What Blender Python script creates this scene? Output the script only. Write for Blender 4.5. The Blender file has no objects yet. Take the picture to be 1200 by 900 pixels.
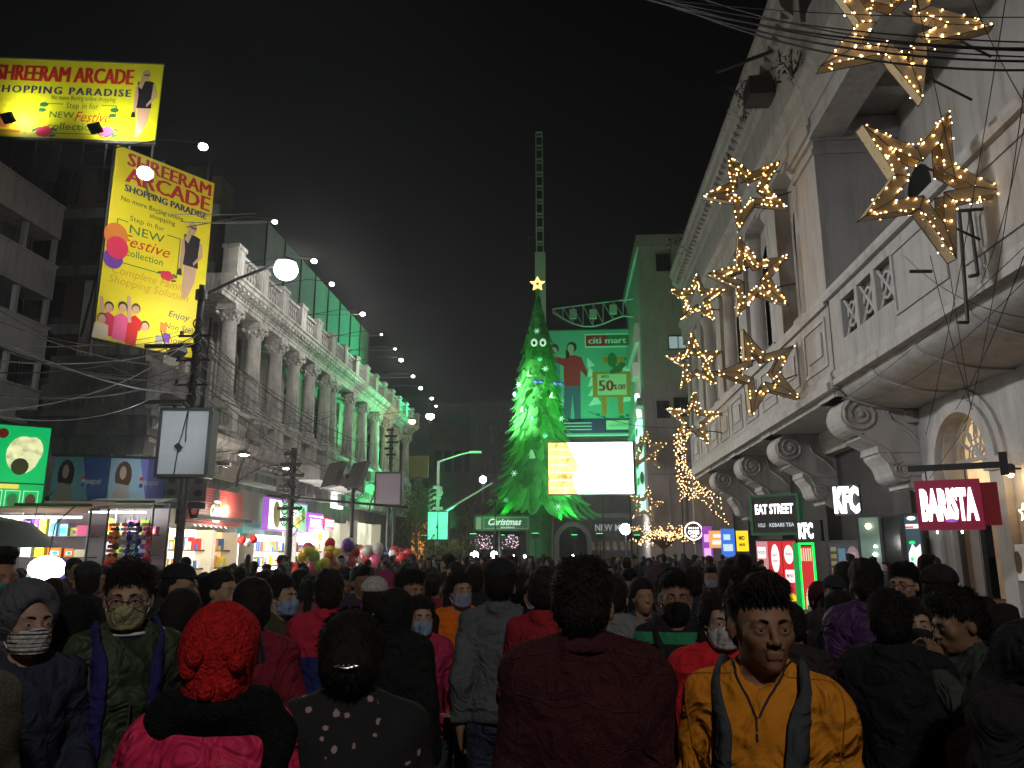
import bpy, math, random
import numpy as np
from math import radians as R, sin, cos, pi, tan, atan, sqrt
from mathutils import Vector, Matrix
random.seed(7)
rng = np.random.RandomState(11)
SC = bpy.context.scene
COL = SC.collection

# ------------------------------------------------------------------ camera
CAMH = 1.7
PITCH = atan(200 / 900.0)
YAW = atan(65 / 900.0 * cos(PITCH))
cam_data = bpy.data.cameras.new("camera")
cam_data.sensor_width = 36
cam_data.lens = 27.0
cam_data.clip_start = 0.05
cam_data.clip_end = 3000
cam = bpy.data.objects.new("camera", cam_data)
COL.objects.link(cam)
cam.location = (0, 0, CAMH)
cam.rotation_euler = (pi / 2 + PITCH, 0, YAW)
SC.camera = cam
CM = (Matrix.Rotation(YAW, 3, 'Z') @ Matrix.Rotation(pi / 2 + PITCH, 3, 'X'))


def ray(px, py):
    return CM @ Vector(((px - 600) / 900.0, -(py - 450) / 900.0, -1.0))


def atY(px, py, Y):
    d = ray(px, py)
    return Vector((0, 0, CAMH)) + d * (Y / d.y)


def atX(px, py, X):
    d = ray(px, py)
    return Vector((0, 0, CAMH)) + d * (X / d.x)


# ------------------------------------------------------------------ world: night sky
W = bpy.data.worlds.new("World")
SC.world = W
W.use_nodes = True
nt = W.node_tree
nt.nodes.clear()
sky = nt.nodes.new('ShaderNodeTexSky')
sky.sky_type = 'NISHITA'
sky.sun_disc = False
sky.sun_elevation = R(-6.0)
sky.sun_rotation = R(200)
glow = nt.nodes.new('ShaderNodeMix')
glow.data_type = 'RGBA'
glow.blend_type = 'ADD'
glow.inputs[0].default_value = 1.0
# city glow: brighter towards the horizon all round
wtc = nt.nodes.new('ShaderNodeTexCoord')
wsp = nt.nodes.new('ShaderNodeSeparateXYZ')
wrp = nt.nodes.new('ShaderNodeValToRGB')
wrp.color_ramp.elements[0].position = 0.0
wrp.color_ramp.elements[0].color = (0.07, 0.08, 0.11, 1)
wrp.color_ramp.elements[1].position = 0.62
wrp.color_ramp.elements[1].color = (0.012, 0.012, 0.015, 1)
nt.links.new(wtc.outputs['Generated'], wsp.inputs[0])
nt.links.new(wsp.outputs[2], wrp.inputs[0])
nt.links.new(wrp.outputs[0], glow.inputs[7])
bgn = nt.nodes.new('ShaderNodeBackground')
bgn.inputs[1].default_value = 0.05
wo = nt.nodes.new('ShaderNodeOutputWorld')
nt.links.new(sky.outputs[0], glow.inputs[6])
nt.links.new(glow.outputs[2], bgn.inputs[0])
nt.links.new(bgn.outputs[0], wo.inputs[0])

SC.view_settings.view_transform = 'Standard'
SC.view_settings.look = 'None'
SC.view_settings.exposure = 0
SC.view_settings.gamma = 1
SC.cycles.max_bounces = 5
SC.cycles.diffuse_bounces = 3
SC.cycles.glossy_bounces = 2
SC.cycles.transparent_max_bounces = 12
SC.cycles.use_denoising = True
SC.cycles.sample_clamp_indirect = 4.0

# ------------------------------------------------------------------ materials
MATS = {}


def _nm(name):
    m = bpy.data.materials.new(name)
    m.use_nodes = True
    n = m.node_tree
    n.nodes.clear()
    o = n.nodes.new('ShaderNodeOutputMaterial')
    b = n.nodes.new('ShaderNodeBsdfPrincipled')
    n.links.new(b.outputs[0], o.inputs[0])
    return m, n, o, b


def mat(name, col, rough=0.8, var=0.25, scale=3.0, bump=0.0, bscale=20.0, metal=0.0, dirt=None, objcol=False, streak=False, spec=0.3, folds_=0.0):
    """Principled with a noise variation of the base colour, optional streaky dirt and bump."""
    if name in MATS:
        return MATS[name]
    m, n, o, b = _nm(name)
    L = n.links
    tc = n.nodes.new('ShaderNodeTexCoord')
    src = tc.outputs['Object']
    nz = n.nodes.new('ShaderNodeTexNoise')
    nz.inputs['Scale'].default_value = scale
    nz.inputs['Detail'].default_value = 6
    nz.inputs['Roughness'].default_value = 0.65
    L.new(src, nz.inputs['Vector'])
    mr = n.nodes.new('ShaderNodeMapRange')
    mr.inputs[1].default_value = 0.3
    mr.inputs[2].default_value = 0.7
    mr.inputs[3].default_value = 1 - var
    mr.inputs[4].default_value = 1 + var * 0.5
    L.new(nz.outputs[0], mr.inputs[0])
    mul = n.nodes.new('ShaderNodeMix')
    mul.data_type = 'RGBA'
    mul.blend_type = 'MULTIPLY'
    mul.inputs[0].default_value = 1
    if objcol:
        oi = n.nodes.new('ShaderNodeObjectInfo')
        L.new(oi.outputs['Color'], mul.inputs[6])
    else:
        mul.inputs[6].default_value = (*col, 1)
    L.new(mr.outputs[0], mul.inputs[7])
    last = mul.outputs[2]
    if dirt:
        mp = n.nodes.new('ShaderNodeMapping')
        mp.inputs['Scale'].default_value = (1.3, 1.3, 0.16) if streak else (0.6, 0.6, 0.6)
        L.new(src, mp.inputs[0])
        n2 = n.nodes.new('ShaderNodeTexNoise')
        n2.inputs['Scale'].default_value = 2.2
        n2.inputs['Detail'].default_value = 8
        n2.inputs['Roughness'].default_value = 0.7
        L.new(mp.outputs[0], n2.inputs['Vector'])
        cr = n.nodes.new('ShaderNodeMapRange')
        cr.inputs[1].default_value = 0.48
        cr.inputs[2].default_value = 0.68
        L.new(n2.outputs[0], cr.inputs[0])
        mx = n.nodes.new('ShaderNodeMix')
        mx.data_type = 'RGBA'
        L.new(cr.outputs[0], mx.inputs[0])
        L.new(last, mx.inputs[6])
        mx.inputs[7].default_value = (*dirt, 1)
        last = mx.outputs[2]
    L.new(last, b.inputs['Base Color'])
    b.inputs['Roughness'].default_value = rough
    b.inputs['Metallic'].default_value = metal
    b.inputs['Specular IOR Level'].default_value = spec
    if bump > 0:
        n3 = n.nodes.new('ShaderNodeTexNoise')
        n3.inputs['Scale'].default_value = bscale
        n3.inputs['Detail'].default_value = 4
        L.new(src, n3.inputs['Vector'])
        bp = n.nodes.new('ShaderNodeBump')
        bp.inputs['Strength'].default_value = bump
        bp.inputs['Distance'].default_value = 0.02
        if folds_:      # soft creases of worn cloth under the weave
            n4 = n.nodes.new('ShaderNodeTexNoise')
            n4.inputs['Scale'].default_value = 7.5
            n4.inputs['Detail'].default_value = 2
            n4.inputs['Distortion'].default_value = 1.6
            L.new(src, n4.inputs['Vector'])
            b2 = n.nodes.new('ShaderNodeBump')
            b2.inputs['Strength'].default_value = .9
            b2.inputs['Distance'].default_value = folds_
            L.new(n4.outputs[0], b2.inputs['Height'])
            L.new(b2.outputs[0], bp.inputs['Normal'])
        L.new(n3.outputs[0], bp.inputs['Height'])
        L.new(bp.outputs[0], b.inputs['Normal'])
    MATS[name] = m
    return m


def emis(name, col, s, var=0.0, scale=4.0):
    """A self-luminous surface (lamp, LED screen, backlit sign) or a room wall given a glow; var > 0 makes the glow uneven."""
    if name in MATS:
        return MATS[name]
    m, n, o, b = _nm(name)
    b.inputs['Base Color'].default_value = (col[0] * .5, col[1] * .5, col[2] * .5, 1)
    b.inputs['Roughness'].default_value = 0.5
    b.inputs['Emission Color'].default_value = (*col, 1)
    b.inputs['Emission Strength'].default_value = s
    if var > 0:
        tc = n.nodes.new('ShaderNodeTexCoord')
        nz = n.nodes.new('ShaderNodeTexNoise')
        nz.inputs['Scale'].default_value = scale
        nz.inputs['Detail'].default_value = 2
        n.links.new(tc.outputs['Object'], nz.inputs['Vector'])
        mr = n.nodes.new('ShaderNodeMapRange')
        mr.inputs[1].default_value = 0.3
        mr.inputs[2].default_value = 0.7
        mr.inputs[3].default_value = s * (1 - var)
        mr.inputs[4].default_value = s * (1 + var)
        n.links.new(nz.outputs[0], mr.inputs[0])
        n.links.new(mr.outputs[0], b.inputs['Emission Strength'])
    MATS[name] = m
    return m


def flat(name, col, rough=0.6):
    return mat(name, col, rough, var=0.06, scale=8)


# ------------------------------------------------------------------ object helpers
def tag(o, label=None, cat=None, group=None, kind=None):
    if label: o['label'] = label
    if cat: o['category'] = cat
    if group: o['group'] = group
    if kind: o['kind'] = kind
    return o


def thing(name, label, cat, loc=(0, 0, 0), rz=0.0, group=None, kind=None):
    o = bpy.data.objects.new(name, None)
    o.empty_display_size = 0.2
    COL.objects.link(o)
    o.location = loc
    o.rotation_euler = (0, 0, rz)
    return tag(o, label, cat, group, kind)


def link(name, me, parent=None, loc=(0, 0, 0), rot=(0, 0, 0), scale=None):
    o = bpy.data.objects.new(name, me)
    COL.objects.link(o)
    o.location = loc
    o.rotation_euler = rot
    if scale is not None:
        o.scale = scale if hasattr(scale, '__len__') else (scale,) * 3
    if parent is not None:
        o.parent = parent
    return o


def copy_tree(o, parent=None):
    c = o.copy()
    COL.objects.link(c)
    if parent is not None:
        c.parent = parent
    for ch in o.children:
        copy_tree(ch, c)
    return c


class MB:
    """Collects primitives and links them as ONE mesh."""

    def __init__(s):
        s.v = []; s.f = []; s.m = []; s.sm = []; s.cur = 0

    def add(s, vs, fs, smooth=False):
        o = len(s.v)
        s.v.extend([tuple(v) for v in vs])
        for f in fs:
            s.f.append(tuple(i + o for i in f)); s.m.append(s.cur); s.sm.append(smooth)
        return s

    def box(s, x0, y0, z0, x1, y1, z1):
        if x0 > x1: x0, x1 = x1, x0
        if y0 > y1: y0, y1 = y1, y0
        if z0 > z1: z0, z1 = z1, z0
        v = [(x, y, z) for z in (z0, z1) for y in (y0, y1) for x in (x0, x1)]
        return s.add(v, [(0, 2, 3, 1), (4, 5, 7, 6), (0, 1, 5, 4), (2, 6, 7, 3), (0, 4, 6, 2), (1, 3, 7, 5)])

    def cyl(s, p0, p1, r0, r1=None, n=8, cap=True, smooth=True):
        p0 = Vector(p0); p1 = Vector(p1)
        r1 = r0 if r1 is None else r1
        d = (p1 - p0)
        if d.length < 1e-6: return s
        d.normalize()
        a = d.orthogonal().normalized()
        b = d.cross(a)
        vs = [p0 + (a * cos(2 * pi * i / n) + b * sin(2 * pi * i / n)) * r0 for i in range(n)]
        vs += [p1 + (a * cos(2 * pi * i / n) + b * sin(2 * pi * i / n)) * r1 for i in range(n)]
        s.add(vs, [(i, (i + 1) % n, n + (i + 1) % n, n + i) for i in range(n)], smooth)
        if cap:
            s.add(vs[:n], [tuple(range(n))[::-1]])
            s.add(vs[n:], [tuple(range(n))])
        return s

    def tube(s, pts, r, n=6, closed=False):
        pts = [Vector(p) for p in pts]
        k = len(pts)
        rr = r if hasattr(r, '__len__') else [r] * k
        vs = []
        for i, p in enumerate(pts):
            if closed:
                t = pts[(i + 1) % k] - pts[i - 1]
            else:
                t = pts[min(i + 1, k - 1)] - pts[max(i - 1, 0)]
            if t.length < 1e-7: t = Vector((0, 0, 1))
            t.normalize()
            up = Vector((0, 0, 1)) if abs(t.z) < 0.95 else Vector((0, 1, 0))
            a = t.cross(up).normalized(); b = a.cross(t)
            vs += [p + (a * cos(2 * pi * j / n) + b * sin(2 * pi * j / n)) * rr[i] for j in range(n)]
        fs = []
        for i in range(k if closed else k - 1):
            i2 = (i + 1) % k
            for j in range(n):
                fs.append((i * n + j, i * n + (j + 1) % n, i2 * n + (j + 1) % n, i2 * n + j))
        s.add(vs, fs, True)
        if not closed:
            s.add(vs[:n], [tuple(range(n))]); s.add(vs[-n:], [tuple(range(n))[::-1]])
        return s

    def lathe(s, c, prof, n=16, smooth=True):
        c = Vector(c); vs = []
        for r, z in prof:
            vs += [c + Vector((r * cos(2 * pi * i / n), r * sin(2 * pi * i / n), z)) for i in range(n)]
        fs = []
        for k in range(len(prof) - 1):
            for i in range(n):
                fs.append((k * n + i, k * n + (i + 1) % n, (k + 1) * n + (i + 1) % n, (k + 1) * n + i))
        s.add(vs, fs, smooth)
        s.add(vs[:n], [tuple(range(n))[::-1]]); s.add(vs[-n:], [tuple(range(n))])
        return s

    def ball(s, c, r, n=8, m=6, sq=(1, 1, 1)):
        c = Vector(c)
        vs = []
        for k in range(1, m):
            a = pi * k / m
            for i in range(n):
                t = 2 * pi * i / n
                vs.append(c + Vector((r * sin(a) * cos(t) * sq[0], r * sin(a) * sin(t) * sq[1], r * cos(a) * sq[2])))
        vs += [c + Vector((0, 0, r * sq[2])), c - Vector((0, 0, r * sq[2]))]
        fs = []
        for k in range(m - 2):
            for i in range(n):
                fs.append((k * n + i, (k + 1) * n + i, (k + 1) * n + (i + 1) % n, k * n + (i + 1) % n))
        t, b = len(vs) - 2, len(vs) - 1
        for i in range(n):
            fs.append((t, i, (i + 1) % n)); fs.append((b, (m - 2) * n + (i + 1) % n, (m - 2) * n + i))
        return s.add(vs, fs, True)

    def octa(s, c, r):
        x, y, z = c
        v = [(x + r, y, z), (x - r, y, z), (x, y + r, z), (x, y - r, z), (x, y, z + r), (x, y, z - r)]
        return s.add(v, [(0, 2, 4), (2, 1, 4), (1, 3, 4), (3, 0, 4), (2, 0, 5), (1, 2, 5), (3, 1, 5), (0, 3, 5)], True)

    def ext(s, pts, axis, a, b, smooth=False):
        """Extrude polygon pts. axis 'y': pts are (x,z) from y=a..b; 'x': (y,z); 'z': (x,y)."""
        def mk(p, t):
            return {'y': (p[0], t, p[1]), 'x': (t, p[0], p[1]), 'z': (p[0], p[1], t)}[axis]
        n = len(pts)
        ar = sum(pts[i][0] * pts[(i + 1) % n][1] - pts[(i + 1) % n][0] * pts[i][1] for i in range(n))
        va = [mk(p, a) for p in pts]; vb = [mk(p, b) for p in pts]
        flip = (ar > 0) ^ (axis == 'y') ^ (b < a)
        side = [(i, (i + 1) % n, n + (i + 1) % n, n + i) for i in range(n)]
        if not flip: side = [f[::-1] for f in side]
        s.add(va + vb, side, smooth)
        ca, cb = tuple(range(n)), tuple(range(n))
        s.add(va, [ca[::-1] if flip else ca]); s.add(vb, [cb if flip else cb[::-1]])
        return s

    def quad(s, a, b, c, d):
        return s.add([a, b, c, d], [(0, 1, 2, 3)])

    def mesh(s, name, mats):
        me = bpy.data.meshes.new(name)
        me.from_pydata(s.v, [], s.f)
        for m in (mats if isinstance(mats, (list, tuple)) else [mats]):
            me.materials.append(m)
        me.polygons.foreach_set('material_index', s.m)
        me.polygons.foreach_set('use_smooth', s.sm)
        me.update()
        return me

    def build(s, name, mats, parent=None, **kw):
        return link(name, s.mesh(name, mats), parent, **kw)


def struct(name, mb, m, parent=None):
    o = mb.build(name, m, parent)
    if parent is None: o['kind'] = 'structure'
    return o


# text as flat print / raised letters
_tc = {}


def text_mesh(s, size, bold=0.0, ext=0.0, shear=0.0, sp=1.0):
    key = (s, bold, ext, shear, sp)
    if key not in _tc:
        cu = bpy.data.curves.new('lettering', 'FONT')
        cu.body = s
        cu.size = 1.0
        cu.offset = bold
        cu.extrude = ext
        cu.shear = shear
        cu.resolution_u = 2
        cu.space_character = sp
        ob = bpy.data.objects.new('lettering', cu)
        COL.objects.link(ob)
        dg = bpy.context.evaluated_depsgraph_get()
        me = ob.evaluated_get(dg).to_mesh()
        v = [tuple(x.co) for x in me.vertices]
        f = [tuple(p.vertices) for p in me.polygons]
        ob.evaluated_get(dg).to_mesh_clear()
        bpy.data.objects.remove(ob)
        bpy.data.curves.remove(cu)
        _tc[key] = (v, f)
    return _tc[key]


def text(mb, s, x, z, w=None, h=0.3, y=-0.006, bold=0.0, ext=0.0, shear=0.0, align='c', sp=1.0, tilt=0.0):
    """Adds lettering in the local XZ plane (readable from -Y). Cap height h; w forces the total width."""
    v, f = text_mesh(s, 1.0, bold, ext, shear, sp)
    if not v: return
    xs = [p[0] for p in v]
    x0, x1 = min(xs), max(xs)
    sc = h / 0.70
    sx = (w / (x1 - x0)) if w else sc
    ox = {'c': -(x0 + x1) / 2, 'l': -x0, 'r': -x1}[align]
    vs = []
    for p in v:
        X = (p[0] + ox) * sx; Z = p[1] * sc
        X, Z = X * cos(tilt) - Z * sin(tilt), X * sin(tilt) + Z * cos(tilt)
        vs.append((x + X, y - p[2] * sc - ext * sc, z + Z))
    mb.add(vs, f)


def ell(mb, x, z, rx, rz, y=-0.006, n=14, rot=0.0):
    pts = []
    for i in range(n):
        a = 2 * pi * i / n
        u, w = rx * cos(a), rz * sin(a)
        pts.append((x + u * cos(rot) - w * sin(rot), y, z + u * sin(rot) + w * cos(rot)))
    mb.add(pts, [tuple(range(n))])


def rect(mb, x0, z0, x1, z1, y=-0.006):
    mb.add([(x0, y, z0), (x1, y, z0), (x1, y, z1), (x0, y, z1)], [(0, 1, 2, 3)])


def poly(mb, pts, y=-0.006):
    mb.add([(p[0], y, p[1]) for p in pts], [tuple(range(len(pts)))])


def frame_rect(mb, x0, z0, x1, z1, t, y=-0.006):
    rect(mb, x0, z0, x1, z0 + t, y); rect(mb, x0, z1 - t, x1, z1, y)
    rect(mb, x0, z0 + t, x0 + t, z1 - t, y); rect(mb, x1 - t, z0 + t, x1, z1 - t, y)


def lamp(name, loc, P, col=(1, 1, 1), r=0.2, kind='POINT', parent=None, aim=None, cone=100, blend=0.6):
    d = bpy.data.lights.new(name, kind)
    d.energy = P
    d.color = col
    d.shadow_soft_size = r
    if kind == 'SPOT':
        d.spot_size = R(cone); d.spot_blend = blend
    o = bpy.data.objects.new(name, d)
    COL.objects.link(o)
    o.location = loc
    if aim is not None:
        o.rotation_euler = (Vector(aim) - Vector(loc)).to_track_quat('-Z', 'Y').to_euler()
    return o
# ------------------------------------------------------------------ palette
M = {}
M['asphalt'] = mat('asphalt', (.05, .05, .052), .75, .35, 2.5, .35, 60)
M['paving'] = mat('paving', (.2, .19, .18), .8, .3, 3, .2, 30)
M['stone_l'] = mat('old_white_stone', (.46, .445, .41), .85, .22, 1.5, .3, 14, dirt=(.11, .105, .10), streak=True)
M['stone_l2'] = mat('old_white_stone_trim', (.56, .545, .51), .85, .25, 3, .25, 18, dirt=(.14, .135, .13), streak=True)
M['stone_dark'] = mat('dark_dim_stone', (.16, .155, .15), .9, .35, 2, .3, 12, dirt=(.05, .05, .05), streak=True)  # dark stone; on the white building's corner the dimness is in the colour
M['stone_r'] = mat('grey_white_plaster', (.40, .385, .37), .85, .12, 1.0, .12, 8, dirt=(.28, .265, .25), streak=True)
M['stone_r2'] = mat('grey_white_plaster_trim', (.44, .425, .41), .8, .12, 2.0, .12, 12, dirt=(.30, .285, .27), streak=True)
M['cream'] = mat('cream_plaster', (.46, .42, .36), .85, .15, 1.0, .1, 10, dirt=(.3, .27, .22), streak=True)
M['white_b'] = mat('pale_plaster', (.46, .40, .39), .85, .15, .8, .1, 6, dirt=(.36, .31, .30), streak=True)
M['brown_b'] = mat('dark_brown_cladding', (.07, .05, .04), .8, .3, 1.5, .2, 8, dirt=(.03, .025, .022))
M['brown_mid'] = mat('brown_render', (.13, .09, .075), .85, .3, 1.0, .2, 8)
M['dark'] = mat('dark_metal', (.03, .03, .032), .5, .3, 6, spec=.5)
M['darkwall'] = mat('dark_shop_wall', (.045, .042, .042), .7, .3, 2)
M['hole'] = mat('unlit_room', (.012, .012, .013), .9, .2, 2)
M['iron'] = mat('worn_iron', (.09, .09, .09), .55, .4, 9, .2, 40, metal=.5)
M['cable'] = mat('black_cable', (.014, .014, .015), .6, .2, 4)
M['cable2'] = mat('pale_cable', (.16, .16, .16), .6, .2, 4)
M['glass'] = mat('window_glass', (.03, .035, .04), .08, .1, 2, spec=.8)
M['wood'] = mat('brown_wood', (.11, .06, .035), .6, .3, 5)
M['yellow_print'] = mat('yellow_vinyl', (.80, .78, .02), .45, .06, 1.0, .06, 3)
M['yellow_print2'] = mat('golden_vinyl', (.86, .72, .02), .45, .06, 1.0, .06, 3)
P_ = dict(red=(.62, .02, .02), navy=(.03, .03, .12), dgreen=(.02, .15, .04), rose=(.75, .03, .10), skin=(.62, .38, .27), black=(.015, .013, .02),
          blond=(.55, .40, .22), orange=(.75, .22, .03), purple=(.18, .05, .4), white=(.75, .75, .75), pink=(.8, .12, .3), grey=(.3, .3, .3),
          teal=(.02, .25, .28), blue=(.03, .12, .42), sky=(.25, .5, .68), denim=(.06, .1, .2), cream=(.7, .6, .42), gold=(.5, .4, .04), yellow=(.8, .65, .04),
          green=(.03, .42, .10), brown=(.12, .06, .03), lime=(.35, .6, .05), cyan=(.05, .5, .6))
for k_, c_ in P_.items():
    M['p_' + k_] = flat('print_' + k_, c_)
E = {}
E['lampwhite'] = emis('lamp_white', (1, .98, .92), 28)
E['lampwarm'] = emis('lamp_warm', (1, .72, .38), 16)
E['fairy'] = emis('fairy_light', (1, .60, .22), 26)
E['fairyfar'] = emis('fairy_light_far', (1, .58, .24), 8)
E['letter'] = emis('lit_letter_white', (1, .98, .98), 3.0)

# ------------------------------------------------------------------ ground
mb = MB()
mb.quad((-300, -60, 0), (300, -60, 0), (300, 900, 0), (-300, 900, 0))
struct('ground', mb, M['asphalt'])
mb = MB()
mb.box(-14, 2, 0.002, -9.4, 60, .13)
mb.box(-13.95, 2.05, .13, -9.25, 59.95, .14)
struct('pavement', mb, M['paving'])
mb = MB()
mb.box(7.6, 1, 0.002, 9.6, 50, .13)
struct('pavement', mb, M['paving'])
mb = MB()
for k in range(20):
    mb.box(-1.05, 3 + k * 4, .004, -.92, 5 + k * 4, .008)
struct('road_marking', mb, M['p_white'])


# ------------------------------------------------------------------ LEFT: long white colonnade building
XL = -11.0
LB = thing('colonnade_building', 'long white two storey colonnaded building with roof balustrade along the street', 'building')
Y0, Y1 = 19.4, 53.5
YU = 22.6      # upper storey starts here, behind the tall hoarding
mb = MB()
mb.box(-15.5, YU + .02, 5.0, XL - 1.6, Y1, 10.4)
mb.build('wall', M['stone_l'], LB)
mb = MB(); mb.box(-15.5, Y0 + .4, 0, XL - 1.0, Y1, 5.0); mb.build('ground_floor', M['stone_dark'], LB)  # dim ground floor of the white building, shade put into the stone colour
# lower fascia, balcony moulding (profile extruded along the street)
mb = MB()
prof = [(XL - 1.2, 4.25), (XL - .12, 4.25), (XL - .12, 4.55), (XL + .02, 4.62), (XL + .02, 4.95), (XL + .18, 5.05), (XL + .3, 5.22), (XL + .3, 5.38), (XL - 1.2, 5.38)]
mb.ext(prof, 'y', Y0, Y1)
for k in range(64):
    y = Y0 + .3 + k * .53
    mb.box(XL + .02, y, 4.70, XL + .16, y + .2, 4.93)
mb.build('balcony_moulding', M['stone_l2'], LB)
mb = MB()
mb.ext([(XL - 1.6, 5.38), (XL + .05, 5.38), (XL + .05, 5.44), (XL - 1.6, 5.5)], 'y', Y0 + .02, Y1 - .02)
mb.build('balcony_floor', M['stone_l'], LB)
# shaped balusters
bal_prof = [(.07, 0), (.07, .06), (.035, .1), (.075, .26), (.07, .34), (.03, .5), (.05, .6), (.07, .64), (.07, .7)]
bme = MB().lathe((0, 0, 0), bal_prof, 7).mesh('baluster', M['stone_l2'])
col_y = [23.9, 26.0, 28.1, 30.1, 32.1, 34.3, 35.3, 38.3, 41.0, 43.9, 46.5, 49.5, 52.6]
# column = shaft > capital, base
CZ0, CZ1 = 6.45, 9.85
shaft = [(.30, 0), (.30, .05), (.275, .12), (.28, .3), (.275, 1.2), (.235, 2.75), (.25, 2.78)]
capm = MB()
capm.lathe((0, 0, 2.78), [(.24, 0), (.26, .05), (.24, .08), (.27, .2), (.33, .36), (.36, .42)], 14)
for j in range(8):
    a = j * pi / 4
    for zz, rr, s in ((2.90, .27, .07), (3.02, .30, .075)):
        aa = a + (pi / 8 if zz > 3 else 0)
        capm.ball((rr * cos(aa), rr * sin(aa), zz), s, 5, 4, (1, 1, 1.1))
for sx in (-1, 1):
    for sy in (-1, 1):
        capm.cyl((sx * .27 - .0, sy * .27, 3.06), (sx * .34, sy * .34, 3.14), .08, .07, 7)
capm.box(-.36, -.36, 3.19, .36, .36, 3.27)
capm.box(-.33, -.33, 3.27, .33, .33, 3.40)
basem = MB()
basem.box(-.37, -.37, 0, .37, .37, .12)
basem.lathe((0, 0, .12), [(.36, 0), (.36, .06), (.31, .1), (.34, .14), (.34, .18), (.29, .2)], 14)
shm = MB().lathe((0, 0, 0), [(r, .3 + z * (2.5 / 2.78)) for r, z in shaft], 14).mesh('column', M['stone_l2'])
capme = capm.mesh('capital', M['stone_l2']); bsme = basem.mesh('base', M['stone_l2'])
for y in col_y:
    c = link('column', shm, LB, (XL - .15, y, CZ0))
    link('capital', capme, c); link('base', bsme, c)
# pedestals under columns and balustrade between
mb = MB()
for y in col_y:
    mb.box(XL - .52, y - .38, 5.44, XL + .22, y + .38, 6.3)
    mb.box(XL - .56, y - .42, 6.3, XL + .26, y + .42, 6.45)
    mb.box(XL + .22, y - .24, 5.6, XL + .25, y + .24, 6.25)
mb.build('pedestals', M['stone_l2'], LB)['kind'] = 'stuff'
mb = MB()
for a, b in zip(col_y[:-1], col_y[1:]):
    if b - a < 1.3: continue
    mb.box(XL - .12, a + .42, 6.25, XL + .14, b - .42, 6.38)
    mb.box(XL - .1, a + .38, 5.45, XL + .12, b - .38, 5.55)
    n = int((b - a - .84) / .2)
    for i in range(n):
        yy = a + .42 + (i + .5) * (b - a - .84) / n
        if yy < 46 and random.random() < .93:
            link('baluster', bme, LB, (XL + .02, yy, 5.55))
mb.build('balcony_rail', M['stone_l2'], LB)
# loggia back wall with tall openings framed by pilasters and arches
mb = MB(); mh = MB(); mg = MB()
for a, b in zip(col_y[:-1], col_y[1:]):
    if b - a < 1.3: continue
    c = (a + b) / 2; w = (b - a) * .27
    xw = XL - 1.6
    mh.box(xw - .02, c - w, 5.5, xw + .012, c + w, 8.5)
    # arch head
    pts = [(c - w, 8.5)] + [(c - w * cos(t * pi / 10), 8.5 + w * sin(t * pi / 10)) for t in range(11)]
    mh.ext(pts[1:], 'x', xw - .02, xw + .012)
    for s in (-1, 1):
        mb.box(xw, c + s * (w + .02), 5.5, xw + .16, c + s * (w + .24), 8.45)
        mb.box(xw, c + s * (w + .0), 8.45, xw + .24, c + s * (w + .34), 8.62)
    for t in range(10):
        a0, a1 = t * pi / 10, (t + 1) * pi / 10
        ri, ro = w + .02, w + .24
        q = [(c - ri * cos(a0), 8.62 + ri * sin(a0)), (c - ro * cos(a0), 8.62 + ro * sin(a0)), (c - ro * cos(a1), 8.62 + ro * sin(a1)), (c - ri * cos(a1), 8.62 + ri * sin(a1))]
        mb.ext(q, 'x', xw, xw + .14)
    mg.box(xw + .02, c - .03, 5.5, xw + .06, c + .03, 8.5)
    mg.box(xw + .02, c - w, 7.1, xw + .06, c + w, 7.18)
    mg.box(xw + .02, c - w, 8.45, xw + .07, c + w, 8.53)
for y in col_y:
    mb.box(XL - 1.6, y - .3, 5.5, XL - 1.38, y + .3, 9.9)
mb.build('window_surrounds', M['stone_l'], LB)['kind'] = 'stuff'
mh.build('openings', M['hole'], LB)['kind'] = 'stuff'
mg.build('shutter_bars', M['stone_dark'], LB)['kind'] = 'stuff'
# entablature
mb = MB()
prof = [(XL - 1.6, 9.85), (XL + .12, 9.85), (XL + .12, 9.98), (XL + .16, 10.0), (XL + .16, 10.14), (XL + .28, 10.2), (XL + .28, 10.25),
        (XL + .5, 10.34), (XL + .52, 10.44), (XL + .6, 10.47), (XL + .6, 10.54), (XL - 1.6, 10.58)]
mb.ext(prof, 'y', YU, Y1)
for k in range(int((Y1 - YU) / .36)):
    y = YU + .1 + k * .36
    mb.box(XL + .28, y, 10.22, XL + .45, y + .17, 10.32)
for k in range(int((Y1 - YU) / .22)):
    y = YU + .05 + k * .22
    mb.box(XL + .16, y, 10.08, XL + .22, y + .1, 10.14)
mb.build('entablature', M['stone_l2'], LB)
# roof balustrade
bme2 = MB().lathe((0, 0, 0), [(r, z * 1.0) for r, z in bal_prof], 6).mesh('baluster', M['stone_l2'])
py = [YU + .4]
while py[-1] < Y1 - 1.2: py.append(py[-1] + 2.05)
mb = MB()
for y in py:
    mb.box(XL + .0, y - .27, 10.55, XL + .5, y + .27, 11.45)
    mb.box(XL - .05, y - .33, 11.45, XL + .55, y + .33, 11.58)
mb.build('roof_piers', M['stone_l2'], LB)['kind'] = 'stuff'
mb = MB()
for a, b in zip(py[:-1], py[1:]):
    mb.box(XL + .1, a + .27, 10.55, XL + .4, b - .27, 10.66)
    mb.box(XL + .08, a + .27, 11.32, XL + .42, b - .27, 11.42)
    n = 6
    for i in range(n):
        yy = a + .3 + (i + .5) * (b - a - .6) / n
        link('baluster', bme2, LB, (XL + .25, yy, 10.66), (0, 0, 0), (1, 1, .95))
mb.build('roof_rail', M['stone_l2'], LB)
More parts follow.
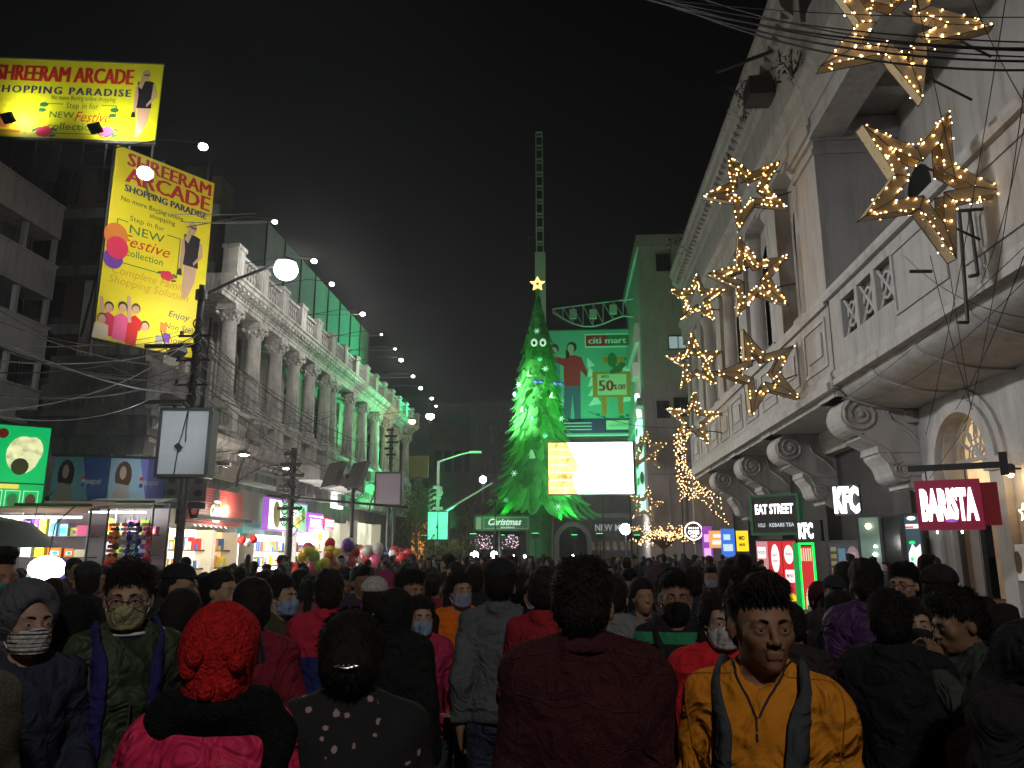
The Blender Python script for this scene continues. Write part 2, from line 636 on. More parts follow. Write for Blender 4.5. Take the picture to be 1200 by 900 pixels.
# corner end block facing the side street: mouldings return
mb = MB()
for z0, z1, e in ((4.25, 4.75, .0), (4.75, 4.9, .12), (4.9, 5.25, .05), (5.25, 5.42, .25)):
    mb.box(-14.2 - e, Y0 - e - .2, z0, XL + e + .012, Y0 + .3, z1)
mb.box(-14.0, Y0 - .1, 5.42, XL - .6, Y0 + .3, 6.2)
for k in range(5):
    mb.lathe((-13.7 + k * .45, Y0 - .05, 5.42), bal_prof, 6)
mb.box(-11.75, Y0 - .25, 5.42, -11.05, Y0 + .45, 6.75)
mb.box(-14.0, Y0, 6.2, XL - .3, YU, 7.0)
mb.build('corner_mouldings', M['stone_dark'], LB)  # dimly lit corner, shade put into a darker stone colour
mb = MB()
for x in (-13.6, -12.4, -11.25):
    for rr in (.07, .14, .2):
        mb.tube([(x + rr * cos(t), Y0 - .24, 3.95 + rr * sin(t)) for t in [i * 2 * pi / 14 for i in range(14)]], .03, 5, True)
    mb.box(x - .2, Y0 - .2, 3.2, x + .2, Y0 + .2, 4.25)
mb.build('volute', M['stone_l'], LB)
# hoarding building above/behind, catches the green light
g = thing('roof_hoarding', 'tall plain sheet wall rising behind the roof balustrade, tinted green at its far end', 'hoarding')
mb = MB()
mb.box(-16, 33, 10.1, -14, 52.5, 17.2)
mb.build('sheet_wall', mat('painted_sheet', (.25, .33, .30), .7, .15, 1), g)
mb = MB()
for k in range(9): mb.box(-13.99, 33 + k * 2.4, 10.1, -13.93, 33.08 + k * 2.4, 17.2)
mb.build('seam', M['dark'], g)

# LEFT far: dark tall brown building and white balcony building on the side street
DB = thing('brown_building', 'tall dark brown block behind the yellow hoardings', 'building')
mb = MB(); mb.box(-25.5, 33, 0, -16.4, 34.4, 19.6); mb.build('wall', M['brown_b'], DB)
mb = MB()
for k in range(6):
    z = 3.0 + k * 2.9
    mb.box(-25.6, 32.8, z, -16.3, 33.0, z + .5)
mb.build('floor_band', M['stone_dark'], DB)
mh = MB()
for k in range(6):
    for j in range(4):
        mh.box(-24.8 + j * 2.2, 32.93, 3.9 + k * 2.9, -23.5 + j * 2.2, 32.99, 5.6 + k * 2.9)
mh.build('windows', M['hole'], DB)['kind'] = 'stuff'
for k in range(4): MB().box(-24 + k * 2.3, 32.9, 17.6, -23.9 + k * 2.3, 33.0, 20.5).build('roof_post', M['iron'], DB)

WB = thing('balcony_building', 'pale grey block with stacked solid balconies at the side street', 'building')
XW = -23.4
mb = MB(); mb.box(-28, 20, 0, XW - 1.2, 31.9, 17.2); mb.build('wall', M['stone_dark'], WB)
for k in range(6):
    z = 1.3 + k * 2.95
    mb = MB(); mb.box(XW - 1.2, 20, z, XW, 32, z + .14)
    mb.box(XW - .14, 20, z + .14, XW, 32, z + 1.55); mb.box(XW - .2, 20, z + 1.55, XW + .06, 32.05, z + 1.65)
    mb.box(XW - 1.2, 31.86, z + .14, XW - .14, 32, z + 1.55)
    mb.build('balcony', M['stone_r'], WB)
mb = MB()
for k in range(7):
    mb.box(XW - .35, 20 + k * 1.98, 0, XW - .16, 20.2 + k * 1.98, 17.5)
mb.build('balcony_post', M['stone_r'], WB)
mb = MB()
for k in range(6):
    z = 1.3 + k * 2.95
    for j in range(60): mb.box(XW - .95, 20.1 + j * .2, z + 1.65, XW - .92, 20.13 + j * .2, z + 2.9)
mb.build('window_grille', M['iron'], WB)['kind'] = 'stuff'

# ------------------------------------------------------------------ BACK of the square
FB = thing('far_brown_building', 'dark brown building closing the street behind the tree', 'building')
mb = MB(); mb.box(-14.5, 80, 0, -3, 92, 17.4); mb.build('wall', M['brown_mid'], FB)
mb = MB()
mb.box(-14.6, 79.8, 15.4, -2.9, 80, 16.0); mb.box(-14.6, 79.8, 8.6, -2.9, 80, 9.0)
mb.build('band', mat('grey_band', (.09, .09, .09), .8, .2, 2), FB)
mb = MB()
mb.box(-10.0, 79.6, 9.8, -5.6, 80, 17.2); mb.box(-10.2, 79.5, 17.2, -5.4, 80, 17.6)
mb.box(-9.7, 79.4, 10.1, -9.3, 79.6, 16.9); mb.box(-6.3, 79.4, 10.1, -5.9, 79.6, 16.9)
for i in range(5): mb.box(-9.0 + i * .6, 79.45, 15.8, -8.75 + i * .6, 79.6, 16.6)
mb.build('parapet_crest', mat('crest_stone', (.12, .12, .115), .8, .2, 2), FB)
mb = MB(); mb.ext([(-8.9, 10.4), (-7.8, 12.6), (-6.7, 10.4)], 'y', 79.5, 79.58); mb.ext([(-8.9, 15), (-7.8, 12.9), (-6.7, 15)], 'y', 79.5, 79.58)
mb.build('crest_relief', M['stone_dark'], FB)
for i in range(4):
    mb = MB(); mb.box(-13.8 + i * 1.05, 79.85, 10.2, -13.1 + i * 1.05, 79.98, 12.4)
    mb.build('window', M['glass'], FB)

NB = thing('market_building', 'dark red brown market front with an arched gateway at the street end', 'building')
mb = MB()
# wall with arch: x range -2.8 .. 7 at Y 76
ax, aw, aspr = .55, 1.35, 3.0
mb.box(-4.5, 76, 0, ax - aw, 82, 13.5)
mb.box(ax + aw, 76, 0, 9, 82, 13.5)
mb.box(ax - aw, 76, aspr + aw + .02, ax + aw, 82, 13.5)
for t in range(12):
    a0, a1 = t * pi / 12, (t + 1) * pi / 12
    q = [(ax - aw * cos(a0), aspr + aw * sin(a0)), (ax - aw * cos(a0), aspr + aw + .02), (ax - aw * cos(a1), aspr + aw + .02), (ax - aw * cos(a1), aspr + aw * sin(a1))]
    mb.ext(q, 'y', 76, 80)
mb.build('wall', M['brown_mid'], NB)
mb = MB()
for t in range(12):
    a0, a1 = t * pi / 12, (t + 1) * pi / 12
    ri, ro = aw, aw + .45
    mb.ext([(ax - ri * cos(a0), aspr + ri * sin(a0)), (ax - ro * cos(a0), aspr + ro * sin(a0)), (ax - ro * cos(a1), aspr + ro * sin(a1)), (ax - ri * cos(a1), aspr + ri * sin(a1))], 'y', 75.8, 76.0)
for s in (-1, 1):
    mb.box(ax + s * aw, 75.8, 0, ax + s * (aw + .45), 76.0, aspr)
mb.box(-4.5, 75.7, 5.2, 7.4, 76, 5.6)
mb.build('gate_surround', mat('pale_gate_stone', (.32, .30, .27), .8, .2, 3), NB)
mb = MB(); mb.box(ax - aw, 79.5, 0, ax + aw, 79.6, 5); mb.build('gate', M['hole'], NB)
g = thing('shop_name_board', 'long dark board with pale lettering beside the arched gate', 'sign', (2.4, 75.5, 3.6))
mb = MB(); mb.box(0, 0, -.05, 5.2, .2, 1.35); mb.build('board', mat('dark_board', (.06, .06, .065), .6, .1, 3), g)
mb = MB(); text(mb, 'NEW MARKET', 2.6, .35, 4.6, .62, -.01, .02); mb.build('lettering', emis('dim_letter', (.8, .82, .8), .28), g)
g = thing('shop_awning', 'pale striped awning over a shop below the name board', 'awning', (2.2, 74.2, 1.9))
mb = MB()
for k in range(16):
    mb.cur = k % 2
    mb.ext([(0, 1.0), (-1.3, .55), (-1.3, .2), (-1.26, .2), (-1.26, .52), (0, .96)], 'x', k * .34, k * .34 + .34)
mb.v = [(v[0], v[1] * 1.0 + 1.3 if 0 else v[1], v[2]) for v in mb.v]
mb.v = [(x, y + 0.0, z) for x, y, z in mb.v]
mb.build('canopy', [flat('awn_a', (.5, .45, .3)), flat('awn_b', (.3, .08, .05))], g)

# right: tall pale building beyond, its side to the street goes green
TB = thing('pale_office_building', 'tall pale pinkish block with a few lit windows beyond the star decorations', 'building')
mb = MB(); mb.box(6.05, 58, 0, 17, 73, 25.6); mb.box(5.85, 57.8, 25.6, 17, 73, 26.6); mb.build('wall', M['white_b'], TB)
mb = MB()
for z in (5.2, 12, 18.5): mb.box(5.75, 60.5, z, 6.05, 72, z + 1.6)
mb.box(5.6, 62, 16.0, 6.05, 64, 17.2); mb.box(5.6, 59.0, 13.0, 6.05, 61, 13.6)
mb.build('ledge', M['stone_r'], TB)
lit = emis('dim_window_light', (.55, .75, .75), .42)
for (x0, y0_, x1, y1_, on) in ((769, 298, 785, 318, 0), (795, 296, 816, 318, 1), (783, 393, 806, 410, 1), (770, 470, 784, 490, 0), (790, 466, 806, 488, 0)):
    a = atY(x0, y1_, 57.95); b = atY(x1, y0_, 57.95)
    mb = MB(); t = .08
    mb.box(a.x, 57.82, a.z, b.x, 57.98, a.z + t); mb.box(a.x, 57.82, b.z - t, b.x, 57.98, b.z)
    mb.box(a.x, 57.82, a.z + t, a.x + t, 57.98, b.z - t); mb.box(b.x - t, 57.82, a.z + t, b.x, 57.98, b.z - t)
    mb.box((a.x + b.x) / 2 - .03, 57.84, a.z + t, (a.x + b.x) / 2 + .03, 57.96, b.z - t)
    w = mb.build('window', M['dark'], TB)
    mb = MB(); mb.box(a.x + t, 57.93, a.z + t, b.x - t, 57.97, b.z - t)
    mb.build('pane', lit if on else M['glass'], w)
mb = MB()
a = atY(757, 650, 58)
for zz in (7.5, 8.4): mb.box(6.05, 57.7, zz, 12, 58, zz + .12)
for i in range(4): mb.box(7.6 + i * 1.1, 57.85, 2.5, 7.7 + i * 1.1, 58, 7.2)
mb.box(7.6, 57.85, 7.1, 11.0, 58, 7.2)
mb.build('panel_moulding', M['stone_r'], TB)
# ------------------------------------------------------------------ RIGHT: old building with balcony, piers, scroll corbels
XU, XG = 7.0, 9.0
YP = 20.0          # the pier where the loggia ends
YE = 43.5
RB = thing('corbelled_building', 'old white building with scroll corbels, arches and a long balcony along the pavement', 'building')
mb = MB()
# upper solid block beyond the pier
mb.box(XU + .5, YP, 5.9, 16, YE, 19.4)
mb.box(XU, YP, 5.9, XU + .5, YP + 1.75, 13.6)
mb.box(XU, YP + 1.75, 5.9, XU + .5, YE, 8.3)          # pedestal wall
mb.box(XU, YP, 13.6, XU + .5, YE, 19.4)               # above columns
for y in (24.6, 29.3, 34.2, 39.2):
    mb.box(XU, y - .45, 8.3, XU + .5, y + .45, 13.6)
mb.box(XU, YE - .8, 8.3, XU + .5, YE, 13.6)
# loggia back wall on the near side
mb.box(XG + .3, 1, 5.9, 16, YP, 22)
mb.build('wall', M['stone_r'], RB)
# ground floor wall, near part with arch openings (openings at YA)
arches = [(17.95, 1.05), (13.9, 1.1), (9.6, 1.1)]
mb = MB()
ys = [20.6]
for c, w in arches: ys += [c + w, c - w]
ys.append(1.0)
for i in range(0, len(ys), 2):
    mb.box(XG, ys[i + 1], 0, XG + .6, ys[i], 5.35)
for c, w in arches:
    zs = 3.85
    for t in range(14):
        a0, a1 = t * pi / 14, (t + 1) * pi / 14
        mb.ext([(c - w * cos(a0), zs + w * sin(a0)), (c - w * cos(a0), 5.35), (c - w * cos(a1), 5.35), (c - w * cos(a1), zs + w * sin(a1))], 'x', XG, XG + .6)
mb.build('arcade_wall', M['stone_r2'], RB)
# broad arch rims (ribs swinging up into the cove)
mb = MB()
for c, w in arches:
    zs = 3.7
    for ri, ro, ex in ((w + .12, w + .42, .16), (w + .42, w + .62, .08)):
        for t in range(16):
            a0, a1 = t * pi / 16, (t + 1) * pi / 16
            mb.ext([(c - ri * cos(a0), zs + ri * sin(a0)), (c - ro * cos(a0), zs + ro * sin(a0)), (c - ro * cos(a1), zs + ro * sin(a1)), (c - ri * cos(a1), zs + ri * sin(a1))], 'x', XG - ex, XG + .01)
    for s in (-1, 1):
        y0, y1 = sorted((c + s * (w + .12), c + s * (w + .62)))
        mb.box(XG - .16, y0, 0, XG + .01, y1, zs)
        mb.box(XG - .24, y0 - .05, zs - .28, XG + .01, y1 + .05, zs - .05)
mb.build('arch_rim', M['stone_r2'], RB)
# cove swinging out to the balcony + parapet, near part (profile along Y)
cove = [(XG + .3, 5.35)] + [(XG - (XG - XU - .1) * sin(t * pi / 16), 5.35 + .62 * (1 - cos(t * pi / 16))) for t in range(9)] + [(XU + .1, 6.25), (XG + .3, 6.25)]
mb = MB(); mb.ext(cove, 'y', 1.0, YP + .2, True)
# transverse ribs on the cove, panel joints
for k in range(9):
    y = 2.4 + k * 2.2
    rib = [(p[0] - .0, p[1] - .05) for p in cove[1:10]]
    mb.ext(rib + [(XU + .1, 6.2), (XG, 6.2)], 'y', y, y + .28)
mb.build('cove', M['stone_r2'], RB)
mb = MB()
lo = [(XU + .3, 5.95), (XU - .1, 5.95), (XU - .1, 6.1), (XU - .04, 6.16), (XU - .04, 6.35), (XU + .3, 6.35)]
hi = [(XU + .3, 8.25), (XU - .12, 8.25), (XU - .16, 8.33), (XU - .16, 8.45), (XU + .3, 8.5)]
mb.ext(lo, 'y', 1.0, YP - .01); mb.ext(hi, 'y', 1.0, YP - .01)
mb.build('parapet_moulding', M['stone_r2'], RB)
# parapet with openwork bays at Y ~ 16.8..19.4
mb = MB()
mb.box(XU, 1.0, 6.35, XU + .22, 15.9, 8.25)
mb.box(XU, 15.9, 6.35, XU + .22, 19.9, 7.0); mb.box(XU, 15.9, 8.0, XU + .22, 19.9, 8.25)
mb.box(XU, 19.1, 7.0, XU + .22, 19.9, 8.0)
for y in (15.9, 16.95, 18.0): mb.box(XU, y, 7.0, XU + .22, y + .18, 8.0)
for k in range(5):
    y = 2.5 + k * 2.8
    mb.box(XU - .04, y, 6.6, XU, y + .08, 8.0); mb.box(XU - .04, y + 2.2, 6.6, XU, y + 2.28, 8.0)
    mb.box(XU - .04, y + .08, 6.6, XU, y + 2.2, 6.68); mb.box(XU - .04, y + .08, 7.92, XU, y + 2.2, 8.0)
mb.build('parapet', M['stone_r'], RB)
for y in (16.08, 17.13, 18.18):
    mb = MB()
    for (a, b) in (((y, 7.0), (y + .92, 8.0)), ((y + .92, 7.0), (y, 8.0))):
        mb.cyl((XU + .11, *a), (XU + .11, *b), .05, .05, 5)
    mb.tube([(XU + .11, y + .46 + .26 * cos(t * pi / 6), 7.5 + .3 * sin(t * pi / 6)) for t in range(12)], .045, 5, True)
    mb.build('openwork_panel', M['stone_r2'], RB)
# loggia top beam and eave over the near side
mb = MB()
mb.ext([(XU - .05, 13.0), (XU + .75, 13.0), (XU + .75, 14.2), (XU - .05, 14.2)], 'y', 1, YP - .01)
mb.ext([(XU - .12, 13.0), (XU - .05, 13.0), (XU - .05, 13.25), (XU - .12, 13.25)], 'y', 1, YP)
mb.box(XU + .75, 1, 13.7, XG + .3, YP, 14.1)
for k in range(6): mb.box(XU + .75, 2 + k * 3.2, 13.3, XG + .3, 2.35 + k * 3.2, 13.7)
mb.build('loggia_beam', M['stone_r'], RB)
# pier capital and entablature with stepped mouldings
mb = MB()
for z0, z1, e in ((12.55, 12.7, .08), (12.95, 13.1, .1), (13.1, 13.35, .2), (13.35, 13.6, .12), (8.3, 8.5, .1), (5.9, 6.2, .12)):
    mb.box(XU - e, YP - e, z0, XU + .3, YP + 1.75 + e, z1)
    mb.box(XU + .3, YP - e, z0, XG + .28, YP + .1, z1)
mb.build('pier_mouldings', M['stone_r2'], RB)
ent = [(XU + .2, 13.62), (XU - .1, 13.62), (XU - .1, 14.1), (XU - .16, 14.15), (XU - .16, 14.6), (XU - .3, 14.75), (XU - .3, 14.9), (XU - .06, 15.0), (XU - .06, 16.6), (XU - .16, 16.7),
       (XU - .2, 17.0), (XU - .55, 17.35), (XU - .6, 17.7), (XU - .7, 17.8), (XU - .7, 18.0), (XU + .1, 18.1), (XU + .1, 18.1), (XU + .1, 19.6), (XU + .2, 19.6)]
mb = MB(); mb.ext(ent, 'y', YP + .02, YE + .3)
for k in range(46):
    y = YP + .2 + k * .5
    mb.box(XU - .5, y, 17.05, XU - .16, y + .22, 17.3)
mb.ext([(x, z) for x, z in ent[:9]] + [(XU + .2, 16.4)], 'y', 1, YP)
mb.build('entablature', M['stone_r2'], RB)
mb = MB()
for k in range(12):
    y = YP + .3 + k * 2.05
    mb.box(XU + .0, y, 18.1, XU + .5, y + .5, 19.9)
mb.ext([(XU, 19.5), (XU + .4, 19.5), (XU + .45, 19.75), (XU - .05, 19.75)], 'y', YP, YE)
mb.box(XU - .2, YP - .5, 16.4, XU + .9, YP + .6, 20.6)
mb.box(XU - .35, YP - .65, 20.6, XU + 1.05, YP + .75, 20.9)
mb.build('roof_parapet', M['stone_r'], RB)
# columns, windows in the bays
shm = MB().lathe((0, 0, 0), [(.46, 0), (.46, .12), (.40, .2), (.42, .32), (.38, .4), (.38, 1.6), (.33, 4.55), (.36, 4.6), (.34, 4.68), (.42, 4.85), (.47, 4.95), (.47, 5.1)], 18).mesh('column', M['stone_r2'])
plm = MB().box(-.5, -.5, 0, .5, .5, .25).mesh('base', M['stone_r'])
abm = MB().box(-.5, -.5, 5.1, .5, .5, 5.28).mesh('capital', M['stone_r'])
bays = [(21.75, 24.15), (25.05, 28.85), (29.75, 33.75), (34.65, 38.75), (39.65, 42.7)]
wn = MB(); wf = MB()
for i, (a, b) in enumerate(bays):
    for y in ((a + .55), (b - .5)):
        if i == 0 and y > 23: continue
        c = link('column', shm, RB, (XU + .42, y, 8.32 + .0))
        link('base', plm, c, (0, 0, -.0)); link('capital', abm, c)
    c = (a + b) / 2; w = .75
    wn.box(XU + .50, c - w, 8.8, XU + .515, c + w, 12.2)
    wn.ext([(c - w * cos(t * pi / 8), 12.2 + w * .7 * sin(t * pi / 8)) for t in range(9)], 'x', XU + .5, XU + .515)
    for s in (-1, 1): wf.box(XU + .5, c + s * w, 8.4, XU + .62, c + s * (w + .2), 12.2)
    for t in range(8):
        a0, a1 = t * pi / 8, (t + 1) * pi / 8
        wf.ext([(c - w * cos(a0), 12.2 + w * .7 * sin(a0)), (c - (w + .2) * cos(a0), 12.2 + (w * .7 + .2) * sin(a0)), (c - (w + .2) * cos(a1), 12.2 + (w * .7 + .2) * sin(a1)), (c - w * cos(a1), 12.2 + w * .7 * sin(a1))], 'x', XU + .5, XU + .62)
    wf.box(XU + .5, c - .04, 8.8, XU + .56, c + .04, 12.2); wf.box(XU + .52, c - w, 10.9, XU + .57, c + w, 11.0)
    wf.box(XU + .3, c - w - .3, 8.4, XU + .6, c + w + .3, 8.6)
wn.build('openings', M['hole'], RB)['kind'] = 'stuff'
wf.build('window_surrounds', M['stone_r'], RB)['kind'] = 'stuff'
# pedestal wall: moulded panels, base moulding
mb = MB()
mb.ext([(XU + .1, 5.85), (XU - .2, 5.85), (XU - .22, 6.05), (XU - .1, 6.12), (XU - .1, 6.32), (XU - .04, 6.38), (XU + .1, 6.38)], 'y', YP, YE)
mb.ext([(XU + .6, 8.3), (XU - .1, 8.16), (XU - .14, 8.3), (XU - .14, 8.42), (XU + .6, 8.42)], 'y', YP, YE)
mb.build('pedestal_moulding', M['stone_r2'], RB)
for k in range(9):
    y = 20.3 + k * 2.55
    mb = MB()
    for a, b, c, d in ((y, 6.6, y + 1.9, 6.7), (y, 7.85, y + 1.9, 7.95), (y, 6.7, y + .1, 7.85), (y + 1.8, 6.7, y + 1.9, 7.85), (y + .35, 6.95, y + 1.55, 7.6)):
        mb.box(XU - .045, a, b, XU, c, d)
    mb.build('panel_frame', M['stone_r2'], RB)
# soffit slab beyond the pier and end wall
mb = MB(); mb.box(XU + .02, YP, 5.7, XG + .4, YE, 5.88)
mb.ext([(XG + .3, 5.0), (XG - .25, 5.0), (XG - .4, 5.35), (XG - .4, 5.7), (XG + .3, 5.7)], 'y', YP, YE)
mb.build('soffit', M['stone_r'], RB)
# big scroll corbels
def corbel(y, w=.95, s=1.0):
    pts = []
    # front outline from top (out) down to the wall: upper scroll, waist, lower scroll
    for t in range(13):
        a = pi / 2 + t * pi * 1.05 / 12
        pts.append((XU + .62 + .5 * cos(a), 5.25 + .5 * sin(a)))
    for x, z in ((XU + .55, 4.62), (XU + .95, 4.42), (XU + 1.02, 4.15), (XU + 1.18, 3.95)):
        pts.append((x, z))
    for t in range(7):
        a = pi + t * pi / 8
        pts.append((XU + 1.5 + .25 * cos(a), 3.75 + .25 * sin(a)))
    pts += [(XU + 1.75, 3.25), (XG + .1, 3.1), (XG + .1, 5.75)]
    mb = MB(); mb.ext(pts, 'y', y, y + w)
    mb.box(XU - .02, y - .06, 5.7, XG, y + w + .06, 5.9)
    for i in range(4):     # steps of moulding below the scroll
        mb.box(XU + .95 + i * .22, y - .03 - .0 * i, 4.25 - i * .3, XG, y + w + .03, 4.35 - i * .3)
    c = mb.build('corbel', M['stone_r2'], RB)
    mb = MB()
    for cx, cz, r0, tr in ((XU + .62, 5.25, .46, .05), (XU + 1.55, 3.8, .22, .035)):
        sp = []
        for t in range(44):
            a = t * 2 * pi * 2.2 / 43; r = r0 * (1 - .8 * t / 43)
            sp.append((cx + r * cos(a + pi / 2), y - .02, cz + r * sin(a + pi / 2)))
        mb.tube(sp, tr, 6)
        mb.ball((cx, y - .03, cz), r0 * .22, 8, 6, (1, .6, 1))
    mb.tube([(XU + .2, y - .02, 4.95), (XU + .7, y - .02, 4.6), (XU + 1.2, y - .02, 4.3), (XU + 1.35, y - .02, 3.95)], .045, 6)
    mb.tube([(XU + 1.2, y - .02, 5.6), (XU + 1.35, y - .02, 5.1), (XU + 1.75, y - .02, 4.8), (XG, y - .02, 4.5)], .05, 6)
    mb.build('volute', M['stone_r2'], c)
for y in (20.15, 26.6, 32.2, 38.0): corbel(y, 1.15)
# pier under the corbel row + ground wall
mb = MB()
mb.box(XG + .1, 20.6, 0, XG + .6, YE, 5.0)
for y in (20.15, 26.6, 32.2, 38.0): mb.box(XG - .35, y + .05, 0, XG + .1, y + 1.05, 3.3)
mb.build('ground_wall', M['darkwall'], RB)
mb = MB(); mb.box(XU, YE, 0, XG + 3, YE + .4, 5.9); mb.build('end_wall', M['stone_r'], RB)
# dark archways in the loggia wall
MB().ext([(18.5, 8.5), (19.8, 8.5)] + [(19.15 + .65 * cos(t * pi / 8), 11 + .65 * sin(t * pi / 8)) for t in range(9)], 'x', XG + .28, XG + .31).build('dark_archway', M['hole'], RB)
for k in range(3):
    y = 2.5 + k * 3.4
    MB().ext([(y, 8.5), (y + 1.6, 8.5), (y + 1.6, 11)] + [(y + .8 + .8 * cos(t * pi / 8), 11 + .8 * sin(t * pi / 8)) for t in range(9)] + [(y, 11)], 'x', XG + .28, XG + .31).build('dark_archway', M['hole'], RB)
# roof plants clinging to the cornice
def shrub(name, label, c, r, n, colr, group=None, sz=.12):
    c = Vector(c)
    t = thing(name, label, 'plant', c, 0, group)
    mb = MB(); mt = MB()
    for i in range(5):
        a = random.random() * 6.28
        e = Vector((cos(a) * r * .7, sin(a) * r * .7, r * random.uniform(-.2, .9)))
        mt.tube([(0, 0, -r * .3), e * .5 + Vector((0, 0, .05)), e], [.03, .02, .008], 4)
    for i in range(n):
        d = Vector(rng.normal(size=3)); d.normalize()
        p = d * r * (random.random() ** .5); p.z = p.z * .8 + r * .25
        a = Vector(rng.normal(size=3)).normalized(); b = a.orthogonal().normalized()
        s = sz * random.uniform(.6, 1.3)
        mb.add([p, p + a * s + b * s * .4, p + a * s * 2, p + a * s - b * s * .4], [(0, 1, 2, 3)])
    mb.build('leaves', colr, t); mt.build('stems', M['wood'], t)
    return t
M['leaf'] = mat('leaf_dark', (.05, .08, .03), .7, .4, 6)
shrub('wild_plant', 'wild plant rooted in the corner of the old building cornice', (XU - .35, YP + .1, 15.3), .6, 90, M['leaf'])
shrub('wild_plant', 'bushy weed hanging off the roof edge above the upper star', (XU - .5, 24.5, 17.2), .9, 160, M['leaf'])
shrub('wild_plant', 'scraggly weed growing on the far end of the old cornice', (XU - .4, 38.5, 17.7), 1.1, 170, M['leaf'])
g = thing('air_conditioner', 'grey air conditioner box high on the old building cornice', 'air conditioner', (XU - .9, 22.6, 16.2))
mb = MB(); mb.box(0, 0, 0, .8, .9, .65); mb.build('casing', M['iron'], g)
mb = MB()
for k in range(8): mb.box(-.02, .08, .08 + k * .065, 0, .82, .1 + k * .065)
mb.build('grille', M['dark'], g)

# ------------------------------------------------------------------ shops on the right
def facesign(name, label, cat, x, y, z, w, h, d, rz, m, frame=None, group=None):
    """A board whose local x runs along the facade and whose local -y looks at the street."""
    t = thing(name, label, cat, (x, y, z), rz, group)
    mb = MB(); mb.box(-w / 2, 0, -h / 2, w / 2, d, h / 2)
    mb.build('panel', m, t)
    if frame:
        mb = MB(); f = frame[0]
        mb.box(-w / 2 - f, -.03, -h / 2 - f, w / 2 + f, d, -h / 2); mb.box(-w / 2 - f, -.03, h / 2, w / 2 + f, d, h / 2 + f)
        mb.box(-w / 2 - f, -.03, -h / 2, -w / 2, d, h / 2); mb.box(w / 2, -.03, -h / 2, w / 2 + f, d, h / 2)
        mb.build('frame', frame[1], t)
    return t
RW = -pi / 2
E['red_poster'] = emis('backlit_red', (.75, .02, .03), .75)
E['white_poster'] = emis('backlit_white', (1, .98, .95), 1.1)
E['yellow_poster'] = emis('backlit_yellow', (1, .75, .02), .9)
E['green_neon'] = emis('green_led', (.0, 1, .12), 1.6)
# EAT STREET
X9 = XG - .35
def hit(px, py, Y, Xc, rz):
    """ray through a picture point meets the vertical plane through (Xc, Y) turned by rz"""
    nrm = Vector((sin(rz), -cos(rz), 0)); d = ray(px, py); o = Vector((0, 0, CAMH)); c = Vector((Xc, Y, 0))
    return o + d * ((c - o).dot(nrm) / d.dot(nrm))
def psign(name, label, px0, px1, py0, py1, Y, rz, m, frame=None, d=.2, cat='sign'):
    c = atY((px0 + px1) / 2, (py0 + py1) / 2, Y)
    a = hit(px0, (py0 + py1) / 2, Y, c.x, rz); b = hit(px1, (py0 + py1) / 2, Y, c.x, rz)
    t1 = hit((px0 + px1) / 2, py0, Y, c.x, rz); t0 = hit((px0 + px1) / 2, py1, Y, c.x, rz)
    w, h = (b - a).length, t1.z - t0.z; m_ = (a + b) / 2
    return facesign(name, label, cat, m_.x, m_.y, (t1.z + t0.z) / 2, w, h, d, rz, m, frame), w, h
t, w, h = psign('shop_sign', 'black green framed sign reading EAT STREET in white over the red menu panels', 882, 934, 582, 624, 28.5, -.62, M['darkwall'], (.09, emis('green_trim', (.015, .12, .04), .3)), .35)
mb = MB(); text(mb, 'EAT STREET', 0, h * .03, w * .86, h * .26, -.02, .03); mb.build('lettering', E['letter'], t)
mb = MB(); text(mb, 'ROLLS', -w * .3, -h * .34, w * .16, h * .1, -.02, .02); text(mb, 'KEBABS TEA', w * .15, -h * .34, w * .55, h * .1, -.02, .02); mb.build('lettering', emis('dim_letter2', (.7, .75, .8), .8), t)
t, w, h = psign('menu_board', 'tall backlit red menu panels with round food pictures below the EAT STREET sign', 889, 937, 632, 745, 28.5, -.62, M['darkwall'], None, .15, 'menu board')
for i, (x0, x1) in enumerate(((-.48, -.20), (-.18, .14), (.16, .48))):
    mb = MB(); mb.box(x0 * w, -.03, -h * .48, x1 * w, 0, h * .48); mb.build('poster', E['red_poster'] if i else emis('pinkish', (.75, .3, .35), .7), t)
mb = MB(); ell(mb, -.02 * w, .30 * h, .10 * w, .15 * h, -.036); ell(mb, .31 * w, .34 * h, .11 * w, .1 * h, -.036); rect(mb, .2 * w, .05 * h, .42 * w, .18 * h, -.036)
for k in range(3): rect(mb, -.15 * w, (.04 - k * .035) * h, .11 * w, (.065 - k * .035) * h, -.036)
for k in range(4): rect(mb, -.45 * w, (.42 - k * .2) * h, -.25 * w, (.3 - k * .2) * h, -.036)
mb.build('picture', E['white_poster'], t)
mb = MB(); rect(mb, -.16 * w, -.16 * h, .12 * w, -.07 * h, -.038); ell(mb, .32 * w, -.12 * h, .11 * w, .06 * h, -.038); ell(mb, .34 * w, -.28 * h, .09 * w, .06 * h, -.038); rect(mb, -.46 * w, -.2 * h, -.24 * w, -.1 * h, -.039); mb.build('picture', E['yellow_poster'], t)
mb = MB(); text(mb, 'EAT', -.02 * w, .32 * h, .12 * w, .03 * h, -.042, .02); text(mb, 'STREET', -.02 * w, .26 * h, .15 * w, .025 * h, -.042, .02); text(mb, 'FRESH', .31 * w, .33 * h, .15 * w, .03 * h, -.042, .02); text(mb, 'FOOD', -.35 * w, .34 * h, .16 * w, .04 * h, -.042, .02); text(mb, 'MENU', .31 * w, .1 * h, .17 * w, .04 * h, -.042, .02); mb.build('lettering', M['p_red'], t)
lamp('added_sign_light', Vector(t.location) + Vector((-.9, -1.6, 0)), 25, (1, .5, .45), .3)  # added point lamp without a fixture, boosts the menu panels' glow
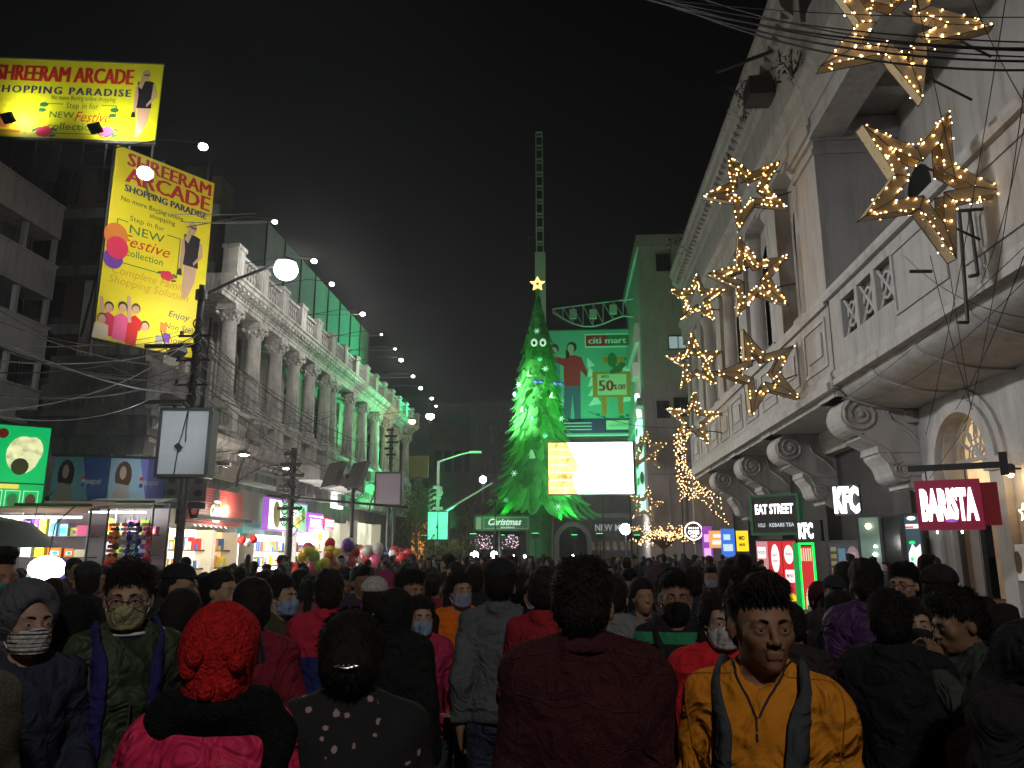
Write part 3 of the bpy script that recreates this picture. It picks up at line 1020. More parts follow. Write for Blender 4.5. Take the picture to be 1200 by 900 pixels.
# KFC small sign + green door
t, w, h = psign('shop_sign', 'small dark sign reading KFC above the green lit doorway', 934, 962, 610, 634, 26.0, -.75, M['darkwall'])
mb = MB(); text(mb, 'KFC', -w * .12, -h * .34, w * .62, h * .7, -.02, .05); mb.build('lettering', E['letter'], t)
t, w, h = psign('shop_door', 'doorway outlined in green light with a red poster inside', 936, 958, 636, 745, 26.0, -.75, M['darkwall'], None, .05, 'door')
mb = MB()
for x in (-w * .30, w * .44): mb.box(x, -.06, -h / 2, x + .05, 0, h / 2)
mb.box(-w * .30, -.062, h / 2 - .06, w * .48, 0, h / 2)
mb.build('light_strip', E['green_neon'], t)
mb = MB(); mb.box(-w * .62, -.05, -h / 2, -w * .31, .05, h / 2); mb.build('green_jamb', emis('green_jamb_lit', (.0, .45, .08), .5), t)
mb = MB(); mb.box(-w * .24, -.03, -h / 2, w * .42, 0, h / 2 - .12); mb.build('poster', E['red_poster'], t)
mb = MB()
for k in range(5): rect(mb, w * (-.2 + k * .12), h * .30, w * (-.13 + k * .12), h * .44, -.036)
ell(mb, w * .1, -h * .18, w * .22, h * .2, -.036); mb.build('picture', emis('food_cream', (1, .75, .5), .8), t)
lamp('added_sign_light', Vector(t.location) + Vector((-.6, -1.0, 0)), 9, (.1, 1, .3), .2)  # added green point lamp without a fixture, boosts the doorway glow
# KFC big sign
t, w, h = psign('shop_sign', 'large white letters KFC on the dark wall beside the big corbel', 977, 1008, 568, 604, 23.0, -.5, M['darkwall'])
mb = MB(); text(mb, 'KFC', 0, -h * .38, w * .94, h * .78, -.02, .05, .06); mb.build('lettering', E['letter'], t)
# poster board with blue/white print
t, w, h = psign('poster_board', 'framed poster board with blue strips beside the dark doorway', 974, 1012, 636, 720, 23.0, -.7, flat('board_dark', (.10, .11, .13)), (.07, M['iron']), .1, 'poster board')
mb = MB()
for k in range(7): rect(mb, -.44 * w, (.38 - k * .1) * h, -.26 * w, (.44 - k * .1) * h, -.008)
mb.build('picture', flat('posteryellow', (.5, .45, .15)), t)
mb = MB(); rect(mb, -.2 * w, -.45 * h, 0.02 * w, .42 * h, -.006); mb.build('picture', flat('posterblue', (.2, .38, .55)), t)
mb = MB(); ell(mb, .25 * w, .30 * h, .19 * w, .15 * h, -.008); mb.build('picture', flat('posterpink', (.6, .35, .4)), t)
mb = MB(); text(mb, 'OPEN', .25 * w, .31 * h, .2 * w, .05 * h, -.012, .03); text(mb, 'HOURS', .25 * w, .23 * h, .22 * w, .05 * h, -.012, .03); ell(mb, .15 * w, -.1 * h, .09 * w, .12 * h, -.012); ell(mb, .35 * w, -.12 * h, .08 * w, .1 * h, -.012); mb.build('lettering', M['p_white'], t)
lamp('added_sign_light', Vector(t.location) + Vector((-.7, -1.2, .9)), 14, (.95, .95, 1), .2)  # added point lamp without a fixture, brightens the poster board
def glass_panel(label, px0, px1, py0, py1, Y, rz, m):
    t, w, h = psign('shop_window', label, px0, px1, py0, py1, Y, rz, m, (.06, M['dark']), .05, 'shop window')
    return t, w, h
t, w, h = glass_panel('narrow shop window with a green tinted interior and small lamps', 1012, 1036, 606, 740, 20.4, -.8, emis('greenish_interior', (.12, .19, .15), .75, .5, 1.5))
mb = MB(); mb.ball((0, -.05, h * .42), .07, 8, 6); mb.build('lamp_bulb', E['lampwarm'], t)
mb = MB(); mb.ball((w * .2, -.05, h * .17), .04, 8, 6); mb.ball((w * .25, -.05, h * .24), .03, 8, 6); mb.build('bulb', E['lampwhite'], t)
t, w, h = glass_panel('dark shop window between the green tinted one and the menu screen', 1040, 1060, 606, 740, 19.4, -.8, M['glass'])
t, w, h = psign('menu_screen', 'bright menu screen with a food picture between the dark pillars', 1062, 1080, 604, 668, 18.8, -.8, emis('screen_blue', (.06, .12, .16), .4), (.05, M['dark']), .1, 'screen')
mb = MB(); rect(mb, -.42 * w, .26 * h, .42 * w, .34 * h, -.01); ell(mb, 0, .45 * h, .3 * w, .04 * h, -.01); poly(mb, [(-.4 * w, -.42 * h), (.42 * w, -.42 * h), (.42 * w, -.02 * h), (.1 * w, -.1 * h), (-.1 * w, -.02 * h), (-.4 * w, -.2 * h)], -.01); mb.build('picture', E['white_poster'], t)
mb = MB(); ell(mb, -.1 * w, .0 * h, .2 * w, .03 * h, -.014); ell(mb, -.2 * w, -.3 * h, .1 * w, .04 * h, -.014); mb.build('picture', E['green_neon'], t)
mb = MB(); rect(mb, -.42 * w, .27 * h, .1 * w, .3 * h, -.014); mb.build('picture', E['red_poster'], t)

# BARISTA: lit interior behind the arches
t = thing('cafe_bay', 'cafe front with fan shaped window under the arch and a warm room behind glass', 'shop', (XG, 17.95, 0), RW)
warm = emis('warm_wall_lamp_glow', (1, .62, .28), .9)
mb = MB(); mb.box(-1.02, .5, 3.2, 1.02, .54, 4.95); mb.build('glow_panel', emis('warm_interior', (1, .68, .34), .85, .6, 1.2), t)  # upright panel that glows itself, stands in for the lit room
mb = MB()
for t_ in range(7):
    a = pi * t_ / 6
    mb.tube([(0, .3, 3.85), (.5 * cos(a) + .12 * cos(a + pi / 2), .3, 3.85 + .5 * sin(a)), (1.0 * cos(a), .3, 3.85 + 1.0 * sin(a))], .028, 5)
for rr in (.3, .98): mb.tube([(rr * cos(k * pi / 14), .3, 3.85 + rr * sin(k * pi / 14)) for k in range(15)], .03, 5)
for k in range(6):
    a = pi * (k + .5) / 6
    mb.tube([(.62 * cos(a) + .2 * cos(q), .3, 3.85 + .62 * sin(a) + .2 * sin(q)) for q in [z * pi / 5 for z in range(10)]], .02, 5, True)
mb.box(-1.02, .26, 3.78, 1.02, .34, 3.86)
mb.build('fan_tracery', M['stone_r2'], t)
mb = MB(); mb.box(-1.04, .9, 0, 1.04, .95, 3.2); mb.build('inner_wall', emis('cafe_wall', (.34, .22, .13), .42, .5, 1.0), t)  # wall glows itself, warm room light put into its material
mb = MB()
for x in (-1.0, -.1, .92): mb.box(x, .1, 0, x + .08, .2, 3.1)
mb.box(-.92, .1, 3.02, .92, .2, 3.1); mb.box(-.92, .1, .55, .92, .2, .65)
mb.build('window_frame', M['dark'], t)
mb = MB(); mb.box(-1.0, .15, .65, 1.0, .6, .75); mb.build('counter', M['wood'], t)
# second bay with glass, menu light, cups
t2 = thing('cafe_bay', 'second cafe bay with a star hung window and a glowing letter sign', 'shop', (XG, 14.9, 0), RW)
mb = MB(); mb.box(-.2, .9, 0, 2.1, .95, 4.95); mb.build('inner_wall', emis('cafe_wall2', (.36, .25, .14), .5, .6, .9), t2)  # glowing wall, the second bay's room light put into its material
mb = MB()
for x in (-.1, .95, 2.0): mb.box(x, .1, 0, x + .07, .2, 4.9)
mb.box(-.1, .1, 3.02, 2.0, .2, 3.1)
mb.build('window_frame', M['dark'], t2)
bp_ = atY(1112, 592, 15.6)
t = thing('barista_sign', 'dark red hanging sign reading BARISTA on a black bracket', 'sign', bp_, -.45)
t.scale = (.56, .70, .98)
mb = MB(); mb.box(-1.0, 0, -.48, 1.0, .3, .5); mb.build('panel', emis('sign_red', (.30, .015, .05), .35), t)
mb = MB(); mb.box(.92, .02, -.40, 1.5, .25, .42); mb.build('side_panel', flat('side_red', (.25, .01, .02)), t)
mb = MB(); text(mb, 'BARISTA', -.0, -.26, 1.72, .56, -.02, .06); mb.build('lettering', E['letter'], t)
mb = MB(); ell(mb, .02, -.3, .2, .035, -.024); mb.build('cup_mark', emis('cupblue', (.3, .1, .5), 1), t)
mb = MB(); mb.box(-1.15, .1, .70, 1.75, .2, .82); mb.box(1.65, .05, .55, 1.9, .25, 1.0)
for x in (-.6, .6): mb.cyl((x, .15, .5), (x, .15, .8), .025, .025, 6)
mb.build('bracket', M['dark'], t)
mb = MB(); mb.ball((-.45, .15, -.52), .03, 6, 4); mb.ball((.3, .15, -.52), .03, 6, 4); mb.build('underlight', E['lampwhite'], t)
# glowing R letter sign + cups
t = thing('letter_sign', 'glowing letter R sign with a warm lit edge by the cafe counter', 'sign', (8.55, 13.9, 1.55), RW + .2)
mb = MB(); text(mb, 'R', 0, -.42, .6, .85, 0, .06, .06); mb.build('face', M['dark'], t)
mb = MB(); text(mb, 'R', -.02, -.44, .68, .9, .12, .09, .02); mb.build('edge_light', emis('edge_warm', (1, .62, .25), 5), t)
cups = []
for i in range(9):
    c = MB().lathe((0, 0, 0), [(.035, 0), (.045, .12 + .1 * (i % 3)), (.048, .14 + .1 * (i % 3)), (.044, .15 + .1 * (i % 3))], 10).mesh('cup_stack', flat('cup_plastic', (.55, .6, .62), .3))
    o = link('cup_stack', c, None, (8.35 - .12 * (i % 2), 13.2 - i * .11, 1.0)); tag(o, 'clear plastic cups stacked on the cafe counter', 'cup stack', 'cup stacks on the cafe counter')
o = MB().box(8.1, 11.5, .2, 8.75, 14.4, 1.0).build('cafe_counter', M['wood']); tag(o, 'brown counter outside the cafe with cups stacked on it', 'counter')
t = thing('wall_lamp', 'warm downlight washing the cafe pillar beside the BARISTA sign', 'lamp', (XG - .3, 15.75, 3.25))
mb = MB(); mb.lathe((0, 0, 0), [(.05, 0), (.09, .02), (.09, .16), (.05, .2)], 12); mb.cyl((0, 0, .1), (.3, 0, .1), .02); mb.build('housing', M['dark'], t)
mb = MB(); mb.ball((0, 0, -.02), .055, 8, 6); mb.build('bulb', E['lampwarm'], t)
lamp('wall_lamp_light', (XG - .35, 15.75, 3.1), 14, (1, .66, .32), .05)
t = thing('hanging_star', 'small gold wire star hanging in the cafe window', 'ornament', (8.85, 15.75, 2.5), RW)
mb = MB()
pt = [(.17 * (1 if k % 2 == 0 else .42) * sin(k * pi / 5), 0, .17 * (1 if k % 2 == 0 else .42) * cos(k * pi / 5)) for k in range(10)]
mb.tube(pt, .014, 5, True); mb.build('wire', E['fairyfar'], t)
for i, (zz, yy, cc) in enumerate(((1.55, 16.2, 'p_white'), (1.5, 15.3, 'p_cream'))):
    mb = MB(); mb.box(8.86, yy - .3, zz - .35, 8.9, yy + .3, zz + .35); o = mb.build('picture', M[cc])
    tag(o, ['white framed print standing in the cafe window', 'cream framed print standing in the cafe window'][i], 'picture')
    mb = MB(); mb.v = []; ell(mb, 0, 0, .14, .22, 0); mb.v = [(8.852, yy + v[0], zz + v[2]) for v in mb.v]; mb.build('motif', M['p_brown'], o)
# shop signs further along
t, w, h = psign('shop_sign', 'small upright yellow sign on the pavement edge before EAT STREET', 863, 877, 622, 646, 31, -.2, emis('yellow_sign', (1, .72, .02), 1.1))
mb = MB(); text(mb, 'MIO', -.02, .04, w * .5, h * .2, -.01, .04); text(mb, 'AMORE', -.02, -h * .25, w * .55, h * .14, -.01, .03); mb.build('lettering', M['p_black'], t)
t = thing('round_sign', 'round white ringed sign with dark centre hung over the pavement', 'sign', (6.85, 43.0, 2.95), 0)
mb = MB(); mb.cyl((0, .05, 0), (0, .2, 0), .5, .5, 24); mb.build('disc', M['p_brown'], t)
mb = MB(); mb.tube([(.46 * cos(k * pi / 14), .02, .46 * sin(k * pi / 14)) for k in range(28)], .035, 5, True); text(mb, 'CAKES', 0, -.16, .6, .2, .03, .04); ell(mb, 0, -.28, .2, .05, .03)
for k in range(5): ell(mb, -.24 + k * .12, .16, .035, .06, .03, 8)
mb.build('lit_ring', E['letter'], t)
for (lbl, px, py, w, h, Y, c1, c2, tx) in (
        ('small orange and white lit sign left of the yellow sign', 843, 632, .95, .8, 37.5, (1, .45, .12), (1, .9, .8), ''),
        ('narrow blue lit sign next to the orange one', 853, 636, .6, 1.25, 36.5, (.05, .2, .8), (.6, .8, 1), ''),
        ('upright purple lit sign near the round sign', 829, 640, .5, 2.0, 41, (.35, .06, .5), (.9, .5, .9), '')):
    p = atY(px, py, Y)
    t = facesign('shop_sign', lbl, 'sign', p.x, Y, p.z, w, h, .15, RW + 1.3, emis('sg' + lbl[:14], c1, .9))
    mb = MB(); rect(mb, -w * .35, -h * .3, w * .35, -h * .05, -.01); rect(mb, -w * .3, h * .1, w * .2, h * .3, -.01); mb.build('print', emis('sp' + lbl[:14], c2, 1.0), t)
# ------------------------------------------------------------------ yellow hoardings
def dress_woman(t, x, z, h, y0=-.006):
    """flat printed figure, total height h, feet at z"""
    k = h
    a = MB()   # skin
    poly(a, [(x - .07 * k, z), (x - .035 * k, z + .0 * k), (x + .0 * k, z + .2 * k), (x + .03 * k, z + .46 * k), (x - .07 * k, z + .46 * k), (x - .075 * k, z + .22 * k)], y0)
    poly(a, [(x - .03 * k, z + .03 * k), (x + .0 * k, z + .03 * k), (x + .07 * k, z + .22 * k), (x + .09 * k, z + .46 * k), (x + .02 * k, z + .46 * k)], y0 - .002)
    poly(a, [(x - .13 * k, z + .36 * k), (x - .09 * k, z + .36 * k), (x - .08 * k, z + .6 * k), (x - .09 * k, z + .78 * k), (x - .13 * k, z + .72 * k)], y0)
    poly(a, [(x + .09 * k, z + .78 * k), (x + .13 * k, z + .72 * k), (x + .15 * k, z + .58 * k), (x + .04 * k, z + .44 * k), (x + .03 * k, z + .47 * k), (x + .1 * k, z + .58 * k)], y0 - .008)
    ell(a, x + .0 * k, z + .9 * k, .038 * k, .055 * k, y0 - .006)
    rect(a, x - .02 * k, z + .8 * k, x + .02 * k, z + .86 * k, y0 - .004)
    a.build('printed_figure', M['p_skin'], t)
    b = MB()
    poly(b, [(x - .09 * k, z + .42 * k), (x + .1 * k, z + .42 * k), (x + .085 * k, z + .6 * k), (x + .1 * k, z + .8 * k), (x + .04 * k, z + .82 * k), (x - .04 * k, z + .82 * k), (x - .11 * k, z + .8 * k), (x - .08 * k, z + .6 * k)], y0 - .005)
    rect(b, x - .035 * k, z + .9 * k, x + .035 * k, z + .92 * k, y0 - .009)
    poly(b, [(x - .15 * k, z + .28 * k), (x - .09 * k, z + .28 * k), (x - .1 * k, z + .36 * k), (x - .14 * k, z + .36 * k)], y0 - .005)
    b.build('printed_dress', M['p_black'], t)
    c = MB()
    ell(c, x - .01 * k, z + .92 * k, .055 * k, .065 * k, y0 - .003)
    poly(c, [(x - .06 * k, z + .92 * k), (x - .03 * k, z + .9 * k), (x - .02 * k, z + .8 * k), (x - .05 * k, z + .7 * k), (x - .1 * k, z + .74 * k), (x - .07 * k, z + .84 * k)], y0 - .0085)
    c.build('printed_hair', M['p_blond'], t)


def rose(t, x, z, s, y=-.006, col='p_rose'):
    a = MB()
    for i in range(5): ell(a, x + .5 * s * cos(i * 1.256), z + .35 * s * sin(i * 1.256), .5 * s, .4 * s, y - .0005 * i)
    a.build('printed_rose', M[col], t)
    b = MB()
    for i, (dx, dz, r) in enumerate(((-1.1, .2, .5), (1.1, .3, -.4), (1.0, -.5, .3))): ell(b, x + dx * s, z + dz * s, .42 * s, .16 * s, y + .001, 8, r)
    b.build('printed_leaves', M['p_dgreen'], t)


# vertical hoarding, standing on the corner of the colonnade building
u = Vector((sin(R(34.7)), cos(R(34.7)), 0))
br = atY(231, 421, 21.0); tr = atY(253, 215, 21.0)
PW, PH = 2.75, (tr.z - br.z)
right = Vector(((br.x + tr.x) / 2, 21.0, 0))
org = right - u * PW
# find left edge so that it projects to px ~ 124: solve along u
best = min([(abs((lambda p: (CM.transposed() @ (p - Vector((0, 0, CAMH)))))(right - u * k * .02 + Vector((0, 0, 9.8))).x / -(CM.transposed() @ (right - u * k * .02 + Vector((0, 0, 9.8 - CAMH)))).z * 900 + 600 - 123), k * .02) for k in range(60, 260)])
PW = best[1]; org = right - u * PW
rz = math.atan2(u.y, u.x)
V = thing('vertical_hoarding', 'tall narrow yellow SHREERAM ARCADE hoarding on the building corner', 'billboard', (org.x, org.y, br.z), rz)
print('vertical hoarding', PW, PH, org, br.z)
mb = MB(); mb.box(0, .0, 0, PW, .06, PH); mb.build('sheet', M['yellow_print2'], V)
mb = MB()
for x in (0, PW / 2, PW): mb.box(x - .04, .08, -.5, x + .04, .16, PH + .05)
for k in range(5): mb.box(0, .08, k * PH / 4 - .03, PW, .15, k * PH / 4 + .03)
for x in (.2, PW - .2): mb.cyl((x, .12, PH * .7), (x, 1.3, .3), .04, .04, 6)
mb.build('frame', M['iron'], V)
def T(t, s, u_, v_, wf, hf, m, W_, H_, bold=.02, shear=0, y=-.006, al='c', sp=1.0):
    mb = MB()
    for q, dx in enumerate((0, -1, 1) if bold > .012 else (0,)):
        text(mb, s, u_ * W_ + dx * hf * H_ * .055, v_ * H_, wf * W_ * .985 if wf else None, hf * H_, y - q * .0006, 0, 0, shear, al, sp)
    mb.build('lettering', m, t)
T(V, 'SHREERAM', .54, .915, .86, .07, M['p_red'], PW, PH, .018)
T(V, 'ARCADE', .54, .825, .86, .082, M['p_red'], PW, PH, .018)
T(V, 'SHOPPING PARADISE', .53, .775, .84, .036, M['p_navy'], PW, PH, .015)
T(V, 'No more Boring online', .40, .72, .62, .025, M['p_black'], PW, PH, .01)
T(V, 'shopping', .50, .68, .26, .025, M['p_black'], PW, PH, .01)
T(V, 'Step in for', .36, .63, .34, .027, M['p_dgreen'], PW, PH, .01)
T(V, 'NEW', .37, .565, .34, .045, M['p_dgreen'], PW, PH, 0)
T(V, 'Festive', .37, .495, .48, .06, M['p_red'], PW, PH, .005, .35)
T(V, 'collection', .37, .445, .36, .036, M['p_dgreen'], PW, PH, .0)
M['p_ochre'] = flat('print_ochre', (.72, .42, .02))
T(V, 'Complete Family', .45, .34, .74, .04, M['p_ochre'], PW, PH, .0, .2)
T(V, 'Shopping Solution', .45, .29, .78, .04, M['p_ochre'], PW, PH, .0, .2)
T(V, 'Enjoy', .76, .19, .22, .033, M['p_navy'], PW, PH, .01, .25)
T(V, 'Non Stop', .78, .125, .32, .033, M['p_navy'], PW, PH, .01, .25)
T(V, 'Shopping', .80, .055, .34, .035, M['p_navy'], PW, PH, .01, .25)
dress_woman(V, .82 * PW, .30 * PH, .44 * PH)
rose(V, .60 * PW, .40 * PH, .07 * PW)
mb = MB(); frame_rect(mb, .08 * PW, .40 * PH, .70 * PW, .62 * PH, .008 * PW, -.004); mb.build('printed_border', M['p_dgreen'], V)
mb = MB(); rect(mb, .18 * PW, .61 * PH, .56 * PW, .65 * PH, -.005); mb.build('printed_gap', M['yellow_print2'], V)
for (x, z, r, c) in ((.02, .53, .11, 'p_orange'), (.05, .47, .10, 'p_rose'), (.03, .41, .09, 'p_purple')):
    mb = MB(); ell(mb, x * PW + r * PW * .6, z * PH, r * PW, r * PW * 1.1, -.008 - x * .05, 18); mb.build('printed_balloon', M[c], V)
for i, (x, z, hh, c, hc) in enumerate(((.10, .02, .17, 'p_rose', 'p_black'), (.22, .01, .20, 'p_pink', 'p_black'), (.34, .0, .22, 'p_red', 'p_brown'), (.44, .0, .13, 'p_yellow', 'p_black'), (.05, .0, .12, 'p_cream', 'p_brown'))):
    mb = MB(); poly(mb, [((x - .07) * PW, z * PH + .01), ((x + .07) * PW, z * PH + .01), ((x + .06) * PW, (z + hh * .6) * PH), (x * PW, (z + hh * .7) * PH), ((x - .06) * PW, (z + hh * .6) * PH)], -.008 - i * .002); mb.build('printed_shirt', M[c], V)
    mb = MB(); ell(mb, x * PW, (z + hh * .86) * PH, .042 * PW, .05 * PW, -.009 - i * .002, 14); mb.build('printed_hair', M[hc], V)
    mb = MB(); ell(mb, x * PW, (z + hh * .82) * PH, .034 * PW, .042 * PW, -.010 - i * .002, 14)
    if i in (0, 2): poly(mb, [((x - .06) * PW, (z + hh * .5) * PH), ((x - .09) * PW, (z + hh * 1.1) * PH), ((x - .06) * PW, (z + hh * 1.1) * PH), ((x - .03) * PW, (z + hh * .5) * PH)], -.009 - i * .002)
    mb.build('printed_face', M['p_skin'], V)
for i, (x, z, c) in enumerate(((.55, .03, 'p_grey'), (.62, .05, 'p_purple'), (.58, .10, 'p_orange'))):
    mb = MB(); rect(mb, x * PW, z * PH, (x + .07) * PW, (z + .05) * PH, -.009 - i * .001); mb.build('printed_bag', M[c], V)

# wide hoarding on the roof of the brown building
pa = atY(190, 76, 30.0); pb = atY(183, 166, 30.0)
WW = 8.3; u2 = Vector((cos(R(8)), sin(R(8)), 0)); HW = pa.z - pb.z
org = Vector(((pa.x + pb.x) / 2, 30.0, pb.z)) - u2 * WW
Hd = thing('wide_hoarding', 'wide yellow SHREERAM ARCADE hoarding high above the brown building', 'billboard', org, math.atan2(u2.y, u2.x))
print('wide', WW, HW)
mb = MB(); mb.box(0, 0, 0, WW, .08, HW); mb.build('sheet', M['yellow_print'], Hd)
mb = MB(); mb.box(-.05, -.02, -.14, WW + .05, .2, -.01); mb.box(-.05, -.02, HW + .01, WW + .05, .2, HW + .07)
for x in range(9): mb.box(x * 1.0 + .15, .1, -2.0, x * 1.0 + .22, .2, HW)
mb.box(0, .12, -1.3, WW, .2, -1.2)
mb.build('frame', M['iron'], Hd)
T(Hd, 'SHREERAM ARCADE', .49, .72, .71 * 1.02, .20, M['p_red'], WW, HW, .018)
T(Hd, 'SHOPPING PARADISE', .49, .56, .72, .095, M['p_navy'], WW, HW, .015, sp=1.25)
T(Hd, 'No more Boring online shopping', .60, .49, .34, .06, M['p_dgreen'], WW, HW, .01)
T(Hd, 'Step in for', .60, .385, .17, .075, M['p_dgreen'], WW, HW, .01)
T(Hd, 'NEW', .50, .26, .13, .08, M['p_dgreen'], WW, HW, .0)
T(Hd, 'Festive', .66, .22, .19, .13, M['p_red'], WW, HW, .0, .35)
T(Hd, 'collection', .56, .11, .26, .09, M['p_dgreen'], WW, HW, .0)
T(Hd, 'FREE COUPONS', .22, .44, .16, .05, M['p_ochre'], WW, HW, .0)
T(Hd, 'GIFTS ON EVERY BUY', .22, .36, .2, .05, M['p_ochre'], WW, HW, .0)
dress_woman(Hd, .92 * WW, .05 * HW, .88 * HW)
rose(Hd, .42 * WW, .08 * HW, .045 * WW); rose(Hd, .74 * WW, .1 * HW, .045 * WW, col='p_pink')
mb = MB(); frame_rect(mb, .38 * WW, .06 * HW, .78 * WW, .44 * HW, .01 * WW * .4, -.004); mb.build('printed_border', M['p_dgreen'], Hd)
mb = MB(); rect(mb, .5 * WW, .42 * HW, .70 * WW, .46 * HW, -.005); mb.build('printed_gap', M['yellow_print'], Hd)
for x, z in ((.40, .42), (.77, .38)):
    mb = MB(); ell(mb, x * WW, z * HW, .022 * WW, .014 * WW, -.008); ell(mb, x * WW - .05, (z - .07) * HW, .02 * WW, .012 * WW, -.008); mb.build('printed_leaves', M['p_dgreen'], Hd)
mb = MB(); rect(mb, .02 * WW, .05 * HW, .3 * WW, .09 * HW, -.006); ell(mb, .2 * WW, .2 * HW, .06 * WW, .04 * WW, -.006); mb.build('printed_swirl', M['p_orange'], Hd)
# floodlights that wash the hoardings
def flood(label, loc, rzv, P, aim, size=.3, col=(1, .97, .88), cone=120):
    t = thing('floodlight', label, 'floodlight', loc, rzv)
    mb = MB(); mb.box(-size / 2, -.08, -size * .4, size / 2, .06, size * .4)
    for k in range(5): mb.box(-size / 2 + .03 + k * size / 5.5, -.14, -size * .35, -size / 2 + .05 + k * size / 5.5, -.08, size * .35)
    mb.build('housing', M['dark'], t)
    mb = MB(); mb.box(-size / 2 + .03, .06, -size * .34, size / 2 - .03, .066, size * .34); mb.build('lens', E['lampwhite'], t)
    mb = MB(); mb.tube([(0, 0, -size * .4), (0, .1, -size * .8), (0, .9, -size * .9)], .02, 5); mb.build('arm', M['iron'], t)
    d = Vector(aim) - Vector(loc)
    t.rotation_euler = (math.atan2(d.z, Vector((d.x, d.y)).length) , 0, math.atan2(-d.x, d.y))
    lamp('floodlight_beam', Vector(loc) + d.normalized() * .12, P, col, .15, 'SPOT', aim=aim, cone=cone, blend=.9)
for i, (px, py) in enumerate(((10, 138), (112, 150))):
    p = atY(px, py, 28.4)
    base = Hd.location
    flood(['black floodlight below the left half of the wide yellow hoarding', 'black floodlight below the wide yellow hoarding near the roses'][i], p, 0, 330, (p.x + .4, 30.0, p.z + 1.6), .55, (1, 1, .85), 140)
p = Vector((org.x + WW - 1.0, 28.6, org.z - .5))
lamp('floodlight_beam', p, 160, (1, 1, .85), .15, 'SPOT', aim=(p.x, 30, p.z + 2), cone=130)
p = atY(208, 412, 19.4)
flood('black floodlight under the tall yellow hoarding', p, 0, 120, (right.x - u.x * PW * .5, right.y - u.y * PW * .5, br.z + 2.2), .4, (1, .95, .75), 140)
# lamp hanging in front of the top of the tall hoarding (its glare sits on the lettering)
p = atY(170, 203, 17.6)
t = thing('street_lamp', 'glaring lamp on a thin arm in front of the top of the tall yellow hoarding', 'lamp', p)
mb = MB(); mb.ball((0, 0, 0), .2, 12, 8, (1, 1, .8)); mb.build('bulb', E['lampwhite'], t)
mb = MB(); mb.tube([(0, 0, .12), (-.3, .4, .3), (-1.2, 2.5, .1)], .025, 5); mb.build('arm', M['iron'], t)
lamp('street_lamp_light', p + Vector((.1, -.2, -.1)), 130, (1, .98, .85), .2)

# ------------------------------------------------------------------ citi mart billboard and LED screen
a = atY(646, 512, 70); b = atY(741, 386, 70)
cw, ch = b.x - a.x + 1.2, b.z - a.z
Cm = thing('citi_mart_billboard', 'large citi mart billboard with two young people, washed green by the tree lights', 'billboard', (a.x - 1.2, 70, a.z))
mb = MB(); mb.box(0, 0, 0, cw, .15, ch); mb.build('sheet', flat('cm_bg', (.12, .40, .32)), Cm)
mb = MB(); mb.box(-.08, -.06, ch, cw + .08, .2, ch + .1); mb.box(-.08, -.06, -.1, cw + .08, .2, 0); mb.box(cw, -.06, 0, cw + .1, .2, ch); mb.box(-.1, -.06, 0, 0, .2, ch); mb.build('frame', M['iron'], Cm)
mb = MB(); rect(mb, .5 * cw, .83 * ch, .97 * cw, .965 * ch, -.015); poly(mb, [(.10 * cw, .28 * ch), (.16 * cw, .5 * ch), (.3 * cw, .3 * ch)], -.012)
for k in range(5): poly(mb, [((.52 + .02 * k) * cw, (.74 - .09 * k) * ch), ((.60 + .015 * k) * cw, (.66 - .09 * k) * ch), ((.52) * cw, (.64 - .09 * k) * ch)], -.012 - .0005 * k)
for k in range(4): poly(mb, [((.90) * cw, (.68 - .09 * k) * ch), ((.99) * cw, (.6 - .09 * k) * ch), ((.88) * cw, (.58 - .09 * k) * ch)], -.012 - .0005 * k)
rect(mb, .0, .0, cw, .015 * ch, -.015)
mb.build('printed_white', M['p_white'], Cm)
mb = MB(); rect(mb, .51 * cw, .845 * ch, .735 * cw, .95 * ch, -.02); mb.build('printed_band', M['p_red'], Cm)
mb = MB(); rect(mb, .735 * cw, .845 * ch, .96 * cw, .95 * ch, -.02); mb.build('printed_band', M['p_dgreen'], Cm)
T(Cm, 'citi mart', .735, .87, .40, .06, M['p_white'], cw, ch, .03, y=-.03)
# figures
fx = .36 * cw
mb = MB()
poly(mb, [(fx - .085 * cw, .47 * ch), (fx + .085 * cw, .47 * ch), (fx + .09 * cw, .62 * ch), (fx + .15 * cw, .55 * ch), (fx + .16 * cw, .60 * ch), (fx + .1 * cw, .74 * ch), (fx, .77 * ch), (fx - .09 * cw, .73 * ch), (fx - .21 * cw, .76 * ch), (fx - .21 * cw, .72 * ch), (fx - .09 * cw, .66 * ch)], -.02)
mb.build('printed_jacket', M['p_red'], Cm)
mb = MB()
poly(mb, [(fx - .10 * cw, .12 * ch), (fx - .03 * cw, .12 * ch), (fx, .40 * ch), (fx + .02 * cw, .12 * ch), (fx + .08 * cw, .12 * ch), (fx + .085 * cw, .47 * ch), (fx - .085 * cw, .47 * ch)], -.02)
mb.build('printed_jeans', M['p_denim'], Cm)
mb = MB()
ell(mb, fx - .01 * cw, .825 * ch, .035 * cw, .042 * ch, -.024); ell(mb, .175 * cw, .80 * ch, .034 * cw, .045 * ch, -.024); rect(mb, fx - .02 * cw, .76 * ch, fx + .015 * cw, .80 * ch, -.022)
ell(mb, .2 * cw, .38 * ch, .03 * cw, .03 * ch, -.024)
mb.build('printed_faces', M['p_skin'], Cm)
mb = MB()
ell(mb, fx, .84 * ch, .052 * cw, .05 * ch, -.022); ell(mb, .18 * cw, .825 * ch, .045 * cw, .05 * ch, -.022); ell(mb, fx - .045 * cw, .78 * ch, .02 * cw, .05 * ch, -.022)
mb.build('printed_hair', M['p_black'], Cm)
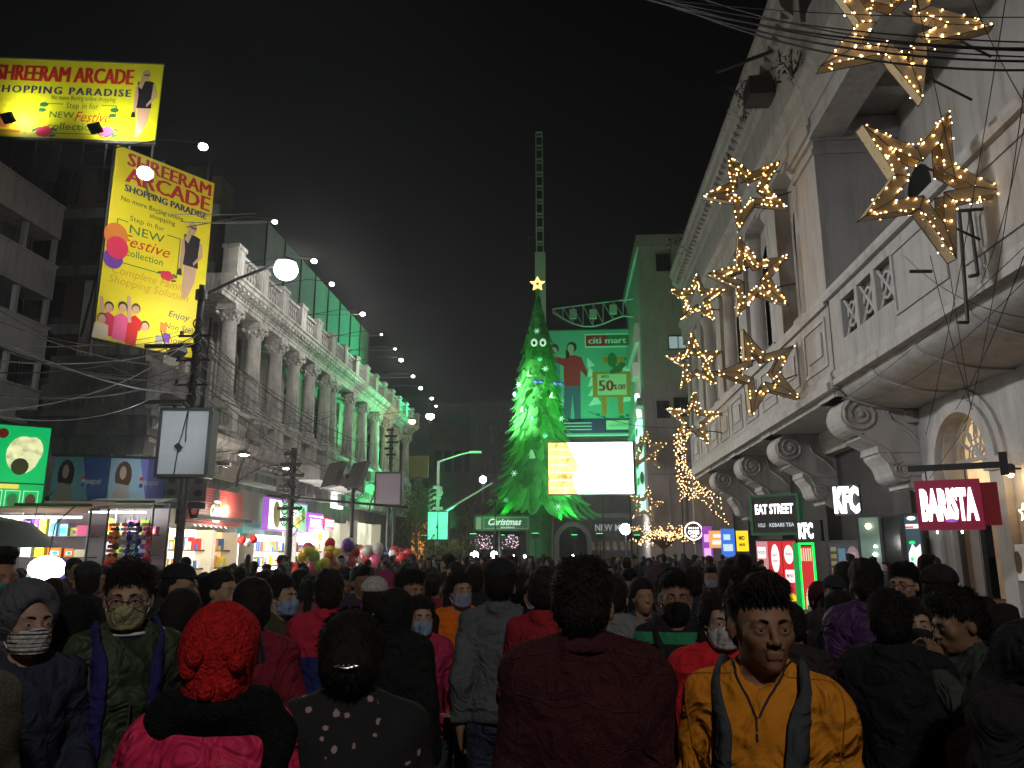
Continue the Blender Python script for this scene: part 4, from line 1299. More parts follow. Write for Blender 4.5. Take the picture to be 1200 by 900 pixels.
mb = MB(); poly(mb, [(.10 * cw, .36 * ch), (.24 * cw, .36 * ch), (.235 * cw, .70 * ch), (.19 * cw, .75 * ch), (.12 * cw, .72 * ch)], -.018); mb.build('printed_coat', M['p_teal'], Cm)
mb = MB(); rect(mb, .57 * cw, .36 * ch, .96 * cw, .60 * ch, -.02); rect(mb, .66 * cw, .2 * ch, .71 * cw, .36 * ch, -.02); rect(mb, .83 * cw, .2 * ch, .88 * cw, .36 * ch, -.02); rect(mb, .68 * cw, .68 * ch, .9 * cw, .74 * ch, -.02)
mb.build('printed_sign', M['p_orange'], Cm)
mb = MB(); rect(mb, .62 * cw, .38 * ch, .92 * cw, .575 * ch, -.024); rect(mb, .70 * cw, .06 * ch, .97 * cw, .145 * ch, -.026); mb.build('printed_panel', M['p_cream'], Cm)
T(Cm, '50', .71, .42, .15, .10, M['p_red'], cw, ch, .02, y=-.03); T(Cm, '% OFF', .85, .43, .12, .05, M['p_red'], cw, ch, .02, y=-.03); T(Cm, 'UPTO', .70, .54, .08, .025, M['p_black'], cw, ch, .02, y=-.03)
T(Cm, 'SAPPHIRE', .835, .085, .22, .03, M['p_teal'], cw, ch, .01, y=-.034)
mb = MB(); rect(mb, 0, .03 * ch, cw, .165 * ch, -.02); mb.build('printed_strip', M['p_navy'], Cm)
mb = MB(); ell(mb, .78 * cw, .71 * ch, .05 * cw, .07 * ch, -.024); mb.build('printed_tree', M['p_dgreen'], Cm)
mb = MB(); 
for k in range(3): rect(mb, .2 * cw, (.06 + .03 * k) * ch, .55 * cw, (.068 + .03 * k) * ch, -.026)
mb.build('printed_lines', M['p_white'], Cm)
mb = MB()
for (x, z, r) in ((.83, .62, .05), (.88, .66, .04), (.78, .6, .03), (.92, .72, .02), (.62, .2, .02), (.68, .18, .015), (.86, .17, .03), (.92, .19, .02)): ell(mb, x * cw, z * ch, r * cw, r * cw * .8, -.028)
mb.build('printed_motif', M['p_dgreen'], Cm)
a = atY(643, 579, 45.4); b = atY(741, 518, 45.4)
S = thing('led_screen', 'glaring white LED screen under the citi mart billboard', 'screen', (a.x, 45.4, a.z))
sw, sh = b.x - a.x, b.z - a.z
mb = MB(); mb.box(0, 0, 0, sw, .3, sh); mb.build('display', emis('led_white', (1, .98, 1), 5.0), S)
mb = MB(); poly(mb, [(0, 0), (sw * .34, 0), (sw * .28, sh * .3), (sw * .36, sh * .55), (sw * .22, sh), (0, sh)], -.01); mb.build('picture', emis('led_orange', (1, .62, .22), 1.7, .7, 1.6), S)
mb = MB(); 
for k in range(6): rect(mb, sw * .02, sh * (.1 + .15 * k), sw * (.22 + .05 * (k % 3)), sh * (.13 + .15 * k), -.02)
mb.build('picture', emis('led_peach', (1, .6, .3), 3.0), S)
mb = MB(); mb.box(-.03, .0, -.05, sw + .12, .4, 0); mb.box(-.03, .0, sh, sw + .12, .4, sh + .05); mb.box(-.03, .02, 0, 0, .4, sh); mb.box(sw, -.04, 0, sw + .12, .4, sh)
for x in (sw * .62, sw - .3): mb.box(x, .1, -a.z, x + .1, .25, -.15)
mb.build('frame', M['dark'], S)
lamp('screen_glow', (a.x + sw / 2, 45.2, a.z + sh / 2), 500, (.95, .97, 1), 2.0, 'SPOT', aim=(a.x + sw / 2, 30, 1), cone=160)
# steel gantry from the tower to the pale building
G = thing('steel_gantry', 'long steel lattice arm reaching from the tower to the pale building', 'gantry', (0, 0, 0))
p0 = atY(648, 362, 62); p1 = atY(742, 350, 62); q0 = atY(648, 366, 62); q1 = atY(742, 371, 62)
mb = MB()
N = 8
mid = []
for k in range(N + 1):
    f = k / N
    up = p0.lerp(p1, f) + Vector((0, 0, 0)); lo_ = q0.lerp(q1, f) - Vector((0, 0, 1.1 * sin(pi * min(f * 1.2, 1)) * (f < .84)))
    mid.append((up, lo_))
for k in range(N):
    mb.cyl(mid[k][0], mid[k + 1][0], .07, .07, 5); mb.cyl(mid[k][1], mid[k + 1][1], .07, .07, 5)
    mb.cyl(mid[k][0], mid[k + 1][1], .04, .04, 4); mb.cyl(mid[k][0], mid[k][1], .05, .05, 4)
mb.build('truss', mat('steel_paint', (.42, .45, .42), .5, .1, 4), G)
lamp('green_flood_beam', (2.5, 57, 3.2), 5200, (.05, 1, .3), .3, 'SPOT', aim=(3.4, 62, 22), cone=26, blend=.9)  # added spot without a fixture, turns the truss brighter green
for k in (2, 4, 6):
    c = (mid[k][0] + mid[k][1]) / 2
    MB().box(c.x - .3, c.y - .2, c.z - .35, c.x + .3, c.y + .1, c.z + .45).build('junction_plate', MATS['steel_paint'], G)

# lattice tower (boom) behind the tree
Tw = thing('lattice_mast', 'tall thin lattice mast rising behind the tree top, lit green near the bottom', 'mast')
mt_ = mat('grey_paint', (.38, .4, .38), .6, .1, 4)
def twp(py): return atY(633, py, 55).z
x0, x1 = atY(629, 340, 55).x, atY(637, 340, 55).x
z0, z1 = 0, twp(155)
mb = MB()
zb = twp(300)
for x in (x0, x1):
    for y in (55, 55.6): mb.box(x - .035, y - .035, zb, x + .035, y + .035, z1)
n = 9
for k in range(n + 1):
    z = zb + (z1 - zb) * k / n
    mb.box(x0 + .04, 54.98, z - .08, x1 - .04, 55.06, z + .08)
    mb.box(x0 + .04, 55.56, z - .05, x1 - .04, 55.64, z + .05)
mb.build('ladder_section', mt_, Tw)
mb = MB(); mb.box(x0 - .12, 54.9, 0, x1 + .16, 55.7, zb + .3); mb.build('clad_section', mt_, Tw)
mb = MB(); mb.cyl((x0 - .6, 55, zb - 3), (x0 - .6, 55, zb + 1.5), .03, .03, 5); mb.cyl((x0 - .6, 55, zb + 1.5), (x0, 55, zb + 1.5), .03); mb.cyl((x0 - .6, 55, zb - 3), (x0, 55, zb - 3), .03); mb.build('side_rod', M['iron'], Tw)

# ------------------------------------------------------------------ the giant tree
TY = 50.0
tb = atY(632, 605, TY); TX = tb.x
Zb = tb.z; Zt = atY(631, 340, TY).z
print('tree', TX, Zb, Zt)
TR = thing('christmas_tree', 'giant green fabric Christmas tree with cartoon eyes and a lit star on top', 'christmas tree', (TX, TY, 0))
mleaf = bpy.data.materials.new('green_net'); mleaf.use_nodes = True
n = mleaf.node_tree; n.nodes.clear()
o_ = n.nodes.new('ShaderNodeOutputMaterial'); d_ = n.nodes.new('ShaderNodeBsdfDiffuse'); t_ = n.nodes.new('ShaderNodeBsdfTranslucent'); tr_ = n.nodes.new('ShaderNodeBsdfTransparent')
m1 = n.nodes.new('ShaderNodeMixShader'); m2 = n.nodes.new('ShaderNodeMixShader')
tc = n.nodes.new('ShaderNodeTexCoord'); nz = n.nodes.new('ShaderNodeTexNoise'); nz.inputs['Scale'].default_value = 2.0; nz.inputs['Detail'].default_value = 5
oi = n.nodes.new('ShaderNodeObjectInfo')
rp = n.nodes.new('ShaderNodeValToRGB'); rp.color_ramp.elements[0].position = .3; rp.color_ramp.elements[0].color = (.03, .24, .05, 1); rp.color_ramp.elements[1].position = .75; rp.color_ramp.elements[1].color = (.10, .60, .13, 1)
ad = n.nodes.new('ShaderNodeMath'); ad.operation = 'MULTIPLY_ADD'; ad.inputs[1].default_value = .5; ad.inputs[2].default_value = -.22
ad2 = n.nodes.new('ShaderNodeMath'); ad2.operation = 'ADD'
n.links.new(tc.outputs['Object'], nz.inputs['Vector']); n.links.new(oi.outputs['Random'], ad.inputs[0]); n.links.new(nz.outputs[0], ad2.inputs[0]); n.links.new(ad.outputs[0], ad2.inputs[1])
n.links.new(ad2.outputs[0], rp.inputs[0]); n.links.new(rp.outputs[0], d_.inputs[0]); n.links.new(rp.outputs[0], t_.inputs[0])
m1.inputs[0].default_value = .45; m2.inputs[0].default_value = .13
n.links.new(d_.outputs[0], m1.inputs[1]); n.links.new(t_.outputs[0], m1.inputs[2]); n.links.new(m1.outputs[0], m2.inputs[1]); n.links.new(tr_.outputs[0], m2.inputs[2]); n.links.new(m2.outputs[0], o_.inputs[0])
# pennant leaf: a hanging strip with a pointed tip kicking outwards
def leafgeo(n_seg=6, wid=.13, kick=.30):
    V_, F_ = [], []
    for j in range(n_seg + 1):
        f = j / n_seg
        w = wid * (1 - .15 * f) if f < .7 else wid * .9 * (1 - ((f - .7) / .3) ** 1.3)
        w = max(w, .008)
        x = .22 * f + kick * f ** 2.2; z = -.95 * f + .16 * f ** 4
        for s_, dd in ((-1, -.015), (0, .02), (1, -.015)): V_.append((x + dd, s_ * w, z + dd * .5))
    for j in range(n_seg):
        for i_ in range(2):
            a = j * 3 + i_; F_.append((a, a + 1, a + 4, a + 3))
    return V_, F_
lv, lf = leafgeo()
lm = MB(); lm.add(lv, lf, True); leafme = lm.mesh('leaf', mleaf)
H = Zt - Zb
def trad(f):   # radius by height fraction
    px = np.interp(f, [0, .06, .15, .28, .42, .58, .72, .85, .94, 1], [70, 60, 52, 44.5, 37, 30, 24, 15, 8, 3])
    return px / 900.0 * TY
leaves = []
k = 0; f = .035
while f < .97:
    r = trad(f); L = 1.05 + 1.9 * (1 - f) ** 1.3
    cnt = int(max(9, 2 * pi * r / (.20 * L + .02)))
    for i in range(cnt):
        a = 2 * pi * (i + .5 * (k % 2)) / cnt + random.uniform(-.06, .06)
        s = L * random.uniform(.80, 1.25)
        ri = max(.04, r - s * .52 * (1 - .35 * f) + random.uniform(-.08, .08))
        leaves.append((a, ri, Zb + f * H + s * .55, s, f))
    f += .034 + .020 * (1 - f); k += 1
front = sorted(leaves, key=lambda q: (sin(q[0]) > .25, -q[3]))
for q in front[:290]:
    a, ri, z, s, f = q
    link('leaf', leafme, TR, (ri * cos(a), ri * sin(a), z), (random.uniform(-.18, .18), random.uniform(-.14, .06) + .25 * f, a), (s * (1 - .35 * f), s, s))
rest = MB()
for q in front[290:]:
    a, ri, z, s, f = q
    Mx = Matrix.Translation((ri * cos(a), ri * sin(a), z)) @ Matrix.Rotation(a + random.uniform(-.1, .1), 4, 'Z') @ Matrix.Rotation(random.uniform(-.14, .06) + .25 * f, 4, 'Y') @ Matrix.Diagonal((s * (1 - .35 * f), s, s, 1))
    rest.add([Mx @ Vector(v) for v in lv], lf, True)
o = rest.build('leaves', mleaf, TR); o['kind'] = 'stuff'
print('leaves', len(leaves))
mb = MB()
prof = [(max(trad(f) * .66 - .15, .06), Zb + .6 + f * (H - .6)) for f in [i / 14 for i in range(15)]]
mb.lathe((0, 0, 0), prof, 28)
mb.build('netting_cone', mleaf, TR)
mb = MB()
tw = 16 / 900 * TY
mb.lathe((0, 0, 0), [(tw, 0), (tw * .95, 2), (tw * 1.05, Zb + .8)], 14, False)
mb.build('trunk_drape', mat('green_drape', (.03, .16, .05), .85, .3, 3, .3, 6), TR)
# bells, flakes, eyes
for (px, py) in ((627, 408), (637, 408)):
    p = atY(px, py, TY); f = (p.z - Zb) / H; r = trad(f) + .12
    mb = MB(); mb.ball((p.x - TX, -r, p.z), .22, 12, 8, (1, .4, 1.25)); e = mb.build('eye', emis('eye_white', (.8, 1, .85), .55), TR)
    mb = MB(); mb.ball((p.x - TX, -r - .09, p.z - .05), .10, 10, 6, (1, .3, 1.3)); mb.build('pupil', M['p_black'], e)
flk = [(610, 457), (606, 468), (648, 470), (658, 497), (627, 498), (626, 540), (606, 560), (634, 428), (622, 445), (640, 440), (598, 590), (665, 582), (655, 598), (640, 517), (615, 487), (630, 395), (668, 565), (625, 537)]
for i, (px, py) in enumerate(flk):
    p = atY(px, py, TY); f = max(0, (p.z - Zb) / H); dx = p.x - TX
    r = trad(f) + .35; yy = -sqrt(max(.1, r * r - dx * dx))
    mb = MB()
    if i % 3 == 0:
        for q in range(3):
            a = q * pi / 3; mb.cyl((dx - .2 * cos(a), yy, p.z - .2 * sin(a)), (dx + .2 * cos(a), yy, p.z + .2 * sin(a)), .025, .025, 4)
        mb.build('snowflake', emis('flake', (.5, 1, .75), .7), TR)
    elif i % 3 == 1:
        mb.ball((dx, yy, p.z), .17, 10, 7); mb.build('bauble', mat('bauble_green', (.15, .55, .4), .25, .1, 2), TR)
    else:
        mb.lathe((dx, yy, p.z), [(.2, -.18), (.17, -.1), (.1, .1), (.05, .18)], 10); mb.build('bell', mat('bell_pale', (.35, .6, .4), .4, .1, 2), TR)
for (px, py) in ((655, 455), (633, 455)):
    p = atY(px, py, TY); dx = p.x - TX; r = trad((p.z - Zb) / H) + .3; yy = -sqrt(max(.1, r * r - dx * dx))
    mb = MB()
    for s in (-1, 1): mb.ball((dx + s * .17, yy, p.z), .16, 8, 6, (1.1, .5, .7))
    mb.ball((dx, yy - .05, p.z), .06); mb.build('bow', flat('bow_blue', (.03, .08, .35)), TR)
# star on top
p = atY(630.5, 333, TY)
mb = MB()
for rr, yy in ((.52, -.05), (.30, -.08)):
    pts = [((rr if k % 2 == 0 else rr * .42) * sin(k * pi / 5), yy, p.z + (rr if k % 2 == 0 else rr * .42) * cos(k * pi / 5)) for k in range(10)]
    mb.tube(pts, .035, 5, True)
mb.build('top_star', emis('top_star_led', (1, .62, .18), 4.0), TR)
# green floodlights round the trunk (they are what turns the place green)
gl = (.035, 1, .14)
for i, (x, y) in enumerate(((-3.6, -5.5), (0, -6.5), (3.6, -5.5), (-7.0, -2), (6.0, -2), (-2.2, -2.8), (2.2, -2.8))):
    loc = (TX + x, TY + y, 2.9)
    t = thing('green_floodlight', 'green floodlight on a short post ringed round the foot of the giant tree', 'floodlight', (loc[0], loc[1], 0), 0, 'green floodlights round the tree')
    mb = MB(); mb.cyl((0, 0, 0), (0, 0, 2.6), .04, .04, 6); mb.build('post', M['dark'], t)
    mb = MB(); mb.box(-.22, -.1, 2.6, .22, .1, 2.86); mb.build('housing', M['dark'], t)
    mb = MB(); mb.box(-.18, -.08, 2.86, .18, .08, 2.87); mb.build('lens', emis('green_lens', (.05, 1, .2), 8), t)
    lamp('green_flood_beam', loc, 380, gl, .2, 'SPOT', aim=(TX, TY, 11 if abs(x) < 6 else 13), cone=90, blend=.9)
    lamp('green_flood_beam', (loc[0], loc[1] - .05, 2.95), 900 if x < 0 else 1500, gl, .2, 'SPOT', aim=(TX, TY, 19.5), cone=40, blend=.9)
# taller floodlight masts added round the tree to even out its green light
for (x, y, z, P) in ((-6.0, -10, 5.5, 1700), (8.5, -4.0, 7.5, 4600), (-1.6, -13.5, 4.2, 2800), (-10.5, 1, 6.0, 1500)):
    t = thing('added_floodlight_mast', 'added thin mast with a green floodlight set back from the giant tree', 'floodlight', (TX + x, TY + y, 0), 0, 'added floodlight masts round the tree')
    mb = MB(); mb.cyl((0, 0, 0), (0, 0, z), .035, .03, 6); mb.build('post', M['dark'], t)
    mb = MB(); mb.box(-.14, -.08, z, .14, .08, z + .2); mb.build('housing', M['dark'], t)
    lamp('green_flood_beam', (TX + x * .97, TY + y * .97, z + .3), P, gl, .25, 'SPOT', aim=(TX, TY, 12), cone=46, blend=1)
# added spots without fixtures: green wash on buildings, billboard and mast
lamp('green_flood_beam', (TX - 5, TY - 3, 3.1), 9000, (.06, 1, .30), .3, 'SPOT', aim=(XL, 39, 9.5), cone=72, blend=.9)
lamp('green_flood_beam', (TX + 1.5, 60, 3.1), 8500, (.06, 1, .32), .3, 'SPOT', aim=(6.05, 67, 15), cone=80, blend=.9)
lamp('green_flood_beam', (TX + 2, TY + 9, 3.1), 5200, (.10, 1, .38), .3, 'SPOT', aim=(3.0, 70, 15), cone=60, blend=.9)
lamp('green_flood_beam', (TX + 1.5, TY + 2.5, 3.1), 1700, (.05, 1, .22), .3, 'SPOT', aim=(x0 + .3, 55, 19), cone=40, blend=.9)
lamp('green_flood_beam', (TX - 3, TY + 3, 9.5), 9000, (.05, 1, .42), .4, 'SPOT', aim=(-13.8, 46, 15), cone=50, blend=.9)
# ------------------------------------------------------------------ fairy light stars over the street
net = bpy.data.materials.new('gold_net'); net.use_nodes = True
n = net.node_tree; n.nodes.clear()
o_ = n.nodes.new('ShaderNodeOutputMaterial'); b_ = n.nodes.new('ShaderNodeBsdfPrincipled'); tr_ = n.nodes.new('ShaderNodeBsdfTransparent'); mx_ = n.nodes.new('ShaderNodeMixShader')
b_.inputs['Base Color'].default_value = (.50, .38, .22, 1); b_.inputs['Roughness'].default_value = .55; b_.inputs['Metallic'].default_value = .2
tc = n.nodes.new('ShaderNodeTexCoord'); vo = n.nodes.new('ShaderNodeTexVoronoi'); vo.feature = 'DISTANCE_TO_EDGE'; vo.inputs['Scale'].default_value = 26
gt = n.nodes.new('ShaderNodeMath'); gt.operation = 'GREATER_THAN'; gt.inputs[1].default_value = .30
n.links.new(tc.outputs['Object'], vo.inputs['Vector']); n.links.new(vo.outputs[0], gt.inputs[0]); n.links.new(gt.outputs[0], mx_.inputs[0])
n.links.new(b_.outputs[0], mx_.inputs[1]); n.links.new(tr_.outputs[0], mx_.inputs[2]); n.links.new(mx_.outputs[0], o_.inputs[0])


def star(label, px, py, Y, rpx, bulbs, rot=0.0, tilt=0.0, rb=.016, yaw=0.0, thick=None, anchor=True, bm=None, inner=.56):
    c = atY(px, py, Y)
    Rr = rpx / 900.0 * Y
    th = thick or Rr * .09
    t = thing('fairy_light_star', label, 'star light', c, yaw, 'fairy light stars along the old building')
    t.rotation_euler = (tilt, rot, yaw)
    def pt(k, s=1.0):
        rr = Rr * s * (1 if k % 2 == 0 else .41)
        return rr * sin(k * pi / 5), rr * cos(k * pi / 5)
    mb = MB()
    for k in range(10):
        a, b = pt(k), pt(k + 1); c_, d = pt(k + 1, inner), pt(k, inner)
        for y in (-th, th):
            mb.quad((a[0], y, a[1]), (b[0], y, b[1]), (c_[0], y, c_[1]), (d[0], y, d[1]))
        mb.quad((a[0], -th, a[1]), (b[0], -th, b[1]), (b[0], th, b[1]), (a[0], th, a[1]))
    mb.build('netting', net, t)
    mb = MB()
    for s in (1.0, inner):
        for y in (-th, th):
            mb.tube([(*[pt(k, s)[0]], y, pt(k, s)[1]) for k in range(10)], .011 if Y < 16 else .02, 4, True)
    for k in range(10):
        a = pt(k); mb.cyl((a[0], -th, a[1]), (a[0], th, a[1]), .011, .011, 4)
        a = pt(k); b = pt(k, inner); mb.cyl((a[0], -th, a[1]), (b[0], -th, b[1]), .010, .01, 4)
    mb.build('wire_frame', M['iron'], t)
    mb = MB()
    for i in range(bulbs):
        k = i % 10
        f = (i // 10 + random.uniform(.1, .9)) / (bulbs / 10); g = random.random()
        a, b = pt(k), pt(k + 1); c_, d = pt(k + 1, inner), pt(k, inner)
        if random.random() < .80: g = random.choice((0.02, .03, .97))
        p1 = (a[0] * (1 - f) + b[0] * f, a[1] * (1 - f) + b[1] * f); p2 = (d[0] * (1 - f) + c_[0] * f, d[1] * (1 - f) + c_[1] * f)
        x = p1[0] * (1 - g) + p2[0] * g + random.uniform(-.02, .02); z = p1[1] * (1 - g) + p2[1] * g + random.uniform(-.02, .02)
        y = random.choice((-th - .02, -th - .02, th + .02)) if random.random() < .8 else random.uniform(-th, th)
        mb.octa((x, y, z), rb * random.uniform(.7, 1.15))
    o = mb.build('fairy_bulbs', bm or E['fairy'], t); o['kind'] = 'stuff'
    # bracket pole back to the wall
    if anchor:
        mb = MB()
        wx = 7.0 if Y > 20 else 7.0
        R_ = Matrix.Rotation(-yaw, 3, 'Z')
        mb.cyl((0, th + .05, -Rr * .3), R_ @ Vector((wx - c.x, .4, -Rr * .3)), .022, .022, 5)
        mb.cyl((0, th + .05, Rr * .3), R_ @ Vector((wx - c.x, .4, Rr * .3)), .022, .022, 5)
        mb.build('bracket', M['dark'], t)
    return t


star('nearest big gold star cut by the frame top behind the thick cables', 1050, 32, 11.2, 112, 190, .47, 0, .015, -.1, thick=.10)
star('big gold star on its side above the balcony with sparse lights', 1083, 214, 11.8, 104, 150, .40, .0, .014, .2, thick=.11)
star('upper bright gold star beside the stone pier', 875, 224, 22, 54, 150, -.38, 0, .017, -.15)
star('middle bright gold star right under the upper one by the pier', 880, 326, 22.3, 54, 140, -.24, 0, .017, .1)
star('dimmer gold star lowest of the pier stack', 890, 437, 22.6, 55, 85, -.35, 0, .016, .2)
star('small gold star level with the lit office windows', 817, 350, 33, 34, 110, .05, 0, .021, -.1, inner=.58)
star('small gold star second in its far stack', 814, 425, 33.6, 36, 120, -.08, 0, .021, .1, inner=.58)
star('small gold star third in its far stack', 812, 492, 34, 34, 110, .1, 0, .021, 0, inner=.58)
star('faint gold star hung far down the street over the green lit sign', 757, 528, 56, 26, 60, 0, 0, .035, 0, anchor=False, bm=E['fairyfar'])
star('faint gold star just above the lit tree far down the street', 757, 592, 56, 22, 50, .2, 0, .035, 0, anchor=False, bm=E['fairyfar'])
# curtain of fairy lights going down from the far stack
t = thing('fairy_light_curtain', 'drooping curtain of orange fairy lights under the far star stack', 'fairy lights', atY(798, 540, 38))
mb = MB(); mw = MB()
base = Vector(t.location)
for s in range(9):
    x0_ = 790 + s * 2.2
    pts = []
    for k in range(22):
        f = k / 21
        q = atY(x0_ - 16 * sin(pi * f) * (s / 9) + 10 * f * f + s * 2.4 * f, 508 + f * 72 + 3 * sin(s), 38 + s * .22) - base
        pts.append(q)
        if random.random() < .85: mb.octa(q + Vector(rng.normal(size=3)) * .05, .028)
    mw.tube(pts, .006, 3)
o = mb.build('bulbs', E['fairyfar'], t); o['kind'] = 'stuff'; mw.build('wire', M['cable'], t)
t = thing('fairy_light_string', 'string of orange fairy lights drooping below the balcony end', 'fairy lights', atY(830, 590, 42))
mb = MB(); mw = MB(); base = Vector(t.location); pts = []
for s in range(3):
    pts = []
    for k in range(26):
        f = k / 25; q = atY(792 + 55 * f + s * 3, 560 + s * 9 + 30 * f + 6 * sin(f * 6 + s), 42) - base; pts.append(q); mb.octa(q + Vector(rng.normal(size=3)) * .06, .026)
    mw.tube(pts, .006, 3)
o = mb.build('bulbs', E['fairyfar'], t); o['kind'] = 'stuff'; mw.build('wire', M['cable'], t)
# tree wrapped in fairy lights far right
c = atY(776, 640, 52)
t = thing('fairy_lit_tree', 'low spreading bare tree wrapped in hundreds of warm fairy lights', 'tree', (c.x, 52, 0))
mb = MB(); ml = MB()
mb.cyl((0, 0, 0), (.1, 0, 2.2), .14, .1, 7)
hz = atY(776, 626, 52).z
for i in range(34):
    a = random.random() * 6.28; L = random.uniform(1.2, 2.7)
    e = Vector((cos(a) * L, sin(a) * L * .6, hz - 2.2 + random.uniform(-.45, .75)))
    p = [Vector((.1, 0, 2.0)), Vector((.1, 0, 2.2)) + Vector((e.x * .4, e.y * .4, .7)), Vector((.1 + e.x * .8, e.y * .8, 2.2 + e.z)), Vector((.1 + e.x, e.y, 2.2 + e.z - .25))]
    mb.tube(p, [.05, .035, .02, .01], 4)
    for k in range(15):
        f = .3 + .7 * k / 14
        j = min(2, int(f * 3)); q = p[j].lerp(p[j + 1], f * 3 - j)
        ml.octa(q + Vector(rng.normal(size=3)) * .1, random.uniform(.02, .034))
mb.build('trunk', M['wood'], t); o = ml.build('fairy_bulbs', E['fairyfar'], t); o['kind'] = 'stuff'
# tall green-white lit signs on the pale building
t = thing('vertical_light_sign', 'tall white and green glowing sign on the side of the pale building', 'sign', (5.9, 60.0, 4.9))
mb = MB(); mb.box(-.25, 0, 0, .12, 2.2, 7.2); mb.build('panel', emis('gw_sign', (.5, 1, .75), 1.3, .6, .6), t)
mb = MB(); 
for k in range(5): mb.box(-.27, .3, .8 + k * 1.3, -.25, 1.8, 1.4 + k * 1.3)
ell(mb, -.06, 2.6, .16, .5, -.01); ell(mb, -.06, 5.2, .15, .7, -.01); mb.build('motif', flat('gsign_green', (.02, .35, .12)), t)
mb = MB(); mb.ext([(6.6, 0), (7.5, 0), (9.2, 2.2), (8.3, 2.2)], 'x', -.2, .1); mb.v = [(x, y - 6.6, z + 7.4) for x, y, z in mb.v]; mb.build('slanted_light', emis('white_green', (.75, 1, .9), 1.6), t)

# ------------------------------------------------------------------ street lamps
lampme = None
def street_lamp(label, px, py, X, r, arm=True, P=0, em='lampwhite', group='lamps strung along the street on thin arms', col=(1, .97, .9)):
    p = atX(px, py, X)
    t = thing('street_lamp', label, 'street lamp', p, 0, group)
    mb = MB(); mb.ball((0, 0, 0), r, 14, 9, (1, 1, .75)); mb.build('bulb', E[em], t)
    mb = MB(); mb.lathe((0, 0, r * .45), [(r * .95, 0), (r * .8, r * .35), (r * .3, r * .6), (.03, r * .7)], 12)
    mb.build('hood', M['iron'], t)
    if arm:
        mb = MB(); L = X - (XL + .2)
        r_ = r
        mb.tube([(0, 0, r), (-L * .35, 0, r + .12), (-L, 0, r - .15)], .013, 5); mb.build('arm', M['dark'], t)
    if P: lamp('street_lamp_light', p + Vector((0, 0, -r * .4)), P, col, r)
    return t
rowl = [(322, 260, 0.072, 0), (368, 306, 0.094, 650), (389, 333, 0.086, 0), (425, 368, 0.101, 650), (447, 392, .05, 0), (463, 409, .05, 0), (470, 422, 0.108, 500), (484, 441, .09, 0), (493, 455, 0.108, 0), (506, 467, 0.101, 0), (511, 476, 0.072, 0)]
for i, (px, py, r, P) in enumerate(rowl):
    t = street_lamp('small white street lamp in the row hung along the left side of the street', px, py, -8.2, r, True, P)
    if P: lamp('added_throw_spot', Vector(t.location) + Vector((.1, 0, -.1)), 2000, (1, .96, .92), r, 'SPOT', aim=(7, t.location.y - 1, 6.5), cone=75, blend=1)  # extra spot added at the lamp to brighten the right facade
p = atX(238, 172, -8.0)
t = street_lamp('nearest small street lamp, over the top of the tall yellow hoarding', 238, 172, -8.0, .1, True, 0, group=None)
# unseen lamps added above the frame to brighten the facades and box sign
for yy, aim, P in ((7.5, (7.5, 14, 7.5), 3500), (5.5, (8.5, 19, 5.5), 2100), (3.0, (-24.5, 25, 9), 7500), (9.0, (-9.2, 17.5, 4.6), 2600)):
    xx = -8.2 if yy != 9.0 else -3.0
    t = thing('street_lamp', 'added street lamp overhead and out of view, brightening facades and signs', 'street lamp', (xx, yy, 11.2), 0, 'lamps strung along the street on thin arms')
    mb = MB(); mb.ball((0, 0, 0), .14, 14, 9, (1, 1, .75)); mb.build('bulb', E['lampwhite'], t)
    mb = MB(); mb.lathe((0, 0, .06), [(.13, 0), (.1, .05), (.03, .1)], 12); mb.cyl((0, 0, .1), (-3, 0, .3), .03); mb.build('hood', M['iron'], t)
    lamp('added_throw_spot', (xx + .05, yy, 11.0), P, (.96, .97, 1), .15, 'SPOT', aim=aim, cone={3.0: 36, 9.0: 13}.get(yy, 56), blend=1)
# unseen lamp added behind the camera as front light for the nearest rows
t = thing('street_lamp', 'added street lamp behind the viewpoint, out of view', 'street lamp', (1.5, -6.5, 8.2), 0)
mb = MB(); mb.ball((0, 0, 0), .16, 14, 9, (1, 1, .6)); mb.build('bulb', E['lampwhite'], t)
mb = MB(); mb.lathe((0, 0, .06), [(.17, 0), (.13, .06), (.03, .12)], 12); mb.tube([(0, 0, .1), (1.5, 0, .4), (4.5, 0, .2)], .04, 6); mb.cyl((4.5, 0, .3), (4.5, 0, -8.2), .09); mb.build('hood', M['iron'], t)
lamp('added_throw_spot', (1.5, -6.4, 8.0), 1200, (1, .93, .86), .2, 'SPOT', aim=(0, 3.2, 0.6), cone=64, blend=.8)
# the big glaring one on its pole arm
pb_ = atX(236, 347, -9.6)
t = thing('street_lamp', 'biggest glaring white globe lamp on a long arm in front of the colonnade', 'street lamp', (pb_.x, pb_.y, 0))
pl = atY(335, 316, pb_.y + 1.2)
mb = MB(); mb.cyl((0, 0, 5.2), (0, 0, pb_.z + .3), .11, .08, 10); mb.box(-1.4, -.05, 5.5, 0, .05, 5.6); mb.box(-1.4, -.05, 7.0, 0, .05, 7.1); mb.build('pole', M['dark'], t)
d = pl - pb_ + Vector((0, 0, pb_.z))
mb = MB(); mb.tube([(0, 0, pb_.z), (d.x * .4, d.y * .4, pb_.z + (d.z - pb_.z) * .55), (d.x * .8, d.y * .8, d.z + .02), d], .045, 6); mb.cyl((0, 0, pb_.z - .1), (0, 0, pb_.z + .15), .16); mb.build('arm', M['dark'], t)
mb = MB(); mb.ball(d, .33, 18, 12, (1, 1, .92)); mb.build('globe', E['lampwhite'], t)
mb = MB(); mb.lathe(d + Vector((0, 0, .2)), [(.3, 0), (.2, .12), (.05, .18)], 12); mb.build('hood', M['iron'], t)
mb = MB()
